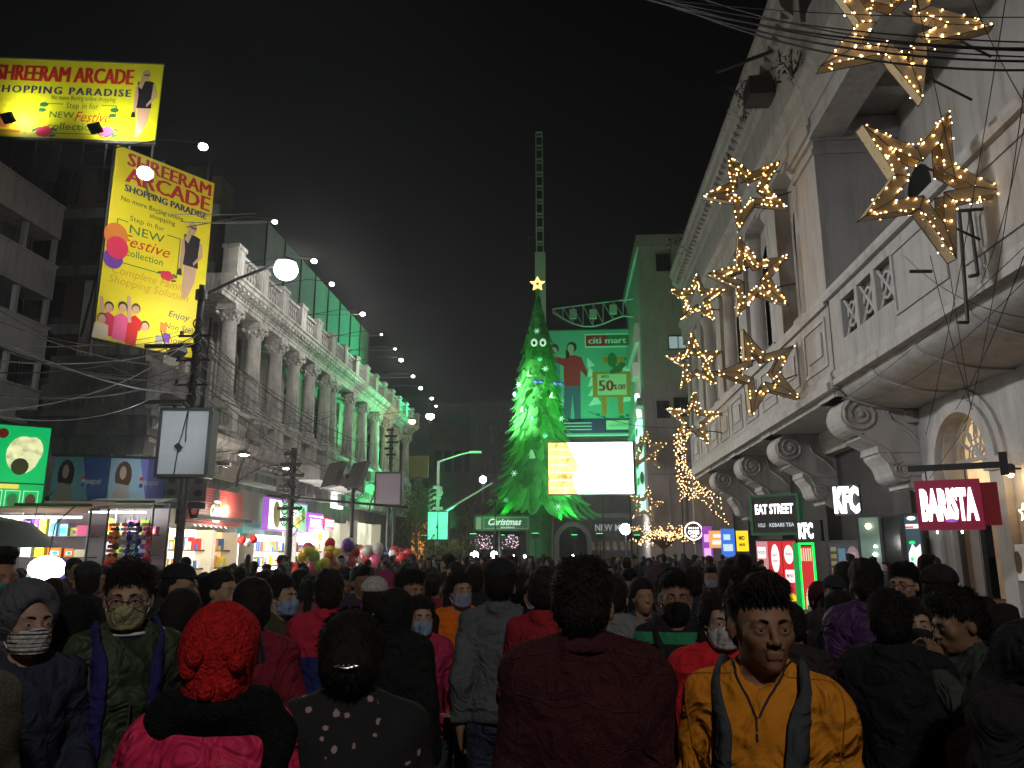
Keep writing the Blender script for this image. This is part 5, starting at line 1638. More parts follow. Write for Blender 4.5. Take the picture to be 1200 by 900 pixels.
for k in range(9):
    z = pb_.z - .8 - k * .33
    mb.tube([(.05 + .12 * cos(q), -.15 + .02 * k % .1, z + .13 * sin(q)) for q in [w * pi / 6 for w in range(12)]], .02, 4, True)
    if k % 2: mb.box(-.5, -.05, z, .4, 0, z + .05); mb.box(-.45, -.08, z, -.38, .0, z + .15)
mb.build('cable_coil', M['cable'], t)
lamp('street_lamp_light', pl + Vector((0, 0, 0)), 3000, (1, .98, .92), .33)
lamp('added_throw_spot', (-7.6, 45.6, 10.6), 17000, (1, .80, .80), .2, 'SPOT', aim=(10, 58, 13), cone=52, blend=.9)  # added pinkish spot, brightens the front of the pale building
# second big white + orange lamp at the far end
pw = street_lamp('large white lamp at the far end of the left row, beside the orange one', 504, 488, -7.6, .24, True, 420, group=None)
t = street_lamp('orange lamp on a short arm at the far end of the colonnade', 483, 494, -9.3, .2, True, 160, 'lampwarm', None, (1, .7, .35))
# lamps in the distance
for (px, py, Y, r, lb) in ((566, 562, 62, .28, 'white globe lamp left of the giant tree skirt'), (733, 620, 60, .42, 'glaring white lamp in front of the market name board'), (556, 651, 45, .24, 'white lamp just over the heads left of the giant tree'), (579, 650, 46, .2, 'white lamp low beside the foot of the giant tree'), (601, 652, 48, .1, 'tiny lamp left of the tree trunk over the crowd'), (615, 652, 48, .09, 'tiny lamp touching the tree trunk over the crowd'), (672, 652, 52, .12, 'tiny lamp under the arched gate over the crowd')):
    p = atY(px, py, Y)
    t = thing('globe_lamp', lb, 'lamp', (p.x, p.y, 0))
    mb = MB(); mb.cyl((0, 0, 0), (0, 0, p.z - r * .6), .05, .04, 6); mb.build('pole', M['dark'], t)
    mb = MB(); mb.ball((0, 0, p.z), r, 12, 8); mb.build('globe', E['lampwhite'], t)
    if r > .25: lamp('globe_lamp_light', p - Vector((0, .5, 0)), 260, (.95, .97, 1), r)
# green lit lamp post with box sign
p = atY(514, 540, 44); q = atY(552, 530, 44)
t = thing('lamp_post', 'street lamp post lit all green with a long arm reaching right', 'lamp post', (p.x, 44, 0))
mgp = mat('silver_paint', (.5, .52, .5), .5, .1, 4)
mb = MB(); mb.cyl((0, 0, 0), (0, 0, p.z), .11, .08, 10); mb.build('pole', mgp, t)
mb = MB(); mb.tube([(0, 0, p.z - .05), (q.x - p.x - .6, 0, q.z - .12), (q.x - p.x, 0, q.z)], .05, 6); mb.build('arm', mgp, t)
mb = MB(); mb.box(q.x - p.x - .1, -.1, q.z - .06, q.x - p.x + .6, .1, q.z + .06); mb.build('lamp_head', mgp, t)
mb = MB()
for k in range(7):
    mb.box(-.25 + .2 * (k % 2), -.2, 3.6 + k * .3, .05 + .25 * (k % 3) * .5, -.05, 3.75 + k * .3)
    mb.tube([(-.1, -.15, 3.7 + k * .3), (-.5, -.2, 3.5 + k * .3), (-.35, -.1, 3.2 + k * .3)], .02, 4)
mb.cyl((.15, -.2, 5.0), (.15, -.2, 5.5), .13); mb.build('junction_boxes', mgp, t)
lamp('green_flood_beam', (p.x + .6, 41.5, 3.1), 260, (.02, 1, .25), .15, 'SPOT', aim=(p.x, 44, 5.6), cone=70)
a = atY(501, 632, 43.5); b = atY(525, 600, 43.5)
t = thing('light_box_sign', 'blank pale green glowing box sign on the green lamp post', 'sign', (a.x, 43.5, a.z))
mb = MB(); mb.box(0, 0, 0, b.x - a.x, .25, b.z - a.z); mb.build('panel', emis('pale_green_box', (.16, 1, .58), .95, .25, 1.0), t)
mb = MB(); w_, h_ = b.x - a.x, b.z - a.z
mb.box(-.05, -.03, -.05, w_ + .05, .28, 0); mb.box(-.05, -.03, h_, w_ + .05, .28, h_ + .05); mb.box(-.05, -.03, 0, 0, .28, h_); mb.box(w_, -.03, 0, w_ + .05, .28, h_); mb.box(w_ / 2 - .03, -.02, 0, w_ / 2 + .03, -.005, h_)
mb.build('frame', M['dark'], t)
# leaning pole/stay into tree
a = atY(520, 600, 46); b = atY(577, 566, 47)
o = MB().cyl(a, b, .07, .05, 6).build('stay_pole', mgp); tag(o, 'slanting pale pole running up to the giant tree skirt', 'pole')
# Christmas banner
a = atY(556, 622, 47); b = atY(621, 604, 47)
t = thing('christmas_banner', 'long low green banner with flowing Christmas lettering beside the tree trunk', 'banner', (a.x, 47, a.z))
w_, h_ = b.x - a.x, b.z - a.z
mb = MB(); mb.box(0, 0, 0, w_, .06, h_); mb.build('cloth', flat('banner_green', (.04, .2, .09)), t)
mb = MB(); frame_rect(mb, .55, .12, w_ - .1, h_ - .1, .035, -.008); rect(mb, .1, .1, .4, h_ - .1, -.008); mb.build('printed_border', flat('banner_trim', (.35, .5, .35)), t)
mb = MB(); text(mb, 'Christmas', w_ * .55, h_ * .38, w_ * .60, h_ * .42, -.012, .03, 0, .4); text(mb, 'SHOPPING', w_ * .6, h_ * .16, w_ * .25, h_ * .1, -.012, .02); mb.build('lettering', emis('banner_letter', (.7, 1, .8), .7), t)
mb = MB(); mb.cyl((w_ * .45, .1, -a.z), (w_ * .45, .1, 0), .09, .09, 8); mb.cyl((.1, .1, -a.z), (.1, .1, h_), .05); mb.cyl((w_ - .1, .1, -a.z), (w_ - .1, .1, h_), .05); mb.build('posts', M['iron'], t)
# grille of small coloured lights / goods under the banner
for (x0_, x1_, lb) in ((556, 578, 'left block of pink and white stall lights under the Christmas banner'), (585, 608, 'right block of pink and white stall lights under the Christmas banner')):
    a = atY(x0_, 645, 52); b = atY(x1_, 627, 52)
    t = thing('stall_display', lb, 'stall display', (a.x, 52, a.z))
    mb = MB(); mb.box(0, 0, 0, b.x - a.x, .4, b.z - a.z); mb.build('back', M['darkwall'], t)
    mb = MB()
    for i in range(60): mb.octa((random.uniform(.05, b.x - a.x - .05), -.03, random.uniform(.1, b.z - a.z)), random.uniform(.02, .05))
    o = mb.build('small_lights', emis('pinkwhite', (1, .7, .85), 1.5), t); o['kind'] = 'stuff'

# ------------------------------------------------------------------ left: blank box signs on poles, poles, trees
def box_sign(label, px0, py0, px1, py1, Y, face, rz, dep=.45, wires=False):
    a = atY(px0, py1, Y); b = atY(px1, py0, Y)
    w_, h_ = (b.x - a.x) / cos(rz), b.z - a.z
    t = thing('box_sign', label, 'sign', (a.x, Y, a.z), rz)
    mb = MB(); mb.box(0.05, 0, 0.05, w_ - .05, dep, h_ - .05); mb.build('face', face, t)
    mb = MB(); f = .07
    mb.box(0, -.03, 0, w_, dep + .01, f); mb.box(0, -.03, h_ - f, w_, dep + .01, h_); mb.box(0, -.03, f, f, dep + .01, h_ - f); mb.box(w_ - f, -.03, f, w_ + .02, dep + .01, h_ - f)
    mb.box(.05, .05, h_, w_ - .05, dep - .05, h_ + .02)
    mb.build('frame', M['dark'], t)
    return t, w_, h_
mface = mat('blank_flex_face', (.50, .53, .56), .5, .12, 1.2, .1, 4, dirt=(.42, .43, .45))
t, w_, h_ = box_sign('large blank grey box sign with a black cable hanging down its face, on a pole', 180, 477, 246, 559, 17.5, mface, .12)
mb = MB(); mb.tube([(w_ * .55, -.04, h_), (w_ * .47, -.06, h_ * .6), (w_ * .42, -.06, h_ * .45)], .012, 4); mb.tube([(w_ * .55, -.04, h_), (w_ * .54, -.05, h_ * .7), (w_ * .55, -.05, h_ * .5)], .012, 4); mb.tube([(w_ * .42, -.04, h_ * .4), (w_ * .38, -.04, 0)], .012, 4)
mb.cyl((w_ * .55, -.02, h_), (w_ * .45, -.02, h_ + .12), .05)
mb.add([(w_ * .34, -.07, h_ * .44), (w_ * .44, -.07, h_ * .36), (w_ * .52, -.07, h_ * .42), (w_ * .42, -.07, h_ * .49)], [(0, 1, 2, 3)])
mb.build('loose_cable', M['cable'], t)
sp = t.location; pp = atY(212, 650, 17.7)
mb = MB(); mb.cyl((w_ * .52, .25, -sp.z), (w_ * .52, .25, 0), .10, .10, 10); mb.build('pole', M['iron'], t)
t, w_, h_ = box_sign('smaller blank pinkish grey box sign farther along the colonnade', 438, 553, 471, 593, 34, mat('blank_flex_pink', (.30, .25, .29), .5, .1, 1.2), .05)
mb = MB(); mb.cyl((w_ * .5, .25, -t.location.z), (w_ * .5, .25, 0), .07); mb.build('pole', M['dark'], t)
# poles in front of the colonnade
def pole(label, px, pytop, X, r, extras=0, lean=0):
    p = atX(px, pytop, X)
    t = thing('utility_pole', label, 'pole', (p.x, p.y, 0))
    mb = MB(); mb.cyl((0, 0, 0), (lean, 0, p.z), r, r * .75, 9); mb.build('shaft', M['dark'], t)
    if extras:
        mb = MB()
        for k in range(extras):
            z = p.z - .25 - k * .34
            mb.box(-.28 - .1 * (k % 2), -.14, z, .12 + .12 * (k % 3), 0, z + .1)
            mb.tube([(0, -.12, z), (.3 + .1 * (k % 3), -.1, z - .25), (.05, -.1, z - .6)], .022, 4)
            mb.tube([(.1 * cos(q) - .12, -.18, z + .14 * sin(q)) for q in [w * pi / 5 for w in range(10)]], .02, 4, True)
        mb.build('cable_tangle', M['cable'], t)
    return t
pole('dark pole thick with cables in front of the green lit advertisement', 345, 525, -8.6, .12, 7)
pole('slim dark pole before the bright balloon seller', 415, 552, -8.0, .09, 2)
pole('thin pole at the far end of the colonnade hung with cables', 460, 500, -9.5, .09, 5)
pole('thin post beside the small blank box sign', 463, 560, -8.0, .07, 2)
# downlights over the pavement on the left
for (px, py, lb) in ((286, 533, 'hooded street light glowing over the red cookie shop sign'), (262, 546, 'small unlit clamp light beside the glowing hooded one'), (336, 549, 'small white lamp on a slanted arm above the green advertisement')):
    p = atX(px, py, -9.3)
    t = thing('clamp_lamp', lb, 'lamp', p)
    mb = MB(); mb.lathe((0, 0, 0), [(.2, 0), (.17, .08), (.06, .14)], 12); mb.build('hood', M['iron'], t)
    mb = MB(); mb.ball((0, 0, 0), .13, 10, 6, (1, 1, .3)); mb.build('bulb', E['lampwhite'] if '262' not in str(px) else M['glass'], t)
    mb = MB(); mb.tube([(0, 0, .12), (-.6, -.6, 0), (-1.5, -1.6, -.9)], .025, 5); mb.build('arm', M['dark'], t)
    if px == 286: lamp('clamp_lamp_light', p - Vector((0, 0, .15)), 60, (1, .95, .8), .1)
# loudspeakers / flood bank
p = atX(378, 573, -9.0)
t = thing('loudspeaker', 'pair of dark horn speakers bolted above the shops', 'loudspeaker', p)
for dx in (0, .9):
    mb = MB(); mb.ext([(dx, 0), (dx + .5, .12), (dx + .8, 1.0), (dx + .3, .9)], 'y', -.3, .3); mb.build('horn', M['dark'], t)
mb = MB(); mb.cyl((-2.5, 0, -.2), (2.6, 3, -.5), .05); mb.build('support_bar', M['dark'], t)
# far leafy trees
M['leaf_lit'] = mat('leaf_olive', (.10, .12, .04), .7, .4, 6)
def tree(label, px, pybase, Y, h, r, n):
    p = atY(px, pybase, Y)
    t = thing('street_tree', label, 'tree', (p.x, Y, 0))
    mb = MB(); mb.tube([(0, 0, 0), (.1, 0, h * .4), (-.1, .1, h * .8)], [.16, .12, .05], 7)
    for i in range(9):
        a = random.random() * 6.28; z = h * random.uniform(.35, .7)
        mb.tube([(0, 0, z), (cos(a) * r * .5, sin(a) * r * .5, z + r * .4), (cos(a) * r * .9, sin(a) * r * .9, z + r * .6)], [.05, .03, .012], 4)
    mb.build('trunk', M['wood'], t)
    mb = MB()
    cl = [Vector((random.uniform(-1, 1) * r * .7, random.uniform(-1, 1) * r * .7, h * random.uniform(.45, 1.0))) for _ in range(16)]
    for i in range(n):
        c_ = random.choice(cl); q = c_ + Vector(rng.normal(size=3)) * r * .22
        a = Vector(rng.normal(size=3)).normalized(); b = a.orthogonal().normalized(); s = random.uniform(.06, .13)
        mb.add([q, q + a * s + b * s * .5, q + a * s * 2, q + a * s - b * s * .5], [(0, 1, 2, 3)])
    mb.build('crown', M['leaf_lit'], t)
tree('dusky leafy tree beyond the end of the colonnade', 486, 650, 50, 5.6, 1.7, 2600)
tree('low leafy bush under the pale green box sign', 520, 650, 44.5, 2.6, 1.5, 1800)
tree('dark small tree between the lamp post and the Christmas banner', 545, 650, 58, 5.0, 1.4, 1500)
a = atY(478, 560, 56); b = atY(502, 534, 56)
o = MB().box(a.x, 56, a.z, b.x, 56.2, b.z).build('dim_yellow_board', mat('dim_yellow', (.35, .32, .1), .7, .2, 2)); tag(o, 'dim blank yellowish board above the dusky tree', 'board')
a = atY(482, 645, 55); b = atY(500, 612, 55)
t = thing('orange_lit_stall', 'stall front glowing orange beyond the end of the colonnade', 'stall', (a.x, 55, 0))
mb = MB(); mb.box(0, 0, .3, b.x - a.x, .3, b.z); mb.build('lit_wall', emis('orange_wall', (1, .35, .06), .7, .5, 1), t)
mb = MB(); mb.box(-.2, -.6, b.z, b.x - a.x + .2, .3, b.z + .12); mb.build('canopy', M['dark'], t)

# ------------------------------------------------------------------ left shops at ground level (facade X = XL)
LW = pi / 2
XS = XL + .25
def lx(px, py, X=XS): return atX(px, py, X)
def wall_sign(name, label, px0, px1, pyt, pyb, m, X=XS, dep=.2, frame=None, cat='sign'):
    """sign on the left facade between picture columns; heights read at its near edge"""
    a = atX(px0, pyb, X); b = atX(px1, pyb, X); c = atX(px0, pyt, X)
    w_ = b.y - a.y; h_ = c.z - a.z
    t = facesign(name, label, cat, X, (a.y + b.y) / 2, a.z + h_ / 2, w_, h_, dep, LW, m, frame)
    return t, w_, h_
# red slatted shop sign
M['red_slat'] = mat('red_slats', (.45, .07, .05), .5, .15, 3)
t, w_, h_ = wall_sign('cookie_shop_sign', 'red slatted sign with a black jar and yellow Cookie lettering over the bright cookie shop', 213, 282, 566, 614, M['dark'], X=XS + .25)
sl = MB().box(-w_ / 2, -.035, 0, w_ / 2, -.002, .055).mesh('slat', M['red_slat'])
n_ = int(h_ / .075)
for k in range(n_): link('slat', sl, t, (0, 0, -h_ / 2 + (k + .2) * h_ / n_))
mb = MB(); ell(mb, .0, -.12, .38, h_ * .36, -.045); ell(mb, -.05, h_ * .33, .2, h_ * .18, -.045)
mb.tube([(-w_ * .36 + .26 * cos(q), -.05, -.02 + .36 * sin(q)) for q in [z * pi / 9 for z in range(18)]], .04, 5, True); mb.build('jar_emblem', M['p_black'], t)
mb = MB(); text(mb, 'Cookie', .12, -.18, 1.05, .30, -.06, .05, 0, .3, tilt=.15); mb.build('lettering', emis('yellow_letter', (1, .75, .05), 1.3), t)
mb = MB(); ell(mb, .02, h_ * .16, .25, .05, -.06); ell(mb, .02, -h_ * .36, .25, .05, -.06); mb.build('ring', M['p_white'], t)
lamp('added_sign_light', lx(272, 600, XL + .75), 110, (1, .85, .75), .05)  # added point lamp without a fixture, brightens the red slats
# lit openings under signs: shop interior boxes
def lit_shop(label, px0, px1, pyt, em, lightP, col, slats=False):
    a = atX(px0, 650, XS); b = atX(px1, 650, XS); top = atX(px0, pyt, XS).z
    t = thing('shop_interior', label, 'shop', (XS, (a.y + b.y) / 2, 0), LW)
    w_ = (b.y - a.y) / 2
    mb = MB(); mb.box(-w_, .9, 0, w_, .95, top); mb.build('back_wall', em, t)  # back wall glows itself, shop lighting put into its material
    for x_ in (-w_, w_ - .08):
        mb = MB(); mb.box(x_, .35, 0, x_ + .08, .9, top); mb.build('side_wall', flat('shopside', (.62, .58, .5)), t)
    for k in range(3):
        mb = MB(); mb.box(-w_ + .15, .55, .7 + k * .55, w_ - .15, .88, .75 + k * .55); mb.build('shelf', M['wood'], t)
    mb = MB(); rs = random.Random(int(px0))
    for k in range(3):
        for j in range(int(w_ * 2 / .22)):
            h = rs.uniform(.12, .4); x = -w_ + .2 + j * .22
            if x > w_ - .35: break
            mb.cur = rs.randrange(6); mb.box(x, .6, .752 + k * .55, x + .16, .85, .75 + k * .55 + h)
    mb.build('packets', [M['p_red'], M['p_yellow'], M['p_white'], M['p_blue'], M['p_orange'], M['p_cream']], t)['kind'] = 'stuff'
    lamp('shop_light', Vector((XS + .5, (a.y + b.y) / 2, top - .25)), lightP, col, .25)
    return t, w_, top
t, w_, top = lit_shop('bright warm cookie shop interior under the red slatted sign', 209, 262, 617, emis('shop_cream', (1, .9, .62), 2.2, .4, .8), 200, (1, .93, .75))
mb = MB()
for k in range(7): mb.add([(-w_ + .1 + k * .33, -.35, top + .02), (-w_ + .2 + k * .33, -.35, top + .02), (-w_ + .38 + k * .33, -.1, top + .22), (-w_ + .28 + k * .33, -.1, top + .22)], [(0, 1, 2, 3)])
mb.build('light_strip', emis('striplight', (1, .95, .8), 3), t)
mb = MB(); mb.box(-w_ - .1, -.5, top + .23, w_ + .8, 0, top + .33); mb.build('canopy', M['dark'], t)
lit_shop('shop with an orange side wall and red baubles next to the cookie shop', 263, 290, 622, emis('shop_orange', (1, .6, .25), 1.1, .4, .8), 25, (1, .8, .5))
for i, (px, py) in enumerate(((283, 633), (297, 632), (290, 636))):
    p = lx(px, py, XL + 1.0)
    o = MB().ball((0, 0, 0), .13, 10, 7).build('hanging_lantern', [M['p_red'], M['p_red'], M['p_white']][i], loc=p); tag(o, ['red round lantern hung left in the shop doorway', 'red round lantern hung right in the shop doorway', 'white round lantern between two red ones'][i], 'lantern', 'round lanterns in the shop doorway')
t, w_, h_ = wall_sign('blank_board', 'plain beige board between the red sign and the green advertisement', 283, 311, 574, 612, mat('beige_board', (.32, .31, .27), .7, .2, 2, dirt=(.2, .19, .17)))
t, w_, h_ = wall_sign('shop_awning_board', 'dark blue green board under the beige one', 284, 309, 613, 625, M['p_teal'])
t, w_, h_ = wall_sign('green_advertisement', 'large backlit green and white advertisement with purple edge light', 313, 358, 584, 619, emis('green_ad', (.30, .85, .42), .9, .6, 1.2), X=XS + .3, frame=(.06, emis('purple_edge', (.35, .1, .6), .8)))
mb = MB(); poly(mb, [(-w_ / 2, -h_ / 2), (-w_ * .1, -h_ / 2), (-w_ * .2, h_ / 2), (-w_ / 2, h_ / 2)], -.01); ell(mb, w_ * .15, h_ * .1, .5, .3, -.012); mb.build('white_print', emis('ad_white', (1, 1, .92), 1.6), t)
mb = MB(); ell(mb, -w_ * .3, 0, .35, .5, -.016, 12, .3); ell(mb, w_ * .25, -.2, .4, .25, -.016); ell(mb, w_ * .4, .1, .2, .3, -.016); mb.build('food_print', flat('adfood', (.5, .45, .12)), t)
mb = MB(); text(mb, 'FOOD', 0, -h_ * .42, 1.2, .3, -.02, .03); text(mb, 'FRESH', w_ * .3, h_ * .2, 1.0, .22, -.02, .03); mb.build('lettering', M['p_green'], t)
t_, w_, top = lit_shop('dazzling white shop interior under the green advertisement', 308, 352, 625, emis('shop_white', (1, 1, .98), 3.2, .3, .8), 320, (1, 1, .96))
for (a_, b_, t0, t1, c, l, tx, tc_) in ((361, 378, 600, 624, (.55, .1, .8), 'purple lit shop sign right of the green advertisement', 'ROYAL', 'white'), (380, 391, 607, 620, (.8, .05, .1), 'small red shop sign beside the purple one', 'SALE', 'white'), (378, 384, 622, 633, (1, .7, .05), 'small yellow shop sign low beside the red one', '', '')):
    t, w_, h_ = wall_sign('shop_sign', l, a_, b_, t0, t1, emis('ss' + l[:9], c, .9), X=XS + .3)
    if tx:
        mb = MB(); text(mb, tx, 0, -h_ * .2, w_ * .8, h_ * .4, -.01, .03); mb.build('lettering', E['letter'], t)
    mb = MB(); rect(mb, -w_ / 2, h_ * .3, w_ / 2, h_ * .36, -.008); mb.build('stripe', E['letter'], t)
lit_shop('bright shop front behind the balloon seller', 356, 392, 618, emis('shop_white2', (1, .97, .9), 2.6, .5, .8), 260, (1, .97, .9))
t, w_, h_ = wall_sign('fabric_awning', 'pale canvas awning over the far shops of the colonnade', 375, 428, 545, 562, M['stone_l'], X=XS + 1.2, dep=1.4, cat='awning')
for (px0, px1, l) in ((396, 418, 'dim grey shuttered shop front past the balloon seller'), (425, 452, 'dim shop front with shelves near the small blank sign')):
    lit_shop(l, px0, px1, 610, emis('dimshop' + l[:10], (.9, .85, .65), .8, .5, 1), 45, (1, 1, .85))
t, w_, h_ = wall_sign('glowing_board', 'bare white glowing wall panel above the far shops', 392, 402, 575, 595, emis('white_panel', (1, 1, .95), 1.2, .4, 1), X=XS + .1)

# ------------------------------------------------------------------ Pepsi style signs, green food board, stalls in the left foreground
a = atY(60, 575, 18.2); 
t = thing('soft_drink_sign', 'dark teal and blue pepsi sign with a long haired woman, left of a twin', 'sign', (atY(57, 590, 17.6).x, 17.6, atY(57, 590, 17.6).z), .16)
w1 = (atY(116, 590, 17.6).x - t.location.x) / cos(.16); h1 = atY(57, 535, 17.6).z - t.location.z
def pepsi(t, w_, h_, bright):
    k = 'L' if bright else 'D'
    c1 = (.10, .30, .34) if not bright else (.36, .55, .68); c2 = (.03, .09, .30) if not bright else (.2, .2, .55)
    mb = MB(); mb.box(0, 0, 0, w_, .2, h_); mb.build('panel', flat('pp1' + k, c1), t)
    mb = MB(); poly(mb, [(w_ * .52, h_), (w_ * 1.0, h_), (w_, 0), (w_ * .7, 0)], -.004); mb.build('print_blue', flat('pp2' + k, c2), t)
    mb = MB(); ell(mb, w_ * .25, h_ * .62, w_ * .15, h_ * .32, -.008); mb.build('printed_hair', M['p_black'] if not bright else M['p_brown'], t)
    mb = MB(); ell(mb, w_ * .24, h_ * .68, w_ * .06, h_ * .15, -.012); mb.build('printed_face', flat('ppsk' + k, (.35, .25, .18) if not bright else (.6, .45, .36)), t)
    mb = MB(); poly(mb, [(w_ * .04, 0), (w_ * .42, 0), (w_ * .36, h_ * .4), (w_ * .14, h_ * .45)], -.010); mb.build('printed_top', flat('ppt' + k, (.2, .2, .14) if not bright else (.45, .42, .4)), t)
    mb = MB(); text(mb, 'pepsi', w_ * .76, h_ * .42, w_ * .3, h_ * .13, -.012, .03, 0, .2); mb.build('lettering', flat('ppl' + k, (.4, .45, .5)), t)
    for q, (c, z) in enumerate((((.5, .04, .05), .09), ((.5, .5, .5), 0), ((.03, .08, .4), -.08))):
        mb = MB(); ell(mb, w_ * .58, h_ * (.47 + z * .8), w_ * .035, h_ * .055, -.013 - q * .001); mb.build('roundel', flat('ppr%s%d' % (k, q), c), t)
    mb = MB(); mb.box(-.04, -.03, -.08, w_ + .04, .22, -.005); mb.box(-.04, -.03, h_ + .005, w_ + .04, .22, h_ + .06); mb.build('frame', M['dark'], t)
pepsi(t, w1, h1, False)
e = t.location + Vector((cos(.16), sin(.16), 0)) * (w1 + .05)
t2 = thing('soft_drink_sign', 'pale blue and violet pepsi sign with a woman in white, right of its darker twin', 'sign', e, .3)
w2 = 1.25; pepsi(t2, w2, h1 * .98, True)
for i in range(2):
    mb = MB(); t3 = thing('soft_drink_fascia', ['dark blue strip sign below the darker pepsi board', 'light blue strip sign below the pale pepsi board'][i], 'sign', (t, t2)[i].location + Vector((0, -.05, -.62)), (.16, .3)[i])
    w_ = (w1, w2)[i]
    mb = MB(); mb.box(0, 0, 0, w_, .25, .48); mb.build('panel', [flat('fas1', (.02, .06, .16)), flat('fas2', (.08, .22, .30))][i], t3)
    mb = MB(); text(mb, ['pepsi  NIZAM STORES', 'NIZAM STORES'][i], w_ * .5, .2, w_ * .8, .12, -.01, .02); mb.build('lettering', flat('fasl', (.3, .4, .55)), t3)
e2 = e + Vector((cos(.3), sin(.3), 0)) * (w2 + .02)
t = thing('pale_poster_board', 'faded black and white poster board right of the pale pepsi sign', 'poster board', e2 + Vector((0, 0, .1)), .5)
mb = MB(); mb.box(0, 0, 0, .95, .15, .95); mb.build('panel', flat('fadedposter', (.24, .24, .25)), t)
mb = MB(); 
for k in range(9): ell(mb, .15 + .3 * (k % 3), .2 + .3 * (k // 3), .1, .08, -.006)
mb.build('print', flat('fadedink', (.1, .1, .11)), t)
mb = MB(); text(mb, 'WELCOME STORES', .5, -.12, .8, .1, -.006, .01); mb.box(0, 0, -.18, .95, .1, -.02); mb.build('name_strip', flat('strip', (.16, .15, .2)), t)
lamp('added_sign_light', (-8.9, 15.6, 4.6), 40, (.9, .95, 1), .2)  # added point lamp without a fixture in front of the drink signs
# green food board
p0_ = atY(-62, 597, 12.2); p1_ = atY(57, 597, 12.8)
t = thing('food_board', 'bright green backlit food board with a round dish picture and three small squares', 'sign', p0_, math.atan2(p1_.y - p0_.y, p1_.x - p0_.x) + .25)
w_ = 1.33; h_ = atY(10, 500, 12.5).z - p0_.z + .05
mb = MB(); mb.box(0, 0, 0, w_, .18, h_); mb.build('panel', emis('food_green', (.0, .50, .13), .75), t)
mb = MB(); mb.box(-.04, -.02, -.04, w_ + .04, .2, 0); mb.box(-.04, -.02, h_, w_ + .04, .2, h_ + .04); mb.box(w_, -.02, 0, w_ + .04, .2, h_); mb.box(0, -.012, h_ * .315, w_, 0, h_ * .33); mb.build('frame', M['dark'], t)
mb = MB(); ell(mb, w_ * .72, h_ * .66, w_ * .19, h_ * .22, -.01, 20); ell(mb, w_ * .82, h_ * .72, w_ * .12, h_ * .16, -.012); mb.build('dish_print', emis('dish', (.85, .8, .45), .8, .5, 8), t)
mb = MB(); ell(mb, w_ * .70, h_ * .52, w_ * .1, h_ * .1, -.014); mb.build('can_print', M['p_brown'], t)
for k in range(4):
    x = w_ * (.18 + k * .2)
    mb = MB(); frame_rect(mb, x, h_ * .03, x + w_ * .17, h_ * .24, .012, -.012); mb.build('square_border', emis('sqb', (.7, 1, .7), .7), t)
    mb = MB(); ell(mb, x + w_ * .085, h_ * .13, w_ * .06, h_ * .075, -.014); mb.build('square_picture', flat('sqp%d' % k, ((.4, .5, .4), (.5, .5, .4), (.3, .5, .35), (.6, .15, .15))[k]), t)
mb = MB(); rect(mb, w_ * .5, h_ * .26, w_ * .72, h_ * .31, -.01); mb.build('yellow_tag', emis('ytag', (1, .7, .1), .8), t)
mb = MB(); ell(mb, w_ * .47, h_ * .9, w_ * .06, h_ * .06, -.01); rect(mb, w_ * .05, h_ * .5, w_ * .36, h_ * .8, -.01); mb.build('red_print', M['p_red'], t)
mb = MB(); text(mb, 'BIRYANI', w_ * .2, h_ * .62, w_ * .26, h_ * .07, -.014, .02); text(mb, 'Food', w_ * .3, h_ * .4, w_ * .25, h_ * .07, -.014, .02); mb.build('lettering', emis('foodl', (1, 1, .8), .8), t)
lamp('board_spill', atY(25, 560, 11.9), 16, (.3, 1, .4), .3)

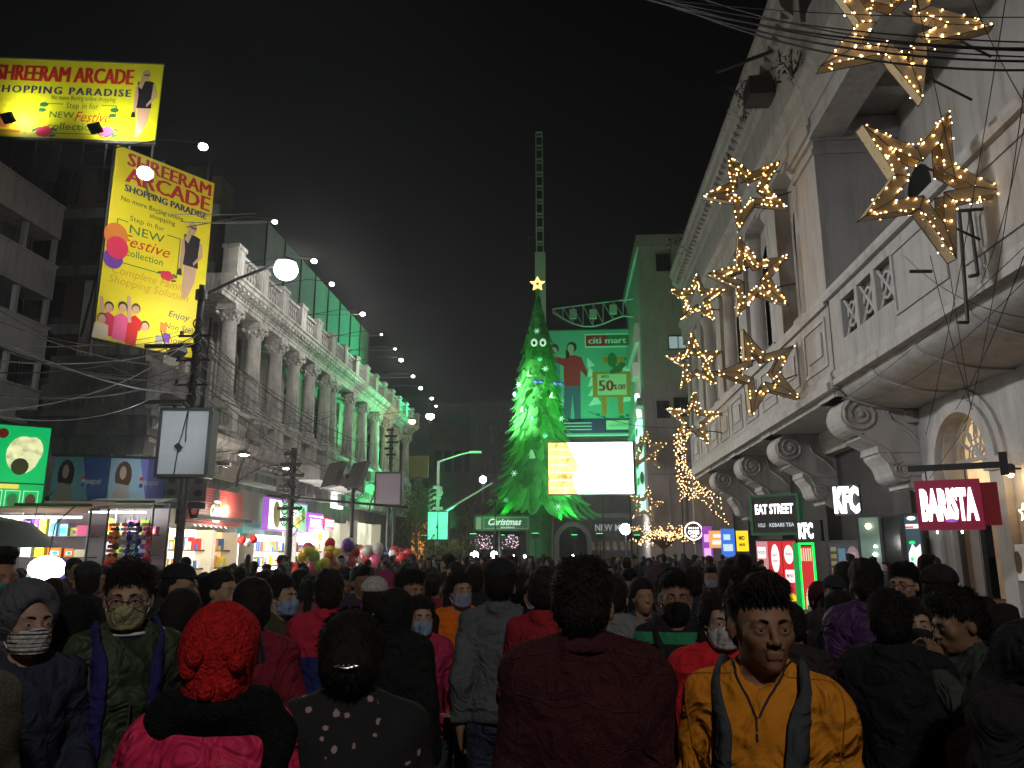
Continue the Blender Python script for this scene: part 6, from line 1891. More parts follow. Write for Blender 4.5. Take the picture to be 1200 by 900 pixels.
# stalls: racks of goods with bright lamps
goods_cols = ['p_red', 'p_yellow', 'p_white', 'p_blue', 'p_orange', 'p_pink', 'p_cream', 'p_sky', 'p_purple', 'p_green', 'p_cyan', 'p_lime']
boxm = {c: MB().box(-.5, -.5, 0, .5, .5, 1).mesh('toy_box', [M[c]]) for c in goods_cols}
stripm = {}
for c in goods_cols:
    c2 = random.choice(goods_cols); mb = MB(); mb.box(-.5, -.5, 0, .5, .5, 1); mb.cur = 1; rect(mb, -.35, .2, .35, .7, -.503); mb.cur = 2; ell(mb, .05, .45, .2, .18, -.506)
    stripm[c] = mb.mesh('toy_box', [M[c], M[c2], M[random.choice(goods_cols)]])
def stall(label, px0, px1, Y, rz, tiers, topz, lampP, seed):
    a = atY(px0, 650, Y); b = atY(px1, 650, Y)
    w_ = (b.x - a.x) / cos(rz); rs = random.Random(seed)
    t = thing('market_stall', label, 'stall', (a.x, Y, 0), rz)
    mb = MB()
    for x in (0, w_ / 2, w_):
        for y in (0, .8): mb.cyl((x, y, 0), (x, y, topz), .025, .025, 6)
    mb.cyl((0, 0, topz), (w_, 0, topz), .025); mb.cyl((0, .8, topz), (w_, .8, topz), .025)
    mb.build('post', M['iron'], t)
    mb = MB(); mb.add([(-.1, -.35, topz - .08), (w_ + .1, -.35, topz - .08), (w_ + .1, .9, topz + .12), (-.1, .9, topz + .12)], [(0, 1, 2, 3)]); mb.add([(-.1, -.35, topz - .16), (w_ + .1, -.35, topz - .16), (w_ + .1, -.35, topz - .08), (-.1, -.35, topz - .08)], [(0, 1, 2, 3)])
    mb.build('canopy', flat('pinkcanopy%d' % seed, rs.choice(((.45, .22, .2), (.35, .33, .25)))), t)
    mb = MB(); mb.box(0, .78, .1, w_, .82, topz - .1); mb.build('back_sheet', flat('backsheet', (.35, .33, .36)), t)
    mb = MB(); mb.box(0, -.1, .85, w_, .7, .9); mb.box(0, -.12, 0, w_, -.1, .85); mb.build('counter', M['p_cream'], t)
    for z in tiers:
        mb = MB(); mb.box(0, .1 if z > 1 else -.1, z - .02, w_, .5, z); mb.build('shelf', M['iron'], t)
        x = .1
        while x < w_ - .12:
            s = rs.uniform(.10, .24); h = rs.uniform(.12, .32); c = rs.choice(goods_cols)
            o = link('toy_box', rs.choice((boxm, stripm))[c], None, Matrix.Translation(t.location) @ Matrix.Rotation(rz, 4, 'Z') @ Vector((x + s / 2, .2 + rs.uniform(-.03, .03), z)), (0, 0, rz + rs.uniform(-.2, .2)), (s, s * .7, h))
            tag(o, 'small bright packaged toy or trinket crammed on the lit stall shelves', 'toy box', 'packaged toys on the stalls')
            x += s + rs.uniform(.01, .06)
    mb = MB(); mb.cyl((.1, -.1, topz - .22), (w_ - .1, -.1, topz - .22), .022); mb.build('tube_light', E['letter'], t)
    lamp('stall_light', Matrix.Translation(t.location) @ Matrix.Rotation(rz, 4, 'Z') @ Vector((w_ / 2, -.2, topz - .3)), lampP, (1, .98, .93), .2)
    return t, w_
st1, sw1 = stall('toy stall crammed with coloured boxes at the left edge below the green board', -60, 82, 12.6, .2, (.92, 1.3, 1.66, 2.02), 2.55, 70, 3)
st2, sw2 = stall('stall hung with necklaces and trinkets below the pepsi signs', 88, 170, 15.0, .1, (.92, 1.3, 1.7, 2.1), 2.75, 80, 5)
# hanging strips of goods
cnt = 0
for i, (px, c1, c2) in enumerate(((118, 'p_gold', 'p_yellow'), (122, 'p_cream', 'p_gold'), (133, 'p_orange', 'p_red'), (139, 'p_orange', 'p_brown'), (147, 'p_grey', 'p_white'), (153, 'p_blue', 'p_navy'), (158, 'p_blue', 'p_grey'), (163, 'p_navy', 'p_blue'), (171, 'p_white', 'p_purple'), (176, 'p_red', 'p_pink'), (100, 'p_white', 'p_black'), (107, 'p_pink', 'p_red'))):
    p = atY(px, 612, 14.6)
    t = thing('hanging_strip', 'hanging strip of small %s packets at the trinket stall' % {'p_gold': 'gold', 'p_cream': 'cream', 'p_orange': 'orange', 'p_grey': 'silver', 'p_blue': 'blue', 'p_navy': 'navy', 'p_white': 'white', 'p_red': 'red', 'p_pink': 'pink'}[c1], 'hanging goods', p, 0, 'strips of goods hung at the trinket stall')
    mb = MB(); mb.cyl((0, 0, .1), (0, 0, -1.2), .006, .006, 3); mb.build('cord', M['cable'], t)
    mb = MB()
    for k in range(14):
        mb.cur = k % 2; z = -.05 - k * .082; s = .035 + .02 * ((k * 7 + i) % 3)
        if i % 2: mb.ball((random.uniform(-.02, .02), 0, z), s, 6, 4)
        else: mb.box(-s, -.02, z - .033, s, .02, z + .033)
    mb.build('packets', [M[c1], M[c2]], t)['kind'] = 'stuff'
# glaring white stall bulb
for (px, py, Y, r, P, lb) in ((55, 666, 9.0, .17, 80, 'glaring white bulb over the stall counter at the left'), (37, 627, 12.2, .12, 25, 'white bulb below the green food board'), (140, 693, 10, .05, 0, 'small white bulb low between people at the left')):
    p = atY(px, py, Y)
    t = thing('stall_bulb', lb, 'lamp', p)
    mb = MB(); mb.ball((0, 0, 0), r, 14, 9, (1.25, 1, .85)); mb.build('bulb', E['lampwhite'], t)
    mb = MB(); mb.tube([(0, 0, r * .8), (0, .05, r + .35), (0, .4, r + .6)], .01, 4); mb.build('flex', M['cable'], t)
    if P: lamp('stall_bulb_light', p + Vector((0, -.0, 0)), P, (1, 1, .96), r)
t = thing('stall_umbrella', 'dark drooping stall umbrella at the left edge under the green board', 'umbrella', atY(-22, 632, 10.0))
mb = MB(); n = 10
vs = [(0, 0, .35)] + [(1.0 * cos(q * 2 * pi / n), .8 * sin(q * 2 * pi / n), -.1) for q in range(n)] + [(.6 * cos(q * 2 * pi / n), .5 * sin(q * 2 * pi / n), .22) for q in range(n)]
mb.add(vs, [(0, 11 + q, 11 + (q + 1) % n) for q in range(n)] + [(11 + q, 1 + q, 1 + (q + 1) % n, 11 + (q + 1) % n) for q in range(n)], True)
mb.build('canopy', flat('umbrella_green', (.05, .07, .06)), t)
mb = MB(); mb.cyl((0, 0, -1.8), (0, 0, .4), .02)
for q in range(5): mb.cyl((0, 0, -.1), (.95 * cos(q * 1.25), .75 * sin(q * 1.25), -.08), .008)
mb.build('shaft', M['iron'], t)

# balloons and soft toys: bunch of the seller, each its own
bal = MB().ball((0, 0, 0), 1, 14, 10, (1, 1, 1.1))
bal.lathe((0, 0, -1.22), [(.12, 0), (.04, .12), (.08, .18)], 8)
balm = {c: bal.mesh('balloon', mat('balloon_' + c, P_['' + c], .3, .05, 2, spec=.5)) for c in ('yellow', 'pink', 'red', 'orange', 'blue', 'lime', 'white', 'purple', 'sky')}
def bunch(cx, cy, Y, n, rx, ry, cols, r, what, group):
    for i in range(n):
        a = random.random() * 6.28; q = random.random() ** .5
        p = atY(cx + rx * q * cos(a), cy + ry * q * sin(a), Y + random.uniform(-.5, .5))
        c = random.choice(cols)
        o = link('balloon', balm[c], None, p, (random.uniform(-.5, .5), random.uniform(-.5, .5), 0), (r * random.uniform(.8, 1.15),) * 3)
        tag(o, '%s balloon in the %s' % (c, what), 'balloon', group)
bunch(372, 652, 22, 17, 18, 13, ['yellow', 'yellow', 'orange', 'pink', 'lime'], .16, 'big bunch held up before the bright shop', 'balloons before the bright shop')
bunch(402, 646, 22.5, 22, 24, 13, ['red', 'yellow', 'pink', 'orange', 'purple', 'white'], .17, 'big bunch held up before the bright shop', 'balloons before the bright shop')
bunch(440, 650, 27, 12, 14, 9, ['pink', 'pink', 'blue', 'white', 'red'], .2, 'smaller bunch beyond the first', 'balloons beyond the first bunch')
bunch(470, 652, 32, 10, 14, 7, ['orange', 'yellow', 'white', 'red'], .2, 'farthest bunch near the small trees', 'balloons near the small trees')

# ------------------------------------------------------------------ overhead cables
def cable(a, b, sag, r, label, m='cable', n=14, group=None):
    a = Vector(a); b = Vector(b); pts = []
    for k in range(n + 1):
        f = k / n; p = a.lerp(b, f); p.z -= sag * 4 * f * (1 - f); pts.append(p)
    o = MB().tube(pts, r, 4).build('overhead_cable', M[m]); tag(o, label, 'cable', group)
    return o
G1 = 'thick black cables across the top right'
for i, (y0_, y1_) in enumerate(((-4, 55), (2, 62), (0, 68), (8, 70), (-10, 52), (14, 75))):
    cable(atY(735 + 12 * i, y0_ - 6, 9.5 + .1 * i), atY(1260, y1_ - 4 + 2 * i, 7.0 + .08 * i), .18 + .03 * i, .014 if i % 2 else .009, 'thick black cable sweeping across the nearest gold star', group=G1)
cable(atY(740, -5, 9), atY(1230, 20, 7), .1, .006, 'thin black cable along the top edge right of centre')
G2 = 'tangle of thin cables in front of the balcony'
for (x0_, y0_, Y0_, x1_, y1_, Y1_, s) in ((1200, 290, 7.5, 985, 470, 16, .1), (1200, 300, 7.5, 1120, 480, 12, .1), (1180, -10, 8, 1085, 510, 15, .2), (1206, 60, 8, 1130, 505, 15, .3), (1090, 300, 13, 1140, 480, 14, .25), (1110, 300, 13, 1138, 480, 14, .1), (1200, 330, 8, 1000, 470, 18, .3), (1140, 0, 9, 1200, 120, 8, .1), (1075, 0, 9, 1120, 210, 11, .2), (1200, 150, 9, 1150, 330, 12, .15), (1200, 372, 8, 1060, 300, 13, .2), (1132, 500, 14, 1090, 560, 16, 0)):
    cable(atY(x0_, y0_, Y0_), atY(x1_, y1_, Y1_), s, .006, 'thin black cable dangling in front of the balcony and stars', group=G2)
G3 = 'cables bundled from the corner pole to the left edge'
pc = atX(236, 400, -9.6)
for i in range(14):
    yy = random.uniform(300, 500); q = atY(-20, yy, random.uniform(10, 14)); s = pc + Vector((0, 0, random.uniform(-1.5, .9)))
    cable(q, s, random.uniform(.1, .6), random.choice((.008, .012, .016)), 'sagging cable running from the corner pole to the left edge of the view', random.choice(('cable', 'cable', 'cable2')) , group=G3)
G4 = 'cables strung in front of the colonnade'
for i in range(16):
    z0_ = random.uniform(5.5, 8.6); X_ = random.uniform(-10.3, -9.2)
    cable(pc + Vector((0, 0, random.uniform(-1.8, .6))), (X_, random.choice((33, 37, 44, 50)), z0_ * random.uniform(.8, 1.0)), random.uniform(.2, .9), .012, 'sagging dark cable strung along the front of the white colonnade', random.choice(('cable', 'cable', 'cable2')), group=G4)
for (px, py) in ((322, 260), (425, 368), (447, 393), (463, 410), (484, 442), (506, 467), (300, 250)):
    p = atX(px, py, -8.2)
    cable(p, (XL, p.y, p.z + .1), .05, .014, 'thin horizontal stay wire from a street lamp to the colonnade', 'cable2', group='stay wires of the street lamps')
cable(atY(820, 500, 40), atY(690, 482, 60), .5, .02, 'dark cable reaching from the far stars to the citi mart billboard')
# bracket rig under the second star
t = thing('pole_bracket', 'dark steel bracket with two hanging bars below the second big star', 'bracket', atY(1140, 245, 12.6))
o0 = Vector(t.location)
mb = MB()
for (a_, b_) in (((1122, 247, 12.4), (1184, 243, 12.4)), ((1124, 247, 12.4), (1134, 378, 12.4)), ((1136, 247, 12.6), (1146, 322, 12.6)), ((1134, 378, 12.4), (1122, 378, 12.2)), ((1146, 322, 12.6), (1136, 324, 12.5)), ((1066, 318, 12.8), (1092, 318, 12.8)), ((1184, 243, 12.4), (1196, 238, 14.5))):
    mb.cyl(atY(*a_) - o0, atY(*b_) - o0, .03, .03, 6)
mb.build('bar', M['dark'], t)
# flag pole stub
a = atY(840, 84, 21); b = atY(905, 60, 20.8)
o = MB().cyl(a, b, .06, .06, 7).build('flag_pole', M['iron']); tag(o, 'bare pole stub slanting out from the cornice corner', 'pole')
# warm glow that the nearest stars throw on the pier is left to their own bulbs

# clutter on the left facade: air conditioners, pipes, small boxes
for i in range(11):
    y = 23.0 + i * 2.6 + random.uniform(-.5, .5); z = random.choice((3.95, 4.0, 5.55))
    t = thing('air_conditioner', 'weathered air conditioner box fixed above the shops of the colonnade', 'air conditioner', (XL + .15, y, z), LW, 'air conditioners above the shops')
    mb = MB(); mb.box(-.4, -.35, 0, .4, 0, .52); mb.build('casing', mat('ac_casing', (.22, .22, .21), .6, .3, 3), t)
    mb = MB(); mb.tube([(-.08 + .19 * cos(q), -.36, .26 + .19 * sin(q)) for q in [w * pi / 8 for w in range(16)]], .012, 4, True)
    for k in range(4): mb.box(-.27, -.362, .12 + k * .09, .11, -.352, .13 + k * .09)
    mb.build('fan_grille', M['dark'], t)
for i, y in enumerate((24.9, 29.1, 33.2, 36.8, 42.4, 47.8)):
    mb = MB(); mb.tube([(XL - 1.3, y, 9.8), (XL - 1.3, y, 5.6), (XL + .1, y, 5.3), (XL + .34, y, 5.1), (XL + .1, y, 4.3), (XL + .1, y, 3.9)], .05, 6)
    o = mb.build('drain_pipe', M['iron']); tag(o, 'rusty drain pipe running down the front of the white colonnade', 'pipe', 'drain pipes of the colonnade')
for i in range(16):
    y = random.uniform(22.5, 45); z0_ = random.uniform(4.3, 5.2)
    cable((XL + .35, y, z0_), (XL + .4, y + random.uniform(2, 6), z0_ + random.uniform(-.3, .3)), random.uniform(.15, .5), .014, 'slack cable looped along the balcony moulding of the colonnade', group='slack cables on the balcony moulding')
# ------------------------------------------------------------------ PEOPLE: signed distance bodies -> one continuous mesh each
def axis(lo, hi, h, fine):
    """graded coordinates: spacing h, finer inside the listed (a, b, hf) slabs"""
    xs = [lo]; x = lo
    while x < hi:
        s = h
        for a, b, hf in fine:
            if a - h * .5 <= x <= b: s = min(s, hf)
        x += s; xs.append(x)
    return np.array(xs, dtype=np.float32)


def prim(kind, a, b=None, r=.05, r2=None, k=.03, op='+', M_=None, piv=None):
    return dict(kind=kind, a=np.array(a, float), b=None if b is None else np.array(b, float), r=r, r2=r if r2 is None else r2, k=k, op=op, M=M_, piv=piv)


def rot_prims(ps, Rm, piv):
    piv = np.array(piv); out = []
    for p in ps:
        q = dict(p)
        q['a'] = Rm @ (p['a'] - piv) + piv
        if p['b'] is not None and p['kind'] == 'cap': q['b'] = Rm @ (p['b'] - piv) + piv
        q['M'] = Rm if p['M'] is None else Rm @ p['M']
        out.append(q)
    return out


def sdf_grid(prims, X, Y, Z):
    D = np.full((len(X), len(Y), len(Z)), .2, dtype=np.float32)
    for p in prims:
        a = p['a']; k = p['k']
        if p['kind'] == 'cap':
            b = p['b']; rm = max(p['r'], p['r2'])
            lo = np.minimum(a, b) - rm - k - .03; hi = np.maximum(a, b) + rm + k + .03
        else:
            b = p['b']; rm = float(np.max(b)); lo = a - rm - k - .03; hi = a + rm + k + .03
        ix = slice(*np.searchsorted(X, (lo[0], hi[0]))); iy = slice(*np.searchsorted(Y, (lo[1], hi[1]))); iz = slice(*np.searchsorted(Z, (lo[2], hi[2])))
        x = X[ix][:, None, None]; y = Y[iy][None, :, None]; z = Z[iz][None, None, :]
        if x.size == 0 or y.size == 0 or z.size == 0: continue
        if p['kind'] == 'cap':
            d = b - a; L2 = float(d @ d) + 1e-9
            t = np.clip(((x - a[0]) * d[0] + (y - a[1]) * d[1] + (z - a[2]) * d[2]) / L2, 0, 1)
            dd = np.sqrt((x - a[0] - t * d[0]) ** 2 + (y - a[1] - t * d[1]) ** 2 + (z - a[2] - t * d[2]) ** 2) - (p['r'] + (p['r2'] - p['r']) * t)
        else:
            px, py_, pz = x - a[0], y - a[1], z - a[2]
            if p['M'] is not None:
                Mi = p['M'].T
                px, py_, pz = (Mi[0, 0] * px + Mi[0, 1] * py_ + Mi[0, 2] * pz, Mi[1, 0] * px + Mi[1, 1] * py_ + Mi[1, 2] * pz, Mi[2, 0] * px + Mi[2, 1] * py_ + Mi[2, 2] * pz)
            if p['kind'] == 'ell':
                k0 = np.sqrt((px / b[0]) ** 2 + (py_ / b[1]) ** 2 + (pz / b[2]) ** 2)
                k1 = np.sqrt((px / b[0] ** 2) ** 2 + (py_ / b[1] ** 2) ** 2 + (pz / b[2] ** 2) ** 2) + 1e-9
                dd = k0 * (k0 - 1) / k1
            else:  # box
                qx, qy, qz = np.abs(px) - b[0], np.abs(py_) - b[1], np.abs(pz) - b[2]
                dd = np.sqrt(np.maximum(qx, 0) ** 2 + np.maximum(qy, 0) ** 2 + np.maximum(qz, 0) ** 2) + np.minimum(np.maximum(qx, np.maximum(qy, qz)), 0)
        g = D[ix, iy, iz]
        if p['op'] == '+':
            h = np.maximum(k - np.abs(g - dd), 0) / k
            D[ix, iy, iz] = np.minimum(g, dd) - h * h * k * .25
        elif p['op'] == '-':
            h = np.maximum(k - np.abs(g + dd), 0) / k
            D[ix, iy, iz] = np.maximum(g, -dd) + h * h * k * .25
        elif p['op'] == '&':
            D[:, :, :] = np.maximum(D, .05)
            D[ix, iy, iz] = np.maximum(g, dd)
    return D


def nets(D, X, Y, Z):
    """naive surface nets on a graded grid -> verts, quads"""
    S = D < 0
    c = [(i, j, k) for i in (0, 1) for j in (0, 1) for k in (0, 1)]
    nx, ny, nz = D.shape
    cnt = np.zeros((nx - 1, ny - 1, nz - 1), np.int8)
    for i, j, k in c: cnt += S[i:nx - 1 + i, j:ny - 1 + j, k:nz - 1 + k]
    act = np.argwhere((cnt > 0) & (cnt < 8))
    if len(act) == 0: return np.zeros((0, 3)), np.zeros((0, 4), int)
    idx = -np.ones(cnt.shape, np.int32); idx[act[:, 0], act[:, 1], act[:, 2]] = np.arange(len(act))
    I, J, K = act.T
    P = np.zeros((len(act), 3)); n = np.zeros(len(act))
    ed = [(a, b) for a in c for b in c if sum(abs(a[q] - b[q]) for q in range(3)) == 1 and a < b]
    for a, b in ed:
        d0 = D[I + a[0], J + a[1], K + a[2]]; d1 = D[I + b[0], J + b[1], K + b[2]]
        m = (d0 < 0) != (d1 < 0)
        t = np.where(m, d0 / np.where(m, d0 - d1, 1), 0)
        pa = np.stack([X[I + a[0]], Y[J + a[1]], Z[K + a[2]]], 1); pb = np.stack([X[I + b[0]], Y[J + b[1]], Z[K + b[2]]], 1)
        P += np.where(m[:, None], pa + (pb - pa) * t[:, None], 0); n += m
    P /= n[:, None]
    quads = []
    for ax in range(3):
        sl0 = [slice(None)] * 3; sl1 = [slice(None)] * 3
        sl0[ax] = slice(0, -1); sl1[ax] = slice(1, None)
        A, B = S[tuple(sl0)], S[tuple(sl1)]
        u, v = [(1, 2), (2, 0), (0, 1)][ax]
        e = np.argwhere(A != B)
        ok = (e[:, u] > 0) & (e[:, v] > 0) & (e[:, u] < D.shape[u] - 1) & (e[:, v] < D.shape[v] - 1)
        e = e[ok]
        du = np.zeros(3, int); du[u] = 1; dv = np.zeros(3, int); dv[v] = 1
        q = [idx[tuple((e - o).T)] for o in (0 * du, du, du + dv, dv)]
        q = np.stack(q, 1)
        fl = A[tuple(e.T)]
        q[~fl] = q[~fl][:, ::-1]
        quads.append(q)
    Q = np.concatenate(quads)
    return P, Q[(Q >= 0).all(1)]


def to_mesh(name, P, Q, mats, smooth=True):
    me = bpy.data.meshes.new(name)
    me.vertices.add(len(P)); me.vertices.foreach_set('co', P.astype(np.float32).ravel())
    me.loops.add(len(Q) * 4); me.loops.foreach_set('vertex_index', Q.astype(np.int32).ravel())
    me.polygons.add(len(Q)); me.polygons.foreach_set('loop_start', np.arange(len(Q), dtype=np.int32) * 4)
    me.polygons.foreach_set('use_smooth', np.full(len(Q), smooth))
    for m in mats: me.materials.append(m)
    me.update(calc_edges=True); me.validate()
    return me


def folds(P, amp, seed):
    """cloth wrinkles: moves vertices along an approximate outward direction"""
    r = np.random.RandomState(seed); o = r.uniform(0, 6, 8)
    x, y, z = P.T
    w = np.sin(9 * x + 14 * z + 2.2 * np.sin(11 * z + 7 * y + o[0]) + o[1]) * .5 + np.sin(23 * z - 11 * x + 2.0 * np.sin(17 * x + o[2]) + o[3]) * .35 + np.sin(31 * x + 9 * y + 12 * z + o[4]) * .25
    w = np.abs(w) * 1.6 - .6
    w = np.where(w > 0, w, w * .6)
    c = np.stack([x * 0, y * 0, z], 1)
    d = P - c; d[:, 2] = 0; d /= (np.linalg.norm(d, axis=1)[:, None] + 1e-6)
    return P + d * (w * amp)[:, None]


# skin with darker lips / brows / stubble held in a vertex attribute (pigment of the face itself)
def skin_mat():
    m = mat('skin', (1, 1, 1), .55, .10, 14, .08, 90, objcol=True, spec=.35)
    n = m.node_tree; b = [q for q in n.nodes if q.type == 'BSDF_PRINCIPLED'][0]
    l = b.inputs['Base Color'].links[0]; src = l.from_socket; n.links.remove(l)
    at = n.nodes.new('ShaderNodeAttribute'); at.attribute_name = 'pigment'
    mx = n.nodes.new('ShaderNodeMix'); mx.data_type = 'RGBA'; mx.blend_type = 'MULTIPLY'; mx.inputs[0].default_value = 1
    n.links.new(src, mx.inputs[6]); n.links.new(at.outputs['Color'], mx.inputs[7]); n.links.new(mx.outputs[2], b.inputs['Base Color'])
    b.inputs['Subsurface Weight'].default_value = .0
    return m
MS = skin_mat()
MC = mat('cloth', (1, 1, 1), .85, .22, 22, .3, 140, objcol=True, spec=.15, folds_=.05)
MCs = mat('shell_cloth', (1, 1, 1), .6, .15, 8, .15, 60, objcol=True, spec=.3, folds_=.07)
MK = mat('knit', (1, 1, 1), .95, .5, 60, .9, 110, objcol=True, spec=.05)
MHr = mat('hair', (.012, .009, .008), .62, .5, 60, .5, 120, spec=.18)
M['eyew'] = flat('eye_white_matter', (.34, .31, .29)); M['iris'] = flat('iris_brown', (.03, .015, .008), .2)
eyeb = MB(); eyeb.ball((0, 0, 0), .0122, 14, 10); eyeb.cur = 1; eyeb.ball((0, -.0072, 0), .0062, 10, 8)
EYE = eyeb.mesh('eye', [M['eyew'], M['iris']])
sh = MB(); sh.box(-.045, -.17, 0, .045, .10, .03); sh.ball((0, -.06, .05), .06, 10, 6, (.85, 1.9, .8)); sh.ball((0, .05, .06), .055, 10, 6, (.85, 1.0, 1.0))
SHOE = sh.mesh('shoe', flat('shoe_black', (.03, .03, .03)))


def head_prims(female=False, beard=False):
    f = .94 if female else 1.0
    P = [prim('ell', (0, .018, 1.632), (.074 * f, .094, .088), k=.03),
         prim('ell', (0, -.022, 1.577), (.058 * f, .070, .086), k=.035),
         prim('ell', (0, -.044, 1.527), (.041 * f, .044, .036), k=.035),
         prim('ell', (0, -.078, 1.507), (.020, .016, .016), k=.022),
         prim('cap', (-.040, -.078, 1.614), (.040, -.078, 1.614), .014, k=.02),
         prim('ell', (-.044 * f, -.062, 1.575), (.020, .018, .020), k=.025), prim('ell', (.044 * f, -.062, 1.575), (.020, .018, .020), k=.025),
         prim('ell', (-.031, -.102, 1.596), (.020, .017, .014), k=.014, op='-'), prim('ell', (.031, -.102, 1.596), (.020, .017, .014), k=.014, op='-'),
         prim('ell', (-.031, -.0815, 1.596), (.0165, .0140, .0140), k=.006), prim('ell', (.031, -.0815, 1.596), (.0165, .0140, .0140), k=.006),
         prim('ell', (-.031, -.100, 1.5945), (.0142, .0125, .0046), k=.002, op='-'), prim('ell', (.031, -.100, 1.5945), (.0142, .0125, .0046), k=.002, op='-'),
         prim('cap', (0, -.088, 1.606), (0, -.114, 1.571), .0075, .0105, k=.012),
         prim('ell', (-.013, -.103, 1.566), (.0068, .009, .007), k=.008), prim('ell', (.013, -.103, 1.566), (.0068, .009, .007), k=.008),
         prim('ell', (0, -.087, 1.540), (.023, .014, .015), k=.014),
         prim('cap', (-.017, -.099, 1.5425), (.017, -.099, 1.5425), .0062, k=.005), prim('cap', (-.014, -.098, 1.532), (.014, -.098, 1.532), .0072, k=.005),
         prim('ell', (-.078 * f, .012, 1.585), (.009, .019, .031), k=.010), prim('ell', (.078 * f, .012, 1.585), (.009, .019, .031), k=.010),
         prim('cap', (0, .020, 1.42), (0, .016, 1.56), .056 * f, .052 * f, k=.03)]
    return P


HEADP = (0, .015, 1.53)


def Rzx(yaw, pitch, roll=0.0):
    cy, sy, cp, sp, cr, sr = cos(yaw), sin(yaw), cos(pitch), sin(pitch), cos(roll), sin(roll)
    return np.array([[cy, -sy, 0], [sy, cy, 0], [0, 0, 1]]) @ np.array([[1, 0, 0], [0, cp, -sp], [0, sp, cp]]) @ np.array([[cr, 0, sr], [0, 1, 0], [-sr, 0, cr]])


def arm_joints(side, pose):
    s = side
    s = s * .90
    sh_ = np.array((s * .168, .005, 1.405))
    T = {'down': ((s * .215, .02, 1.125), (s * .228, -.05, .875), (s * .225, -.075, .79)),
         'swing': ((s * .215, .10, 1.14), (s * .225, .05, .89), (s * .222, .02, .80)),
         'phone': ((s * .235, -.02, 1.14), (s * .12, -.24, 1.16), (s * .07, -.30, 1.20)),
         'hold': ((s * .25, .03, 1.15), (s * .18, -.22, 1.06), (s * .14, -.29, 1.06)),
         'face': ((s * .25, -.10, 1.20), (s * .13, -.20, 1.41), (s * .07, -.16, 1.50)),
         'pocket': ((s * .25, .06, 1.14), (s * .225, -.04, .93), (s * .22, -.07, .87)),
         'up': ((s * .29, -.12, 1.50), (s * .20, -.25, 1.70), (s * .17, -.27, 1.77)),
         'strap': ((s * .27, -.02, 1.17), (s * .19, -.16, 1.34), (s * .15, -.14, 1.40))}[pose]
    return [sh_] + [np.array(t, float) for t in T]


def hand_prims(wr, hd, side, curl=.5, fine=True):
    d = hd - wr; d = d / (np.linalg.norm(d) + 1e-6)
    up = np.array((0, 0, 1.0)) if abs(d[2]) < .8 else np.array((0, -1.0, 0))
    n = np.cross(d, up); n /= np.linalg.norm(n)          # across the palm
    b = np.cross(n, d)                                    # palm normal
    if abs(d[2]) >= .8: n, b = np.array((0, -1.0, 0)) - d * (-d[1]), np.array((-side, 0, 0.0)); n /= np.linalg.norm(n)
    P = []
    c = wr + d * .05
    for o in (-.024, -.008, .008, .024):
        P.append(prim('cap', wr + d * .01 + n * o * .6, wr + d * .085 + n * o, .014, .012, k=.012))
    for i, (o, L) in enumerate(((.026, .068), (.009, .078), (-.009, .072), (-.026, .056))):
        p = wr + d * .088 + n * o; dirv = d.copy()
        for j, f in enumerate((.42, .33, .25)):
            ang = curl * (.55 + .15 * i * .3)
            dirv = dirv * cos(ang) + (b if side else b) * sin(ang) * 1.0
            dirv /= np.linalg.norm(dirv)
            q = p + dirv * L * f
            P.append(prim('cap', p, q, .0085 - .0008 * j, .0078 - .0008 * j, k=.004)); p = q
    t0 = wr + d * .03 + n * .028; t1 = t0 + (d * .6 + n * .7 + b * .3) * .035; t2 = t1 + (d * .85 + n * .25 + b * .35) * .034
    P += [prim('cap', t0, t1, .013, .0105, k=.012), prim('cap', t1, t2, .0100, .0085, k=.005)]
    return P


def torso_prims(off=0.0, female=False, belly=0.0, wide=1.0):
    sx = (.80 if female else .88) * wide
    return [prim('ell', (0, .0, .955), (.158 * sx * (1.06 if female else 1) + off, .112 + off, .13 + off), k=.05),
            prim('ell', (0, -.01 * belly, 1.10), (.138 * sx + off + belly * .03, .098 + off + belly * .04, .14 + off), k=.06),
            prim('ell', (0, .002, 1.27), (.165 * sx + off, .112 + off, .165 + off), k=.05),
            prim('cap', (-.155 * sx, .008, 1.400), (.155 * sx, .008, 1.400), .050 + off, k=.04),
            prim('cap', (-.05, .018, 1.455), (-.15 * sx, .01, 1.415), .040 + off * .8, .036 + off * .8, k=.03), prim('cap', (.05, .018, 1.455), (.15 * sx, .01, 1.415), .040 + off * .8, .036 + off * .8, k=.03)]


def leg_prims(off=0.0, stride=0.0, taper=1.0, shorts=None):
    P = []
    for s in (-1, 1):
        st = s * stride
        hp, kn, an = np.array((s * .088, 0, .93)), np.array((s * .095, -.02 - st * .12, .50)), np.array((s * .10, .02 - st * .2, .085))
        P += [prim('cap', hp, kn, .084 + off, .054 + off * taper, k=.03), prim('cap', kn, an, .052 + off * taper, .036 + off * taper, k=.02),
              prim('ell', kn * .6 + an * .4 + np.array((0, .018, 0)), (.048 + off, .052 + off, .12), k=.02)]
        if off == 0: P += [prim('cap', an + np.array((0, .02, -.03)), an + np.array((s * .012, -.15, -.05)), .036, .026, k=.02)]
    return P


PC = {}


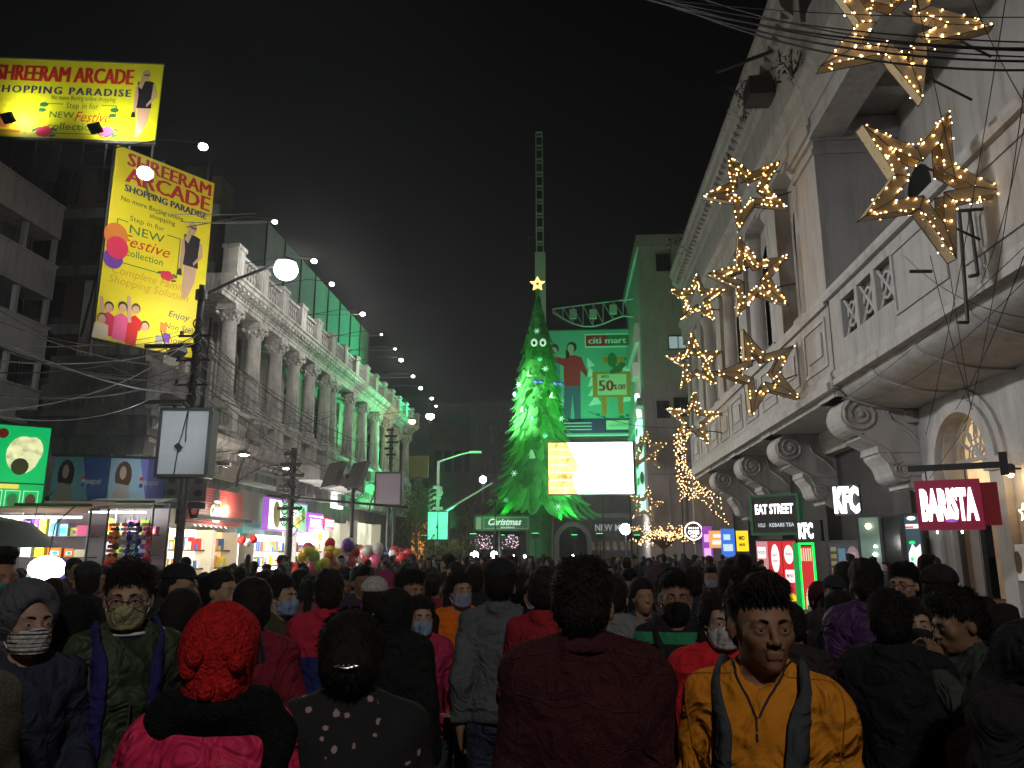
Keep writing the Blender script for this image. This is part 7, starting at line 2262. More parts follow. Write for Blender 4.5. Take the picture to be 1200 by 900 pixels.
def pigment(me, Rm, beard, brows=True, lips=True):
    at = me.color_attributes.new('pigment', 'FLOAT_COLOR', 'POINT')
    n = len(me.vertices); co = np.zeros(n * 3, np.float32); me.vertices.foreach_get('co', co); P = co.reshape(-1, 3)
    piv = np.array(HEADP); L = (P - piv) @ Rm + piv
    x, y, z = L.T; c = np.ones((n, 4), np.float32)
    front = (y < -.06) & (z > 1.49) & (z < 1.66)
    def blend(mask, col):
        for i in range(3): c[:, i] = c[:, i] * (1 - mask) + mask * col[i]
    ax = np.abs(x)
    if beard:
        mk = np.clip(1 - np.abs(z - (1.553 - ax * .25)) / .008, 0, 1) * (ax < .030) * front
        blend(mk * .85, (.10, .08, .07))
        bd = np.clip((1.565 - z - .0 + (ax - .03).clip(0) * .9) / .02, 0, 1) * (z > 1.47) * (y < -.005) * np.clip((ax - .022) / .01 + (z < 1.522) * 1.0, 0, 1) * (z < 1.60)
        blend(bd.clip(0, 1) * .5, (.22, .18, .16))
    if lips:
        mk = np.clip(1 - np.abs(z - 1.537) / .009, 0, 1) * (ax < .023) * front
        blend(mk * .6, (.75, .42, .38))
    if brows:
        mk = np.clip(1 - np.abs(z - (1.618 + .004 * np.cos((ax - .032) * 90) - .002)) / .008, 0, 1) * (ax > .012) * (ax < .052) * front
        blend(mk * .85, (.10, .08, .08))
        mk = np.clip(1 - np.abs(z - 1.6035) / .004, 0, 1) * (ax > .014) * (ax < .048) * front
        blend(mk * .7, (.14, .10, .09))
    at.data.foreach_set('color', c.ravel())


def make_person(name_label, cat='person', res=.02, hres=.010, female=False, yaw=0, pitch=0, roll=0, arms=('down', 'down'), jacket=.028, hem=.86, beard=False,
                hair='short', skin=(.30, .17, .10), top=(.05, .05, .06), legs=(.04, .045, .06), topmat=None, mask=None, glasses=False, stride=.3, belly=0, wide=1.0,
                hood=False, collar=True, seed=1, cloth_amp=.005, handres=None, haircol=None, face=True, sleeve='long', headscale=1.0, parts_extra=None, strands=3600, open_front=False):
    t = thing('person', name_label, cat)
    wide = 1 + (wide - 1) * .6
    Rm = Rzx(yaw, pitch, roll)
    hp = rot_prims(head_prims(female, beard), Rm, HEADP)
    if headscale != 1.0:
        for p in hp: pass
    body = torso_prims(0, female, belly, wide) + leg_prims(0, stride) + hp
    AJ = [arm_joints(-1, arms[0]), arm_joints(1, arms[1])]
    finehands = []
    for si, j in zip((-1, 1), AJ):
        body += [prim('cap', j[0], j[1], .048, .038, k=.02), prim('cap', j[1], j[2], .037, .026, k=.01)]
        body += hand_prims(j[2], j[3], si, .45)
        if handres: finehands.append(j[2] + (j[3] - j[2]))
    fx = [(-.10, .10, hres)]; fy = [(-.14, .13, hres)]; fz = [(1.44, 1.76, hres)]
    for h_ in finehands:
        fx.append((h_[0] - .08, h_[0] + .08, handres)); fy.append((h_[1] - .09, h_[1] + .09, handres)); fz.append((h_[2] - .1, h_[2] + .09, handres))
    X = axis(-.46, .46, res, fx); Y = axis(-.44, .32, res, fy); Z = axis(-.01, 1.95, res, fz)
    P, Q = nets(sdf_grid(body, X, Y, Z), X, Y, Z)
    me = to_mesh('body', P, Q, [MS]); pigment(me, Rm, beard)
    b = link('body', me, t); b.color = (*skin, 1)
    if face and hres <= .0095:
        for s in (-1, 1):
            bw = MB(); q_ = []
            for w_ in range(7):
                f_ = w_ / 6; q_.append(Rm @ (np.array((s * (.013 + .037 * f_), -.0985 + .010 * f_ + .010 * f_ * f_, 1.6165 + .006 * sin(pi * min(f_ * 1.25, 1)) - .004 * f_)) - HEADP) + HEADP)
            bw.tube(q_, [.0022, .0034, .0036, .0034, .0030, .0022, .0010], 6); bw.build('eyebrow', MHr, t)
            p = Rm @ (np.array((s * .031, -.0815, 1.596)) - np.array(HEADP)) + np.array(HEADP)
            e = link('eye', EYE, t, p); e.rotation_euler = Matrix(Rm.tolist()).to_euler()
    # garment: jacket or shirt
    up = torso_prims(jacket, female, belly, wide)
    hb = hem
    up += [prim('ell', (0, .0, hb + .09), (.155 * (wide if not female else 1) + jacket * .8, .118 + jacket, .13), k=.05)]
    sl = [prim('cap', j[0], j[1], .050 + jacket * .65, .042 + jacket * .7, k=.018) for j in AJ]
    if sleeve == 'long':
        sl += [prim('cap', j[1], j[2] - (j[2] - j[1]) * .06, .041 + jacket * .8, .033 + jacket * .6, k=.02) for j in AJ]
    up += sl
    if open_front: up.append(prim('cap', (0, -.155, 1.50), (0, -.165, 1.16), .062, .022, k=.012, op='-'))
    if collar: up += [prim('cap', (0, .025, 1.45), (0, .022, 1.495 if not hood else 1.50), .064 + (.01 if hood else 0), .062, k=.02)]
    up.append(prim('cap', (0, .0, 1.47), (0, -.02, 1.62), .052, .060, k=.008, op='-'))
    up.append(prim('box', (0, 0, hb - .4), (.6, .5, .4), k=.006, op='-'))
    if hood: up += [prim('ell', (0, .10, 1.44), (.10, .06, .075), k=.04)]
    hr = max(.012, res * .8)
    X = axis(-.46, .46, hr, []); Y = axis(-.42, .32, hr, []); Z = axis(.3, 1.9, hr, [])
    P, Q = nets(sdf_grid(up, X, Y, Z), X, Y, Z)
    P = folds(P, cloth_amp * 2.2, seed)
    o = link('jacket' if jacket > .02 else 'shirt', to_mesh('jacket', P, Q, [topmat or MC]), t); o.color = (*top, 1)
    # trousers
    lp = leg_prims(.016, stride, .9) + [prim('ell', (0, 0, .93), (.165, .12, .12), k=.04), prim('box', (0, 0, 1.36), (.5, .5, .3), k=.006, op='-'), prim('box', (0, 0, -.02), (.5, .6, .08), k=.004, op='-')]
    hr2 = max(.015, res * .9)
    X = axis(-.3, .3, hr2, []); Y = axis(-.35, .35, hr2, []); Z = axis(0, 1.1, hr2, [])
    P, Q = nets(sdf_grid(lp, X, Y, Z), X, Y, Z)
    P = folds(P, .003, seed + 5)
    o = link('trousers', to_mesh('trousers', P, Q, [MC]), t); o.color = (*legs, 1)
    for s in (-1, 1): link('shoe', SHOE, t, (s * .105, .0 - s * stride * .2, .0))
    # hair / head cover
    def hp_(ps, nm, m, col=None, h_=None, amp=0.0, rotate=True):
        if rotate: ps = rot_prims(ps, Rm, HEADP)
        h_ = h_ or hres
        X = axis(-.3, .3, h_ * 1.0, []) if 'long' in nm or 'scarf' in nm else axis(-.16, .16, h_, [])
        Y = axis(-.2, .28, h_, []); Z = axis(1.0 if ('long' in nm or 'scarf' in nm) else 1.38, 1.86, h_, [])
        P, Q = nets(sdf_grid(ps, X, Y, Z), X, Y, Z)
        if amp:
            r = np.random.RandomState(seed + 3)
            c = np.array(HEADP) + Rm @ np.array((0, 0, .10)); d = P - c; d /= np.linalg.norm(d, axis=1)[:, None] + 1e-6
            w = sum(np.sin(P @ r.normal(size=3) * f + r.uniform(0, 6)) for f in (45, 70, 95, 130)) / 4
            P = P + d * (w * amp)[:, None]
        nm2 = nm.split('|')[0]
        o = link(nm2, to_mesh(nm2, P, Q, [m]), t)
        if nm2 == 'hair' and hres <= .0095 and strands:
            r = np.random.RandomState(seed + 8); c = np.array(HEADP) + Rm @ np.array((0, .01, .09))
            pk = P[r.randint(0, len(P), strands)]; out = pk - c; out /= np.linalg.norm(out, axis=1)[:, None]
            back = Rm @ np.array((.25, -.45, -.85)) if hair in ('short', 'thick') else Rm @ np.array((0, .8, -.6))
            back = back / np.linalg.norm(back)
            sd = r.normal(size=pk.shape); L_ = r.uniform(.012, .026, len(pk))[:, None]
            tang = back - out * (out @ back)[:, None] + sd * .22; tang /= np.linalg.norm(tang, axis=1)[:, None]
            side_ = np.cross(out, tang) * .0018
            tip = pk + (tang * .98 + out * .10) * L_; midp = pk + (tang * .5 + out * .16) * L_
            V_ = np.concatenate([pk - side_ * 1.4, pk + side_ * 1.4, midp + side_, midp - side_, tip + side_ * .3, tip - side_ * .3])
            n_ = len(pk); i_ = np.arange(n_)
            Q_ = np.concatenate([np.stack([i_, i_ + n_, i_ + 2 * n_, i_ + 3 * n_], 1), np.stack([i_ + 3 * n_, i_ + 2 * n_, i_ + 4 * n_, i_ + 5 * n_], 1)])
            st_ = link('hair_strands', to_mesh('hair_strands', V_, Q_, [MHr]), o); st_['kind'] = 'stuff'
        if col: o.color = (*col, 1)
        return o
    cut_face = [prim('box', (0, -.135, 1.55), (.060, .085, .098), k=.02, op='-'), prim('box', (0, -.06, 1.46), (.12, .10, .05), k=.015, op='-')]
    f = .94 if female else 1.0
    if hair == 'short':
        hp_([prim('ell', (0, .022, 1.650), (.083 * f, .101, .088), k=.02), prim('ell', (0, .055, 1.60), (.078, .066, .085), k=.02), prim('ell', (0, -.05, 1.705), (.055, .05, .032), k=.02)] + [prim('box', (0, -.11, 1.56), (.12, .095, .095), k=.02, op='-'), prim('ell', (-.085, .005, 1.575), (.03, .028, .045), k=.012, op='-'), prim('ell', (.085, .005, 1.575), (.03, .028, .045), k=.012, op='-'), prim('box', (0, .05, 1.44), (.2, .2, .085), k=.02, op='-')], 'hair', MHr, amp=.007)
    elif hair == 'thick':
        hp_([prim('ell', (0, .022, 1.655), (.086, .103, .092), k=.02), prim('ell', (0, .055, 1.60), (.080, .070, .09), k=.02), prim('ell', (0, -.05, 1.71), (.060, .052, .036), k=.02)] + [prim('box', (0, -.12, 1.56), (.12, .095, .090), k=.02, op='-'), prim('ell', (-.09, .0, 1.575), (.03, .028, .042), k=.012, op='-'), prim('ell', (.09, .0, 1.575), (.03, .028, .042), k=.012, op='-'), prim('box', (0, .05, 1.43), (.2, .2, .085), k=.02, op='-')], 'hair', MHr, amp=.009)
    elif hair == 'bun':
        hp_([prim('ell', (0, .022, 1.642), (.086, .104, .092), k=.02), prim('ell', (0, .06, 1.59), (.082, .07, .085), k=.02), prim('ell', (0, .12, 1.60), (.055, .045, .05), k=.02)] + cut_face, 'hair', MHr, amp=.004)
    elif hair == 'long':
        hp_([prim('ell', (0, .022, 1.645), (.088, .106, .092), k=.02), prim('cap', (0, .075, 1.60), (0, .105, 1.25), .085, .06, k=.03), prim('cap', (-.07, .03, 1.60), (-.085, .02, 1.38), .03, .025, k=.02), prim('cap', (.07, .03, 1.60), (.085, .02, 1.38), .03, .025, k=.02)] + cut_face[:1], 'hair|long', MHr, amp=.004)
    elif hair == 'pony':
        hp_([prim('ell', (0, .022, 1.642), (.083, .102, .09), k=.02), prim('ell', (0, .06, 1.60), (.076, .06, .08), k=.02), prim('cap', (0, .125, 1.66), (0, .155, 1.42), .035, .028, k=.02)] + cut_face, 'hair|long', MHr, amp=.004)
    elif hair == 'scarf':
        hp_([prim('ell', (0, .020, 1.635), (.100, .118, .108), k=.03), prim('cap', (0, .04, 1.60), (0, .03, 1.44), .095, .10, k=.04), prim('cap', (-.08, .02, 1.41), (.08, .02, 1.41), .085, k=.04)] + [prim('ell', (0, -.115, 1.585), (.062, .085, .082), k=.02, op='-')], 'head_scarf', MC, haircol or (.02, .02, .02))
    elif hair == 'hoodup':
        hp_([prim('ell', (0, .020, 1.64), (.104, .122, .112), k=.03), prim('cap', (0, .05, 1.60), (0, .06, 1.46), .095, .085, k=.04)] + [prim('ell', (0, -.125, 1.59), (.075, .085, .10), k=.02, op='-')], 'hood_scarf', MC, haircol or (.05, .05, .05))
    elif hair == 'skullcap':
        hp_([prim('ell', (0, .022, 1.648), (.080, .099, .084), k=.02), prim('ell', (0, .055, 1.60), (.075, .062, .08), k=.02), prim('box', (0, -.11, 1.56), (.12, .095, .095), k=.02, op='-'), prim('box', (0, .05, 1.44), (.2, .2, .085), k=.02, op='-')], 'hair', MHr, amp=.003)
        hp_([prim('ell', (0, .025, 1.662), (.090, .106, .092), k=.02), prim('box', (0, 0, 1.56), (.2, .2, .098), k=.01, op='-')], 'skullcap', MK, (.62, .62, .60))
    elif hair == 'cap':
        hp_([prim('ell', (0, .022, 1.645), (.081, .100, .084), k=.02), prim('ell', (0, .055, 1.60), (.077, .064, .083), k=.02), prim('box', (0, -.11, 1.56), (.12, .095, .095), k=.02, op='-'), prim('box', (0, .05, 1.44), (.2, .2, .085), k=.02, op='-')], 'hair', MHr, amp=.003)
        hp_([prim('ell', (0, .022, 1.665), (.092, .108, .088), k=.02), prim('box', (0, 0, 1.555), (.2, .3, .098), k=.01, op='-'), prim('ell', (0, -.12, 1.662), (.066, .065, .012), k=.015)], 'cap', MC, haircol or (.03, .03, .035))
    elif hair == 'beanie':
        hp_([prim('ell', (0, .020, 1.655), (.102, .118, .105), k=.02), prim('cap', (0, .05, 1.60), (0, .055, 1.56), .088, .085, k=.03), prim('ell', (0, -.12, 1.57), (.085, .08, .085), k=.02, op='-')], 'knit_hat', MK, haircol or (.4, .03, .03), amp=.007)
    if mask:
        ps = rot_prims([prim('ell', (0, -.026, 1.566), (.068, .083, .088), k=.02), prim('ell', (0, -.055, 1.525), (.052, .056, .050), k=.03), prim('ell', (0, -.104, 1.566), (.022, .024, .026), k=.03)], Rm, HEADP)
        X = axis(-.12, .12, .007, []); Y = axis(-.2, .1, .007, []); Z = axis(1.4, 1.72, .007, [])
        D = sdf_grid(ps, X, Y, Z)
        G = np.stack(np.meshgrid(X, Y, Z, indexing='ij'), -1).reshape(-1, 3); L = (G - np.array(HEADP)) @ Rm + np.array(HEADP)
        lim = np.maximum(np.maximum(L[:, 2] - (1.588 - .25 * np.abs(L[:, 0])), 1.495 - L[:, 2]), L[:, 1] + .022).reshape(D.shape)
        D = np.maximum(D, lim).astype(np.float32)
        P, Q = nets(D, X, Y, Z)
        o = link('face_mask', to_mesh('mask', P, Q, [mask[1] if len(mask) > 1 else MC]), t); o.color = (*mask[0], 1)
        mb = MB()
        for s in (-1, 1):
            for z in (1.575, 1.52):
                a = Rm @ (np.array((s * .062, -.03, z)) - HEADP) + HEADP; e = Rm @ (np.array((s * .080, .022, 1.585)) - HEADP) + HEADP
                mb.cyl(a, e, .0022, .0022, 4)
        mb.build('ear_loop', M['p_white'], t)
        if hres <= .008:
            bv_ = BVHTree.FromPolygons([v.co.copy() for v in o.data.vertices], [tuple(q.vertices) for q in o.data.polygons])
            for zz in (1.582, 1.560, 1.538, 1.516):
                L_ = []
                for k_ in range(13):
                    x_ = -.055 + .11 * k_ / 12; q_ = bv_.find_nearest(Vector(Rm @ (np.array((x_, -.125 + x_ * x_ * 14, zz)) - HEADP) + HEADP)); L_.append(q_[0])
                pl_ = MB().tube(L_, .0013, 5).build('pleat', mask[1] if len(mask) > 1 and mask[1] else MC, o); pl_.color = (*[c_ * .8 for c_ in mask[0]], 1)
    if glasses:
        mb = MB()
        for s in (-1, 1):
            pts = [Rm @ (np.array((s * .033 + .026 * cos(q), -.108, 1.594 + .019 * sin(q))) - HEADP) + HEADP for q in [w * pi / 8 for w in range(16)]]
            mb.tube(pts, .0022, 5, True)
            mb.cyl(Rm @ (np.array((s * .059, -.106, 1.598)) - HEADP) + HEADP, Rm @ (np.array((s * .082, .01, 1.598)) - HEADP) + HEADP, .002, .002, 4)
        mb.cyl(Rm @ (np.array((-.008, -.110, 1.598)) - HEADP) + HEADP, Rm @ (np.array((.008, -.110, 1.598)) - HEADP) + HEADP, .002, .002, 4)
        mb.build('glasses_frame', M['dark'], t)
    return t


from mathutils.bvhtree import BVHTree
def snapper(t, part='jacket', off=.003):
    me = [c for c in t.children if c.name.split('.')[0] in (part, 'shirt')][0].data
    bv = BVHTree.FromPolygons([v.co.copy() for v in me.vertices], [tuple(p.vertices) for p in me.polygons])
    def f(p, o=off):
        q, nrm, _, _ = bv.find_nearest(Vector(p))
        if nrm.dot(q - Vector((0, 0, q.z))) < 0: nrm = -nrm
        return q + nrm * o
    return f
def seam(t, lines, r, m, name='seam', off=.001, n=14):
    sn = snapper(t); 
    for L in lines:
        pts = []
        for a, b in zip(L[:-1], L[1:]):
            for k in range(n): pts.append(sn(Vector(a).lerp(Vector(b), k / n), off))
        pts.append(sn(L[-1], off))
        o = MB().tube(pts, r, 5).build(name, m, t)
    return o


def place(t, px, topy, dist, yaw_face, height=1.735, z0=0):
    """stand the person at forward distance dist so the head shows at (px, topy); yaw_face 0 = facing the camera, 180 = back to it"""
    d = ray(px, topy); f = (CM @ Vector((0, 0, -1)))
    fw = Vector((f.x, f.y, 0)).normalized()
    s = dist / (d.x * fw.x + d.y * fw.y)
    p = Vector((0, 0, CAMH)) + d * s
    k = p.z / height
    t.location = (p.x, p.y, 0)
    base = math.atan2(-(0 - p.x), (0 - p.y)) + pi       # turn so that local -Y looks at the camera
    t.rotation_euler = (0, 0, math.atan2(p.y, p.x) - pi / 2 + R(yaw_face))
    t.scale = (k, k, k)
    return t


SK1, SK2, SK3 = (.30, .17, .10), (.22, .12, .07), (.40, .25, .17)
def striped(name, stops, axis_='Z', base=(.02, .02, .02)):
    """colour bands along the body height, as knitted or printed"""
    m = mat(name, base, .85, .2, 22, .3, 120, spec=.15, folds_=.05); n = m.node_tree
    b = [q for q in n.nodes if q.type == 'BSDF_PRINCIPLED'][0]
    tc = n.nodes.new('ShaderNodeTexCoord'); sp = n.nodes.new('ShaderNodeSeparateXYZ'); rp = n.nodes.new('ShaderNodeValToRGB'); mr = n.nodes.new('ShaderNodeMapRange')
    mr.inputs[1].default_value = .8; mr.inputs[2].default_value = 1.6
    n.links.new(tc.outputs['Object'], sp.inputs[0]); n.links.new(sp.outputs[2], mr.inputs[0]); n.links.new(mr.outputs[0], rp.inputs[0])
    rp.color_ramp.interpolation = 'CONSTANT'; el = rp.color_ramp.elements
    el[0].position = 0; el[0].color = (*base, 1); el[1].position = .999; el[1].color = (*base, 1)
    for z, c in stops:
        e = el.new((z - .8) / .8); e.color = (*c, 1)
    n.links.new(rp.outputs[0], b.inputs['Base Color'])
    return m
# ---- the people close to the camera, one by one
def bag_straps(label, host, col, m=None, shoulder=True):
    """a backpack worn by host: its own thing"""
    t = thing('backpack', label, 'backpack', host.location, host.rotation_euler.z); t.scale = host.scale
    mb = MB()
    sn = snapper(host)
    for s in (-1, 1):
        path = [(s * .105, .16, 1.15), (s * .115, .165, 1.38), (s * .115, .08, 1.50), (s * .118, .0, 1.51), (s * .118, -.10, 1.46), (s * .118, -.17, 1.34), (s * .115, -.19, 1.20), (s * .125, -.18, 1.05), (s * .15, -.08, .96)]
        P = []
        for a, b in zip(path[:-1], path[1:]):
            for k in range(5): P.append(sn(Vector(a).lerp(Vector(b), k / 5), .002))
        P = [P[0]] + [(P[i - 1] + P[i] * 2 + P[i + 1]) / 4 for i in range(1, len(P) - 1)] + [P[-1]]
        vs = []
        for i, p in enumerate(P):
            f = i / (len(P) - 1); w = .030 if f < .72 else .030 - (f - .72) * .05
            nr = (p - Vector((0, 0, p.z - .05))).normalized()
            side = Vector((1, 0, 0)); side = (side - nr * side.dot(nr)).normalized()
            vs += [p - side * w - nr * .004, p + side * w - nr * .004, p + side * w * .92 + nr * .006, p - side * w * .92 + nr * .006]
        fs = []
        for i in range(len(P) - 1):
            for j in range(4): fs.append((i * 4 + j, i * 4 + (j + 1) % 4, i * 4 + 4 + (j + 1) % 4, i * 4 + 4 + j))
        mb.add(vs, fs, True)
    o = mb.build('strap', MC, t); o.color = (*col, 1)
    ps = [prim('box', (0, .235, 1.20), (.12, .05, .17), k=.05), prim('ell', (0, .25, 1.38), (.13, .075, .08), k=.06), prim('ell', (0, .30, 1.12), (.10, .05, .10), k=.04)]
    X = axis(-.25, .25, .014, []); Y = axis(.1, .42, .014, []); Z = axis(.9, 1.55, .014, [])
    P, Q = nets(sdf_grid(ps, X, Y, Z), X, Y, Z); P = folds(P, .004, 5)
    o = link('pack', to_mesh('pack', P, Q, [MC]), t); o.color = (*col, 1)
    return t


# orange shirt man (faces camera, looks a little to the picture's right)
mshirt = mat('marigold_cloth', (.60, .22, .018), .85, .12, 6, .2, 160, spec=.1, dirt=(.50, .17, .014), folds_=.07)
p = make_person('young man in a marigold yellow shirt with dark backpack straps, facing this way', res=.015, hres=.0042, yaw=.45, pitch=.08, beard=True, hair='short', skin=(.26, .13, .075), top=(.6, .25, .02), topmat=mshirt, legs=(.05, .06, .09), jacket=.019, hem=.84, wide=1.0, cloth_amp=.006, seed=4, arms=('down', 'down'), collar=True)
place(p, 884, 668, 2.05, -8)
seam(p, [[(-.075, .03, 1.50), (-.06, -.06, 1.49), (-.03, -.11, 1.45), (-.004, -.14, 1.40), (-.003, -.16, 1.33)]], .0038, M['p_black'], 'collar_trim', -.001, 6)
seam(p, [[(.075, .03, 1.50), (.06, -.06, 1.49), (.03, -.11, 1.45), (.004, -.14, 1.40)]], .0038, M['p_black'], 'collar_trim', -.001, 6)
ms = flat('marigold_seam', (.35, .12, .01))
seam(p, [[(s_ * .07, -.05, 1.48), (s_ * .19, -.02, 1.47), (s_ * .20, -.05, 1.38), (s_ * .19, -.10, 1.28)] for s_ in (-1, 1)], .0018, ms)
bag_straps('dark grey backpack worn by the young man in the marigold shirt', p, (.05, .055, .06))
# maroon man, back
p = make_person('broad man in a dark maroon wool jacket seen from behind, nearest in the middle', res=.018, hres=.008, hair='short', skin=(.30, .17, .10), top=(.085, .024, .028), jacket=.045, hem=.82, wide=1.25, yaw=-.25, cloth_amp=.008, seed=9, arms=('down', 'down'), topmat=mat('maroon_wool', (.075, .022, .026), .95, .35, 90, .7, 220, spec=.05, folds_=.06), beard=False)
place(p, 683, 652, 2.25, 180)
mb = MB(); cp = [(.078 * cos(a), .025 + .078 * sin(a), 1.475 + .012 * sin(a)) for a in [k * pi / 9 - .3 for k in range(12)]]
mb.tube(cp, [.009] * len(cp), 7); o = mb.build('collar', MATS['maroon_wool'], p)
# red knitted hat + pink jacket woman
msm = flat('maroon_seam', (.03, .010, .012))
seam(p, [[(-.09, .10, 1.49), (-.22, .06, 1.44)], [(.09, .10, 1.49), (.22, .06, 1.44)], [(-.20, .10, 1.46), (-.21, .16, 1.30), (-.19, .15, 1.12)], [(.20, .10, 1.46), (.21, .16, 1.30), (.19, .15, 1.12)], [(-.2, .18, 1.36), (0, .2, 1.365), (.2, .18, 1.36)]], .0022, msm)
p = make_person('woman in a red knitted hat, black scarf and crimson pink jacket, back turned', female=True, res=.018, hres=.008, hair='beanie', haircol=(.55, .02, .02), top=(.62, .02, .09), jacket=.045, hem=.8, wide=1.05, seed=12, cloth_amp=.007, topmat=MCs, skin=SK1)
place(p, 264, 716, 1.95, 172)
ps = [prim('cap', (-.10, .03, 1.47), (.10, .03, 1.47), .075, k=.04), prim('ell', (0, .04, 1.50), (.115, .115, .05), k=.04), prim('cap', (-.16, .06, 1.44), (-.13, .13, 1.10), .045, .035, k=.03)]
X = axis(-.3, .3, .012, []); Y = axis(-.2, .3, .012, []); Z = axis(.95, 1.62, .012, [])
P, Q = nets(sdf_grid(ps, X, Y, Z), X, Y, Z); P = folds(P, .006, 3); o = link('scarf', to_mesh('scarf', P, Q, [MK]), p); o.color = (.012, .012, .012, 1)
mb = MB(); pts = [(-.112 + .0 * k, .03, 1.58 + 0 * k) for k in range(2)]
mb.tube([(-.103 * cos(a) * 1.0, .02 + .10 * sin(0), 1.60 + .135 * sin(a)) for a in [k * pi / 12 for k in range(13)]], .012, 6); o = mb.build('hat_band', M['p_black'], p)
mb = MB()
for k in range(9):
    a = k * .7; mb.ball((.06 * cos(a), .12 + .02 * sin(k * 2.1), 1.60 + .05 * sin(a)), .024, 6, 5)
o = mb.build('knit_flower', MK, p); o.color = (.55, .02, .02, 1)
seam(p, [[(-.17, .17, 1.28), (0, .22, 1.27), (.17, .17, 1.28)], [(-.20, .10, 1.46), (-.22, .16, 1.25), (-.2, .15, 1.05)], [(.20, .10, 1.46), (.22, .16, 1.25), (.2, .15, 1.05)]], .003, flat('pink_seam', (.25, .008, .035)))
# bun woman in black floral
mflor = mat('black_floral', (.012, .012, .013), .85, .2, 20, .3, 120); n = mflor.node_tree
b_ = [q for q in n.nodes if q.type == 'BSDF_PRINCIPLED'][0]
tc = n.nodes.new('ShaderNodeTexCoord'); vo = n.nodes.new('ShaderNodeTexVoronoi'); vo.inputs['Scale'].default_value = 26; rp = n.nodes.new('ShaderNodeValToRGB')
rp.color_ramp.elements[0].position = .20; rp.color_ramp.elements[0].color = (.35, .22, .24, 1); rp.color_ramp.elements[1].position = .26; rp.color_ramp.elements[1].color = (.012, .012, .013, 1)
nz = n.nodes.new('ShaderNodeTexNoise'); nz.inputs['Scale'].default_value = 5.5; nz2 = n.nodes.new('ShaderNodeTexNoise'); nz2.inputs['Scale'].default_value = 60
ma = n.nodes.new('ShaderNodeMath'); ma.operation = 'LESS_THAN'; ma.inputs[1].default_value = .50; mb_ = n.nodes.new('ShaderNodeMath'); mb_.operation = 'ADD'; mc_ = n.nodes.new('ShaderNodeMath'); mc_.operation = 'MULTIPLY_ADD'; mc_.inputs[1].default_value = .35; mc_.inputs[2].default_value = -.17
n.links.new(tc.outputs['Object'], vo.inputs['Vector']); n.links.new(tc.outputs['Object'], nz.inputs['Vector']); n.links.new(tc.outputs['Object'], nz2.inputs['Vector'])
n.links.new(nz.outputs[0], ma.inputs[0]); n.links.new(nz2.outputs[0], mc_.inputs[0]); n.links.new(vo.outputs[0], mb_.inputs[0])
md_ = n.nodes.new('ShaderNodeMath'); md_.operation = 'ADD'; n.links.new(mb_.outputs[0], md_.inputs[0]); n.links.new(ma.outputs[0], md_.inputs[1]); n.links.new(mc_.outputs[0], mb_.inputs[1])
n.links.new(md_.outputs[0], rp.inputs[0]); n.links.new(rp.outputs[0], b_.inputs['Base Color'])
p = make_person('woman with a black hair bun and clip in a black flowered coat', female=True, res=.018, hres=.008, hair='bun', top=(.02, .02, .02), jacket=.04, hem=.75, wide=1.05, seed=15, topmat=mflor, cloth_amp=.007)
place(p, 414, 712, 2.05, 176)
mb = MB(); mb.tube([(-.03, .172, 1.60), (0, .178, 1.595), (.03, .172, 1.60)], .004, 5)
for k in range(4): mb.ball((-.02 + .013 * k, .18, 1.603), .004, 6, 4)
mb.build('hair_clip', mat('silver', (.7, .7, .7), .2, .1, 3, metal=1), p)
# green jacket man with mask + glasses
p = make_person('man in glasses, sand coloured mask and dark green jacket', res=.016, hres=.006, yaw=-.30, pitch=.06, hair='thick', skin=(.36, .22, .15), top=(.028, .045, .020), jacket=.030, hem=.8, mask=((.34, .32, .17),), glasses=True, open_front=True, seed=21, wide=1.02, topmat=MCs, cloth_amp=.007, arms=('down', 'pocket'))
place(p, 157, 657, 2.9, 12)
ps = torso_prims(.010, False, 0, 1.02) + [prim('cap', (0, .0, 1.44), (0, -.006, 1.468), .066, .062, k=.02), prim('box', (0, 0, .6), (.6, .5, .4), k=.006, op='-')]
X = axis(-.25, .25, .012, []); Y = axis(-.2, .2, .012, []); Z = axis(.9, 1.52, .012, []); P, Q = nets(sdf_grid(ps, X, Y, Z), X, Y, Z)
o = link('tee_shirt', to_mesh('tee', P, Q, [MC]), p); o.color = (.02, .022, .05, 1)
mb = MB(); mb.tube([(.064 * cos(a), -.006 + .064 * sin(a), 1.472) for a in [pi + k * pi / 10 for k in range(11)]], .007, 6); mb.build('tee_collar', M['p_white'], p)
mb = MB(); mb.tube([(.0, -.165, 1.25), (0, -.165, 1.0), (0, -.165, .85)], .004, 4); mb.build('zip', M['iron'], p)
bag_straps('blue violet backpack on the shoulders of the masked man in the green jacket', p, (.025, .022, .12))
# striped mask woman in grey hood
p = make_person('woman in a grey head scarf with a black and white striped mask', female=True, res=.018, hres=.007, yaw=.1, hair='hoodup', haircol=(.09, .09, .10), skin=(.38, .24, .17), top=(.03, .035, .06), jacket=.03, hem=.75, mask=((1, 1, 1), None), seed=24, arms=('hold', 'hold'), handres=.008)
for ch in p.children:
    if ch.name.startswith('face_mask'):
        ch.data.materials.clear()
        ch.data.materials.append(striped('striped_mask', [(z, c) for k in range(7) for z, c in ((1.497 + k * .014, (.5, .48, .45)), (1.505 + k * .014, (.04, .04, .05)))]))
place(p, 36, 682, 2.6, 18)
# grey wool coat, far left, back, very near
p = make_person('person in a thick brown grey wool coat cut by the left edge, back turned', res=.02, hres=.012, hair='hoodup', haircol=(.04, .035, .03), top=(.11, .10, .08), jacket=.05, hem=.7, wide=1.1, seed=27, topmat=mat('tweed', (.13, .115, .09), .95, .5, 120, .9, 200), pitch=.5)
place(p, -85, 668, 1.8, 200)
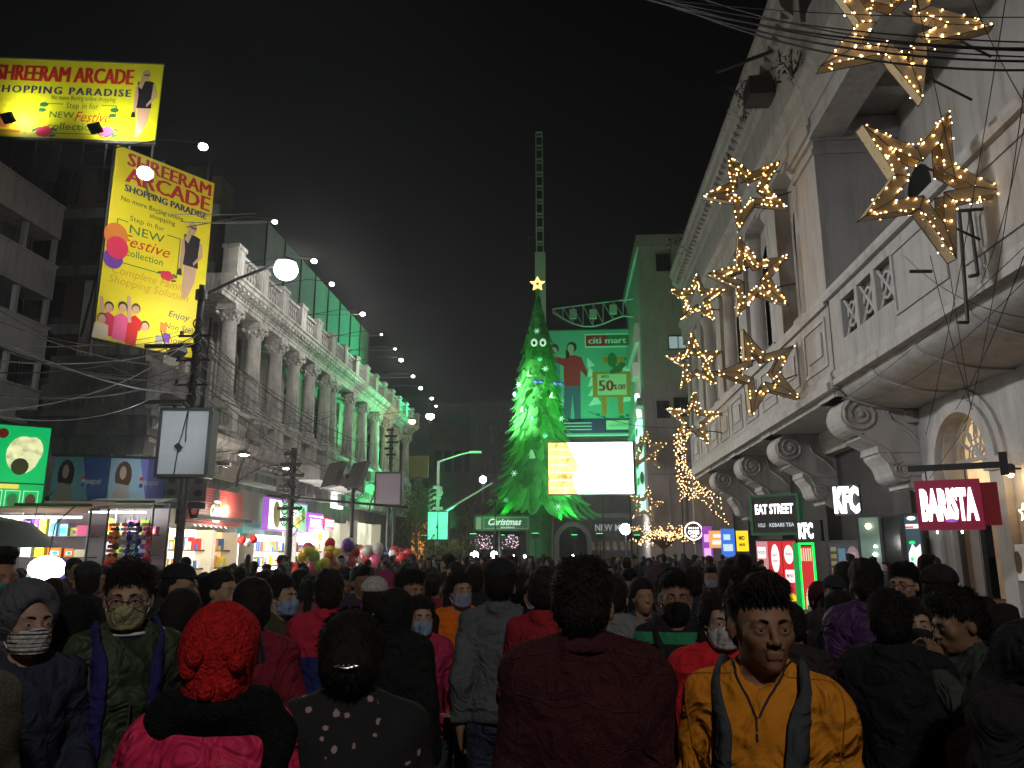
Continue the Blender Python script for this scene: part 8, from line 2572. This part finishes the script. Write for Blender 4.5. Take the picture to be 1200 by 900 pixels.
# teal masked person behind at left edge
p = make_person('person with a teal mask half cut by the left edge', res=.022, hres=.010, hair='short', mask=((.02, .25, .22),), top=(.02, .02, .025), seed=28)
place(p, -2, 640, 3.3, 30)
# grey sweatshirt man
p = make_person('man in a charcoal grey sweatshirt and dark jeans seen from behind', res=.018, hres=.009, hair='cap', haircol=(.02, .02, .022), top=(.10, .115, .12), legs=(.035, .045, .075), jacket=.028, hem=.92, wide=1.12, seed=31, arms=('pocket', 'swing'), cloth_amp=.006)
place(p, 586, 657, 4.15, 176)
# red/blue jacket man
def two_tone(name, z, upper, lower): return striped(name, [(.801, lower), (z, upper)], base=upper)
p = make_person('man in a red jacket with a navy lower half seen from behind', res=.02, hres=.010, hair='thick', jacket=.04, hem=.86, wide=1.05, seed=33, topmat=two_tone('red_navy', 1.27, (.42, .02, .05), (.02, .03, .13)))
place(p, 387, 668, 4.3, 178)
# skullcap man in white kurta
p = make_person('man in a patterned white skullcap and pale kurta seen from behind', res=.02, hres=.010, hair='skullcap', jacket=.026, hem=.5, top=(.50, .50, .45), seed=35, arms=('hold', 'down'))
place(p, 441, 678, 4.6, 165)
# dark man facing right
p = make_person('bearded young man all in black beside the skullcap', res=.02, hres=.009, hair='thick', jacket=.03, top=(.012, .012, .014), seed=37, beard=True, yaw=-.1)
place(p, 482, 668, 4.7, 40)
# girl with mask
p = make_person('child in a pink and red top with a pale blue mask, arms folded', female=True, res=.02, hres=.009, hair='long', jacket=.026, top=(.40, .03, .09), mask=((.25, .35, .5),), seed=38, arms=('hold', 'hold'), skin=SK3)
place(p, 494, 697, 4.3, 10)
o = MB().ball((0, 0, 0), .17, 12, 9, (.75, .55, 1.1)).build('carry_bag', mat('mustard_bag', (.5, .36, .03), .8, .2, 5), None, loc=p.location + Vector((.30, -.1, 1.05))); tag(o, 'mustard yellow cloth bag held beside the child with the mask', 'bag')
# orange woman
p = make_person('woman in a bright orange top with a lilac mask, looking this way', female=True, res=.02, hres=.008, hair='long', jacket=.030, top=(.75, .16, .01), mask=((.30, .32, .48),), seed=39, skin=(.40, .25, .17), yaw=.3, arms=('down', 'hold'))
place(p, 538, 668, 5.0, 8)
# black burqa figure
p = make_person('figure in a plain black cloak just right of the skullcap man', female=True, res=.022, hres=.012, hair='scarf', haircol=(.01, .01, .01), jacket=.05, hem=.2, top=(.012, .012, .012), seed=40)
place(p, 466, 690, 3.9, 150)
# striped polo man
p = make_person('man in a black polo with green and pink stripes and a black mask', res=.018, hres=.007, hair='short', mask=((.012, .012, .012),), jacket=.024, hem=.84, seed=42, skin=SK2, stride=.6,
    topmat=striped('polo', [(1.11, (.03, .26, .08)), (1.165, (.02, .015, .02)), (1.20, (.55, .20, .26)), (1.255, (.02, .015, .02)), (1.385, (.03, .22, .10)), (1.44, (.02, .015, .02))], base=(.03, .016, .026)))
place(p, 790, 668, 3.75, 6)
bag_straps('black backpack on the man in the striped polo', p, (.02, .02, .022))
# woman in red with white mask
p = make_person('woman in a scarlet shawl with a white mask just behind the marigold shirt', female=True, res=.02, hres=.008, hair='long', mask=((.55, .55, .56),), jacket=.045, top=(.60, .02, .03), seed=44, skin=(.40, .25, .18), yaw=.2)
place(p, 843, 690, 3.1, 0)
# right hand group
p = make_person('man in a black jacket and faded blue jeans seen from behind at the right', res=.018, hres=.009, hair='short', jacket=.034, hem=.80, top=(.014, .014, .016), legs=(.22, .29, .34), seed=46, wide=1.08, yaw=.3, arms=('hold', 'hold'))
place(p, 1040, 690, 3.1, 172)
p = make_person('man in a dark purple jacket behind the black jacketed man', res=.02, hres=.010, hair='thick', jacket=.04, hem=.78, top=(.06, .02, .09), legs=(.03, .03, .10), seed=47, wide=1.1, topmat=MCs)
place(p, 1012, 656, 4.2, 190)
p = make_person('man in black rimmed glasses turned sideways in front of the menu screen', res=.02, hres=.007, hair='thick', jacket=.025, top=(.02, .02, .025), glasses=True, yaw=.2, skin=(.42, .26, .18), seed=48)
place(p, 1056, 660, 4.9, -35)
p = make_person('person rubbing the face with both hands in a grey green top at the right', res=.02, hres=.009, hair='thick', jacket=.03, top=(.05, .06, .05), seed=50, arms=('face', 'face'), handres=.008, pitch=.25, skin=SK2)
place(p, 1122, 690, 3.1, -60)
p = make_person('person in a dark bucket hat directly behind the one rubbing the face', res=.022, hres=.011, hair='cap', haircol=(.02, .02, .02), jacket=.03, top=(.03, .025, .025), seed=51)
place(p, 1100, 664, 3.9, 170)
p = make_person('person with long hair and a dark mask between the two men at the right', female=True, res=.022, hres=.009, hair='long', jacket=.03, top=(.03, .03, .035), mask=((.02, .02, .02),), seed=52, skin=SK3)
place(p, 1072, 700, 3.7, 0)
p = make_person('person bowed forward in a near black coat at the right edge', res=.02, hres=.011, hair='scarf', haircol=(.018, .016, .02), jacket=.055, hem=.6, top=(.020, .018, .022), seed=53, wide=1.15, pitch=.6, arms=('hold', 'phone'))
place(p, 1192, 722, 2.4, 60)
p = make_person('person in a dark brown speckled long coat low at the right corner', female=True, res=.02, hres=.012, hair='scarf', haircol=(.03, .02, .02), jacket=.05, hem=.4, top=(.10, .05, .045), seed=54, topmat=mat('speckle', (.16, .09, .08), .95, .9, 60, .9, 120))
place(p, 1168, 790, 2.7, 160)
p = make_person('person with a black cap and blue shoulder panels behind the green jacket man', res=.022, hres=.010, hair='cap', jacket=.03, top=(.03, .03, .04), seed=55, haircol=(.015, .015, .018))
place(p, 214, 662, 4.6, 60)
p = make_person('woman with a black ponytail and dusty pink jacket at the left', female=True, res=.022, hres=.010, hair='pony', jacket=.03, top=(.32, .12, .16), seed=56, skin=SK3)
place(p, 262, 666, 4.6, 50)
p = make_person('woman with long dark hair in a red and grey striped cardigan turned away', female=True, res=.022, hres=.010, hair='long', jacket=.03, seed=57, topmat=striped('cardigan', [(1.0, (.4, .03, .06)), (1.1, (.16, .17, .17)), (1.2, (.4, .03, .06)), (1.3, (.18, .19, .19)), (1.4, (.4, .04, .10))]))
place(p, 218, 688, 3.7, 150)
p = make_person('dark haired person in a red collared dark jacket just behind the red knitted hat', res=.022, hres=.010, hair='thick', jacket=.035, top=(.20, .015, .03), seed=58)
place(p, 297, 679, 3.3, 180)
p = make_person('woman with a blue mask and olive jacket looking left', female=True, res=.022, hres=.009, hair='pony', jacket=.03, top=(.06, .07, .03), mask=((.22, .32, .5),), seed=59, skin=SK3)
place(p, 330, 672, 4.4, 55)
p = make_person('person in a dark cap at the lit stall at the left', res=.022, hres=.011, hair='cap', jacket=.03, top=(.02, .02, .025), seed=60)
place(p, 104, 660, 5.2, 190)
p = make_person('child with a black hood low beside the striped mask woman', res=.022, hres=.011, hair='beanie', haircol=(.015, .015, .015), jacket=.03, top=(.02, .02, .02), seed=61)
place(p, 88, 703, 2.9, 170)
p = make_person('man with a dark red collar behind the maroon jacketed man', res=.022, hres=.010, hair='short', jacket=.03, top=(.30, .02, .03), seed=62)
place(p, 640, 664, 3.9, 160)
p = make_person('person with a phone glowing in the hand near the green lit doorway', res=.022, hres=.010, hair='beanie', haircol=(.10, .03, .04), jacket=.03, top=(.04, .03, .045), seed=63, arms=('hold', 'phone'), handres=.009)
place(p, 962, 684, 6.0, 30)
o = MB().box(-.04, -.006, -.07, .04, .006, .07); o.cur = 1; rect(o, -.036, -.065, .036, .065, -.007); o = o.build('mobile_phone', [M['dark'], emis('phone_glow', (.8, .9, 1), 3)], None, loc=p.location + Vector((-.02, -.36, 1.18))); tag(o, 'lit mobile phone held near the green lit doorway', 'phone')

# ---- the packed crowd: a few bodies, copied one by one
protos = []
for i, kw in enumerate((dict(hair='short', jacket=.03), dict(hair='thick', jacket=.035, wide=1.08), dict(hair='bun', female=True, jacket=.028), dict(hair='long', female=True, jacket=.03),
                        dict(hair='scarf', female=True, jacket=.04), dict(hair='cap', jacket=.03), dict(hair='pony', female=True, jacket=.03), dict(hair='short', jacket=.03, mask=((.3, .38, .5),)), dict(hair='thick', jacket=.03, mask=((.03, .03, .03),), arms=('hold', 'down')), dict(hair='hoodup', jacket=.04, haircol=(.05, .05, .06)))):
    pr = make_person('dark haired person in dark clothes deep in the packed crowd', res=.035, hres=.013, seed=70 + i, **kw)
    protos.append(pr)
taken = [(o.location.x, o.location.y) for o in bpy.data.objects if o.type == 'EMPTY' and o.name.startswith('person') and o not in protos]
mid = [  # picture column, top row, distance, facing, prototype, top colour, label
    (20, 668, 6.5, 150, 1, (.03, .03, .035), 'person in black before the toy stall counter'),
    (64, 676, 4.6, 170, 2, (.04, .03, .05), 'woman with pinned hair before the glaring stall bulb'),
    (130, 664, 7.5, 200, 0, (.03, .04, .06), 'short haired man by the trinket stall'),
    (184, 668, 6.0, 120, 4, (.03, .03, .035), 'person in a dark scarf beyond the green jacket man'),
    (240, 672, 7.0, 190, 1, (.05, .05, .05), 'dark haired man before the cookie shop'),
    (282, 664, 8.0, 160, 0, (.05, .05, .06), 'dark haired man under the green advertisement'),
    (312, 668, 6.2, 140, 2, (.10, .04, .05), 'woman with pinned hair under the green advertisement'),
    (352, 666, 6.4, 200, 3, (.06, .06, .07), 'long haired woman before the balloons'),
    (366, 672, 5.6, 170, 6, (.22, .07, .08), 'woman in a rust jacket before the balloons'),
    (405, 666, 7.2, 10, 5, (.30, .31, .32), 'person in a light grey top below the balloons'),
    (424, 664, 6.4, 30, 1, (.04, .04, .07), 'broad faced man looking over the skullcap'),
    (452, 668, 6.3, 175, 4, (.42, .05, .16), 'person in a bright pink head scarf among the heads'),
    (474, 662, 8.2, 180, 0, (.04, .04, .05), 'dark haired man beyond the pink scarf'),
    (508, 672, 6.6, 160, 5, (.25, .03, .05), 'person in a red top left of the orange woman'),
    (556, 662, 6.3, 185, 1, (.02, .02, .03), 'tall dark man left of the grey sweatshirt'),
    (612, 668, 5.2, 150, 2, (.12, .12, .09), 'woman by the shoulder of the grey sweatshirt'),
    (628, 676, 5.0, 20, 7, (.34, .26, .04), 'person in a mustard top half hidden behind the grey sweatshirt'),
    (652, 664, 7.0, 180, 0, (.26, .03, .03), 'person in red between the grey sweatshirt and the maroon jacket'),
    (720, 676, 4.6, 170, 1, (.20, .20, .21), 'person in light grey behind the maroon shoulder'),
    (736, 668, 5.4, 10, 8, (.10, .04, .05), 'masked person left of the striped polo'),
    (752, 676, 5.0, 20, 3, (.05, .05, .10), 'long haired woman left of the striped polo'),
    (768, 664, 6.8, 180, 4, (.12, .08, .09), 'person in a mauve grey scarf beyond the striped polo'),
    (812, 666, 6.0, 175, 1, (.03, .03, .05), 'man in navy beyond the striped polo'),
    (832, 664, 8.5, 10, 7, (.05, .05, .07), 'masked man under the round sign'),
    (856, 664, 5.8, 160, 1, (.13, .03, .03), 'dark haired man in brown red behind the marigold shirt'),
    (925, 706, 3.9, 185, 0, (.04, .03, .03), 'dark haired man before the red menu panels'),
    (978, 676, 5.6, 10, 5, (.05, .03, .04), 'person in a dark cap before the poster board'),
    (985, 690, 4.9, 140, 6, (.04, .05, .10), 'woman in blue low beside the purple jacket'),
    (1090, 676, 5.2, 150, 3, (.05, .05, .05), 'long haired person before the dark shop window'),
    (1142, 702, 3.7, 120, 1, (.03, .03, .035), 'man in black under the BARISTA sign'),
    (1172, 708, 3.2, 160, 0, (.04, .035, .03), 'short haired man at the cafe counter'),
    (700, 664, 8.0, 10, 8, (.05, .04, .04), 'masked person just right of the maroon jacket man'),
]
used = set()
GR = 'people packed in the street'
def put(pr, x, y, s, rz, colr, label, group):
    c = copy_tree(pr)
    c.location = (x, y, 0); c.rotation_euler = (0, 0, rz); c.scale = (s, s, s)
    c['label'] = label; c['group'] = group
    for ch in c.children:
        n_ = ch.name.split('.')[0]
        if n_ in ('jacket', 'shirt'): ch.color = (*colr, 1)
        if n_ in ('head_scarf',) : ch.color = (*[q * .8 for q in colr], 1)
        if n_ == 'body': k = random.uniform(.7, 1.25); ch.color = (.30 * k, .17 * k, .10 * k, 1)
        if n_ == 'trousers': k = random.uniform(.3, 1.2); ch.color = (.05 * k, .055 * k, .08 * k, 1)
    return c
for (px, ty, d, f_, pi_, colr, lb) in mid:
    c = put(protos[pi_], 0, 0, 1, 0, colr, lb, GR); place(c, px, ty, d, f_); taken.append((c.location.x, c.location.y))
rs = random.Random(5)
nfar = 0; tries = 0
while nfar < 205 and tries < 9000:
    tries += 1
    y = 4.6 + (rs.random() ** 1.25) * 43; x = rs.uniform(-9.3, 7.6)
    if y < 9 and abs(x - .05 * y) > .75 * y: continue
    if x < -6.5 and y < 16: continue
    pxs = 665 + 900 * x / y
    if 880 < pxs < 966 and y < 27: continue
    if 1080 < pxs and y < 17: continue
    if (x - TX) ** 2 + (y - TY) ** 2 < 22: continue
    md = .50 if y > 9 else .62
    if any((x - a) ** 2 + (y - b) ** 2 < md * md for a, b in taken): continue
    taken.append((x, y))
    g = rs.choice(((.03, .03, .035), (.02, .02, .025), (.05, .045, .045), (.03, .035, .06), (.05, .03, .03)))
    face = rs.choice((0, 180, 180, 180, 90, -90)) + rs.uniform(-35, 35)
    pr = rs.choice(protos)
    hgt = rs.uniform(1.44, 1.73) / 1.735
    r_ = rs.random(); nm, colr = 'dark', g
    if r_ > .72:
        nm, colr = rs.choice((('red', (.38, .02, .03)), ('maroon', (.12, .02, .03)), ('blue', (.03, .06, .28)), ('grey', (.18, .18, .19)), ('white', (.45, .45, .45)), ('pink', (.42, .08, .18)), ('yellow', (.45, .32, .04)), ('green', (.03, .14, .06)), ('orange', (.5, .14, .02))))
    zone = ('near the giant tree' if y > 34 else 'half way down the street' if y > 18 else 'in the nearer rows of the crowd') + (', on the left' if x < -3 else ', on the right' if x > 3.5 else ', in the middle')
    put(pr, x, y, hgt, R(face), colr, 'person in %s clothes %s' % (nm, zone), 'packed crowd')
    nfar += 1
print('crowd', nfar)
for pr in protos:
    for ch in list(pr.children): bpy.data.objects.remove(ch)
    bpy.data.objects.remove(pr)
# ------------------------------------------------------------------ haze volume added over the whole street to give lamps a soft glow
hz_m = bpy.data.materials.new('added_glow_haze'); hz_m.use_nodes = True
n = hz_m.node_tree; n.nodes.clear()
o_ = n.nodes.new('ShaderNodeOutputMaterial'); v_ = n.nodes.new('ShaderNodeVolumePrincipled')
v_.inputs['Color'].default_value = (.9, .92, .95, 1); v_.inputs['Density'].default_value = 0.0013; v_.inputs['Anisotropy'].default_value = .72
n.links.new(v_.outputs[0], o_.inputs['Volume'])
ob = MB().box(-60, -30, -1, 60, 130, 45).build('haze', hz_m); ob['kind'] = 'stuff'
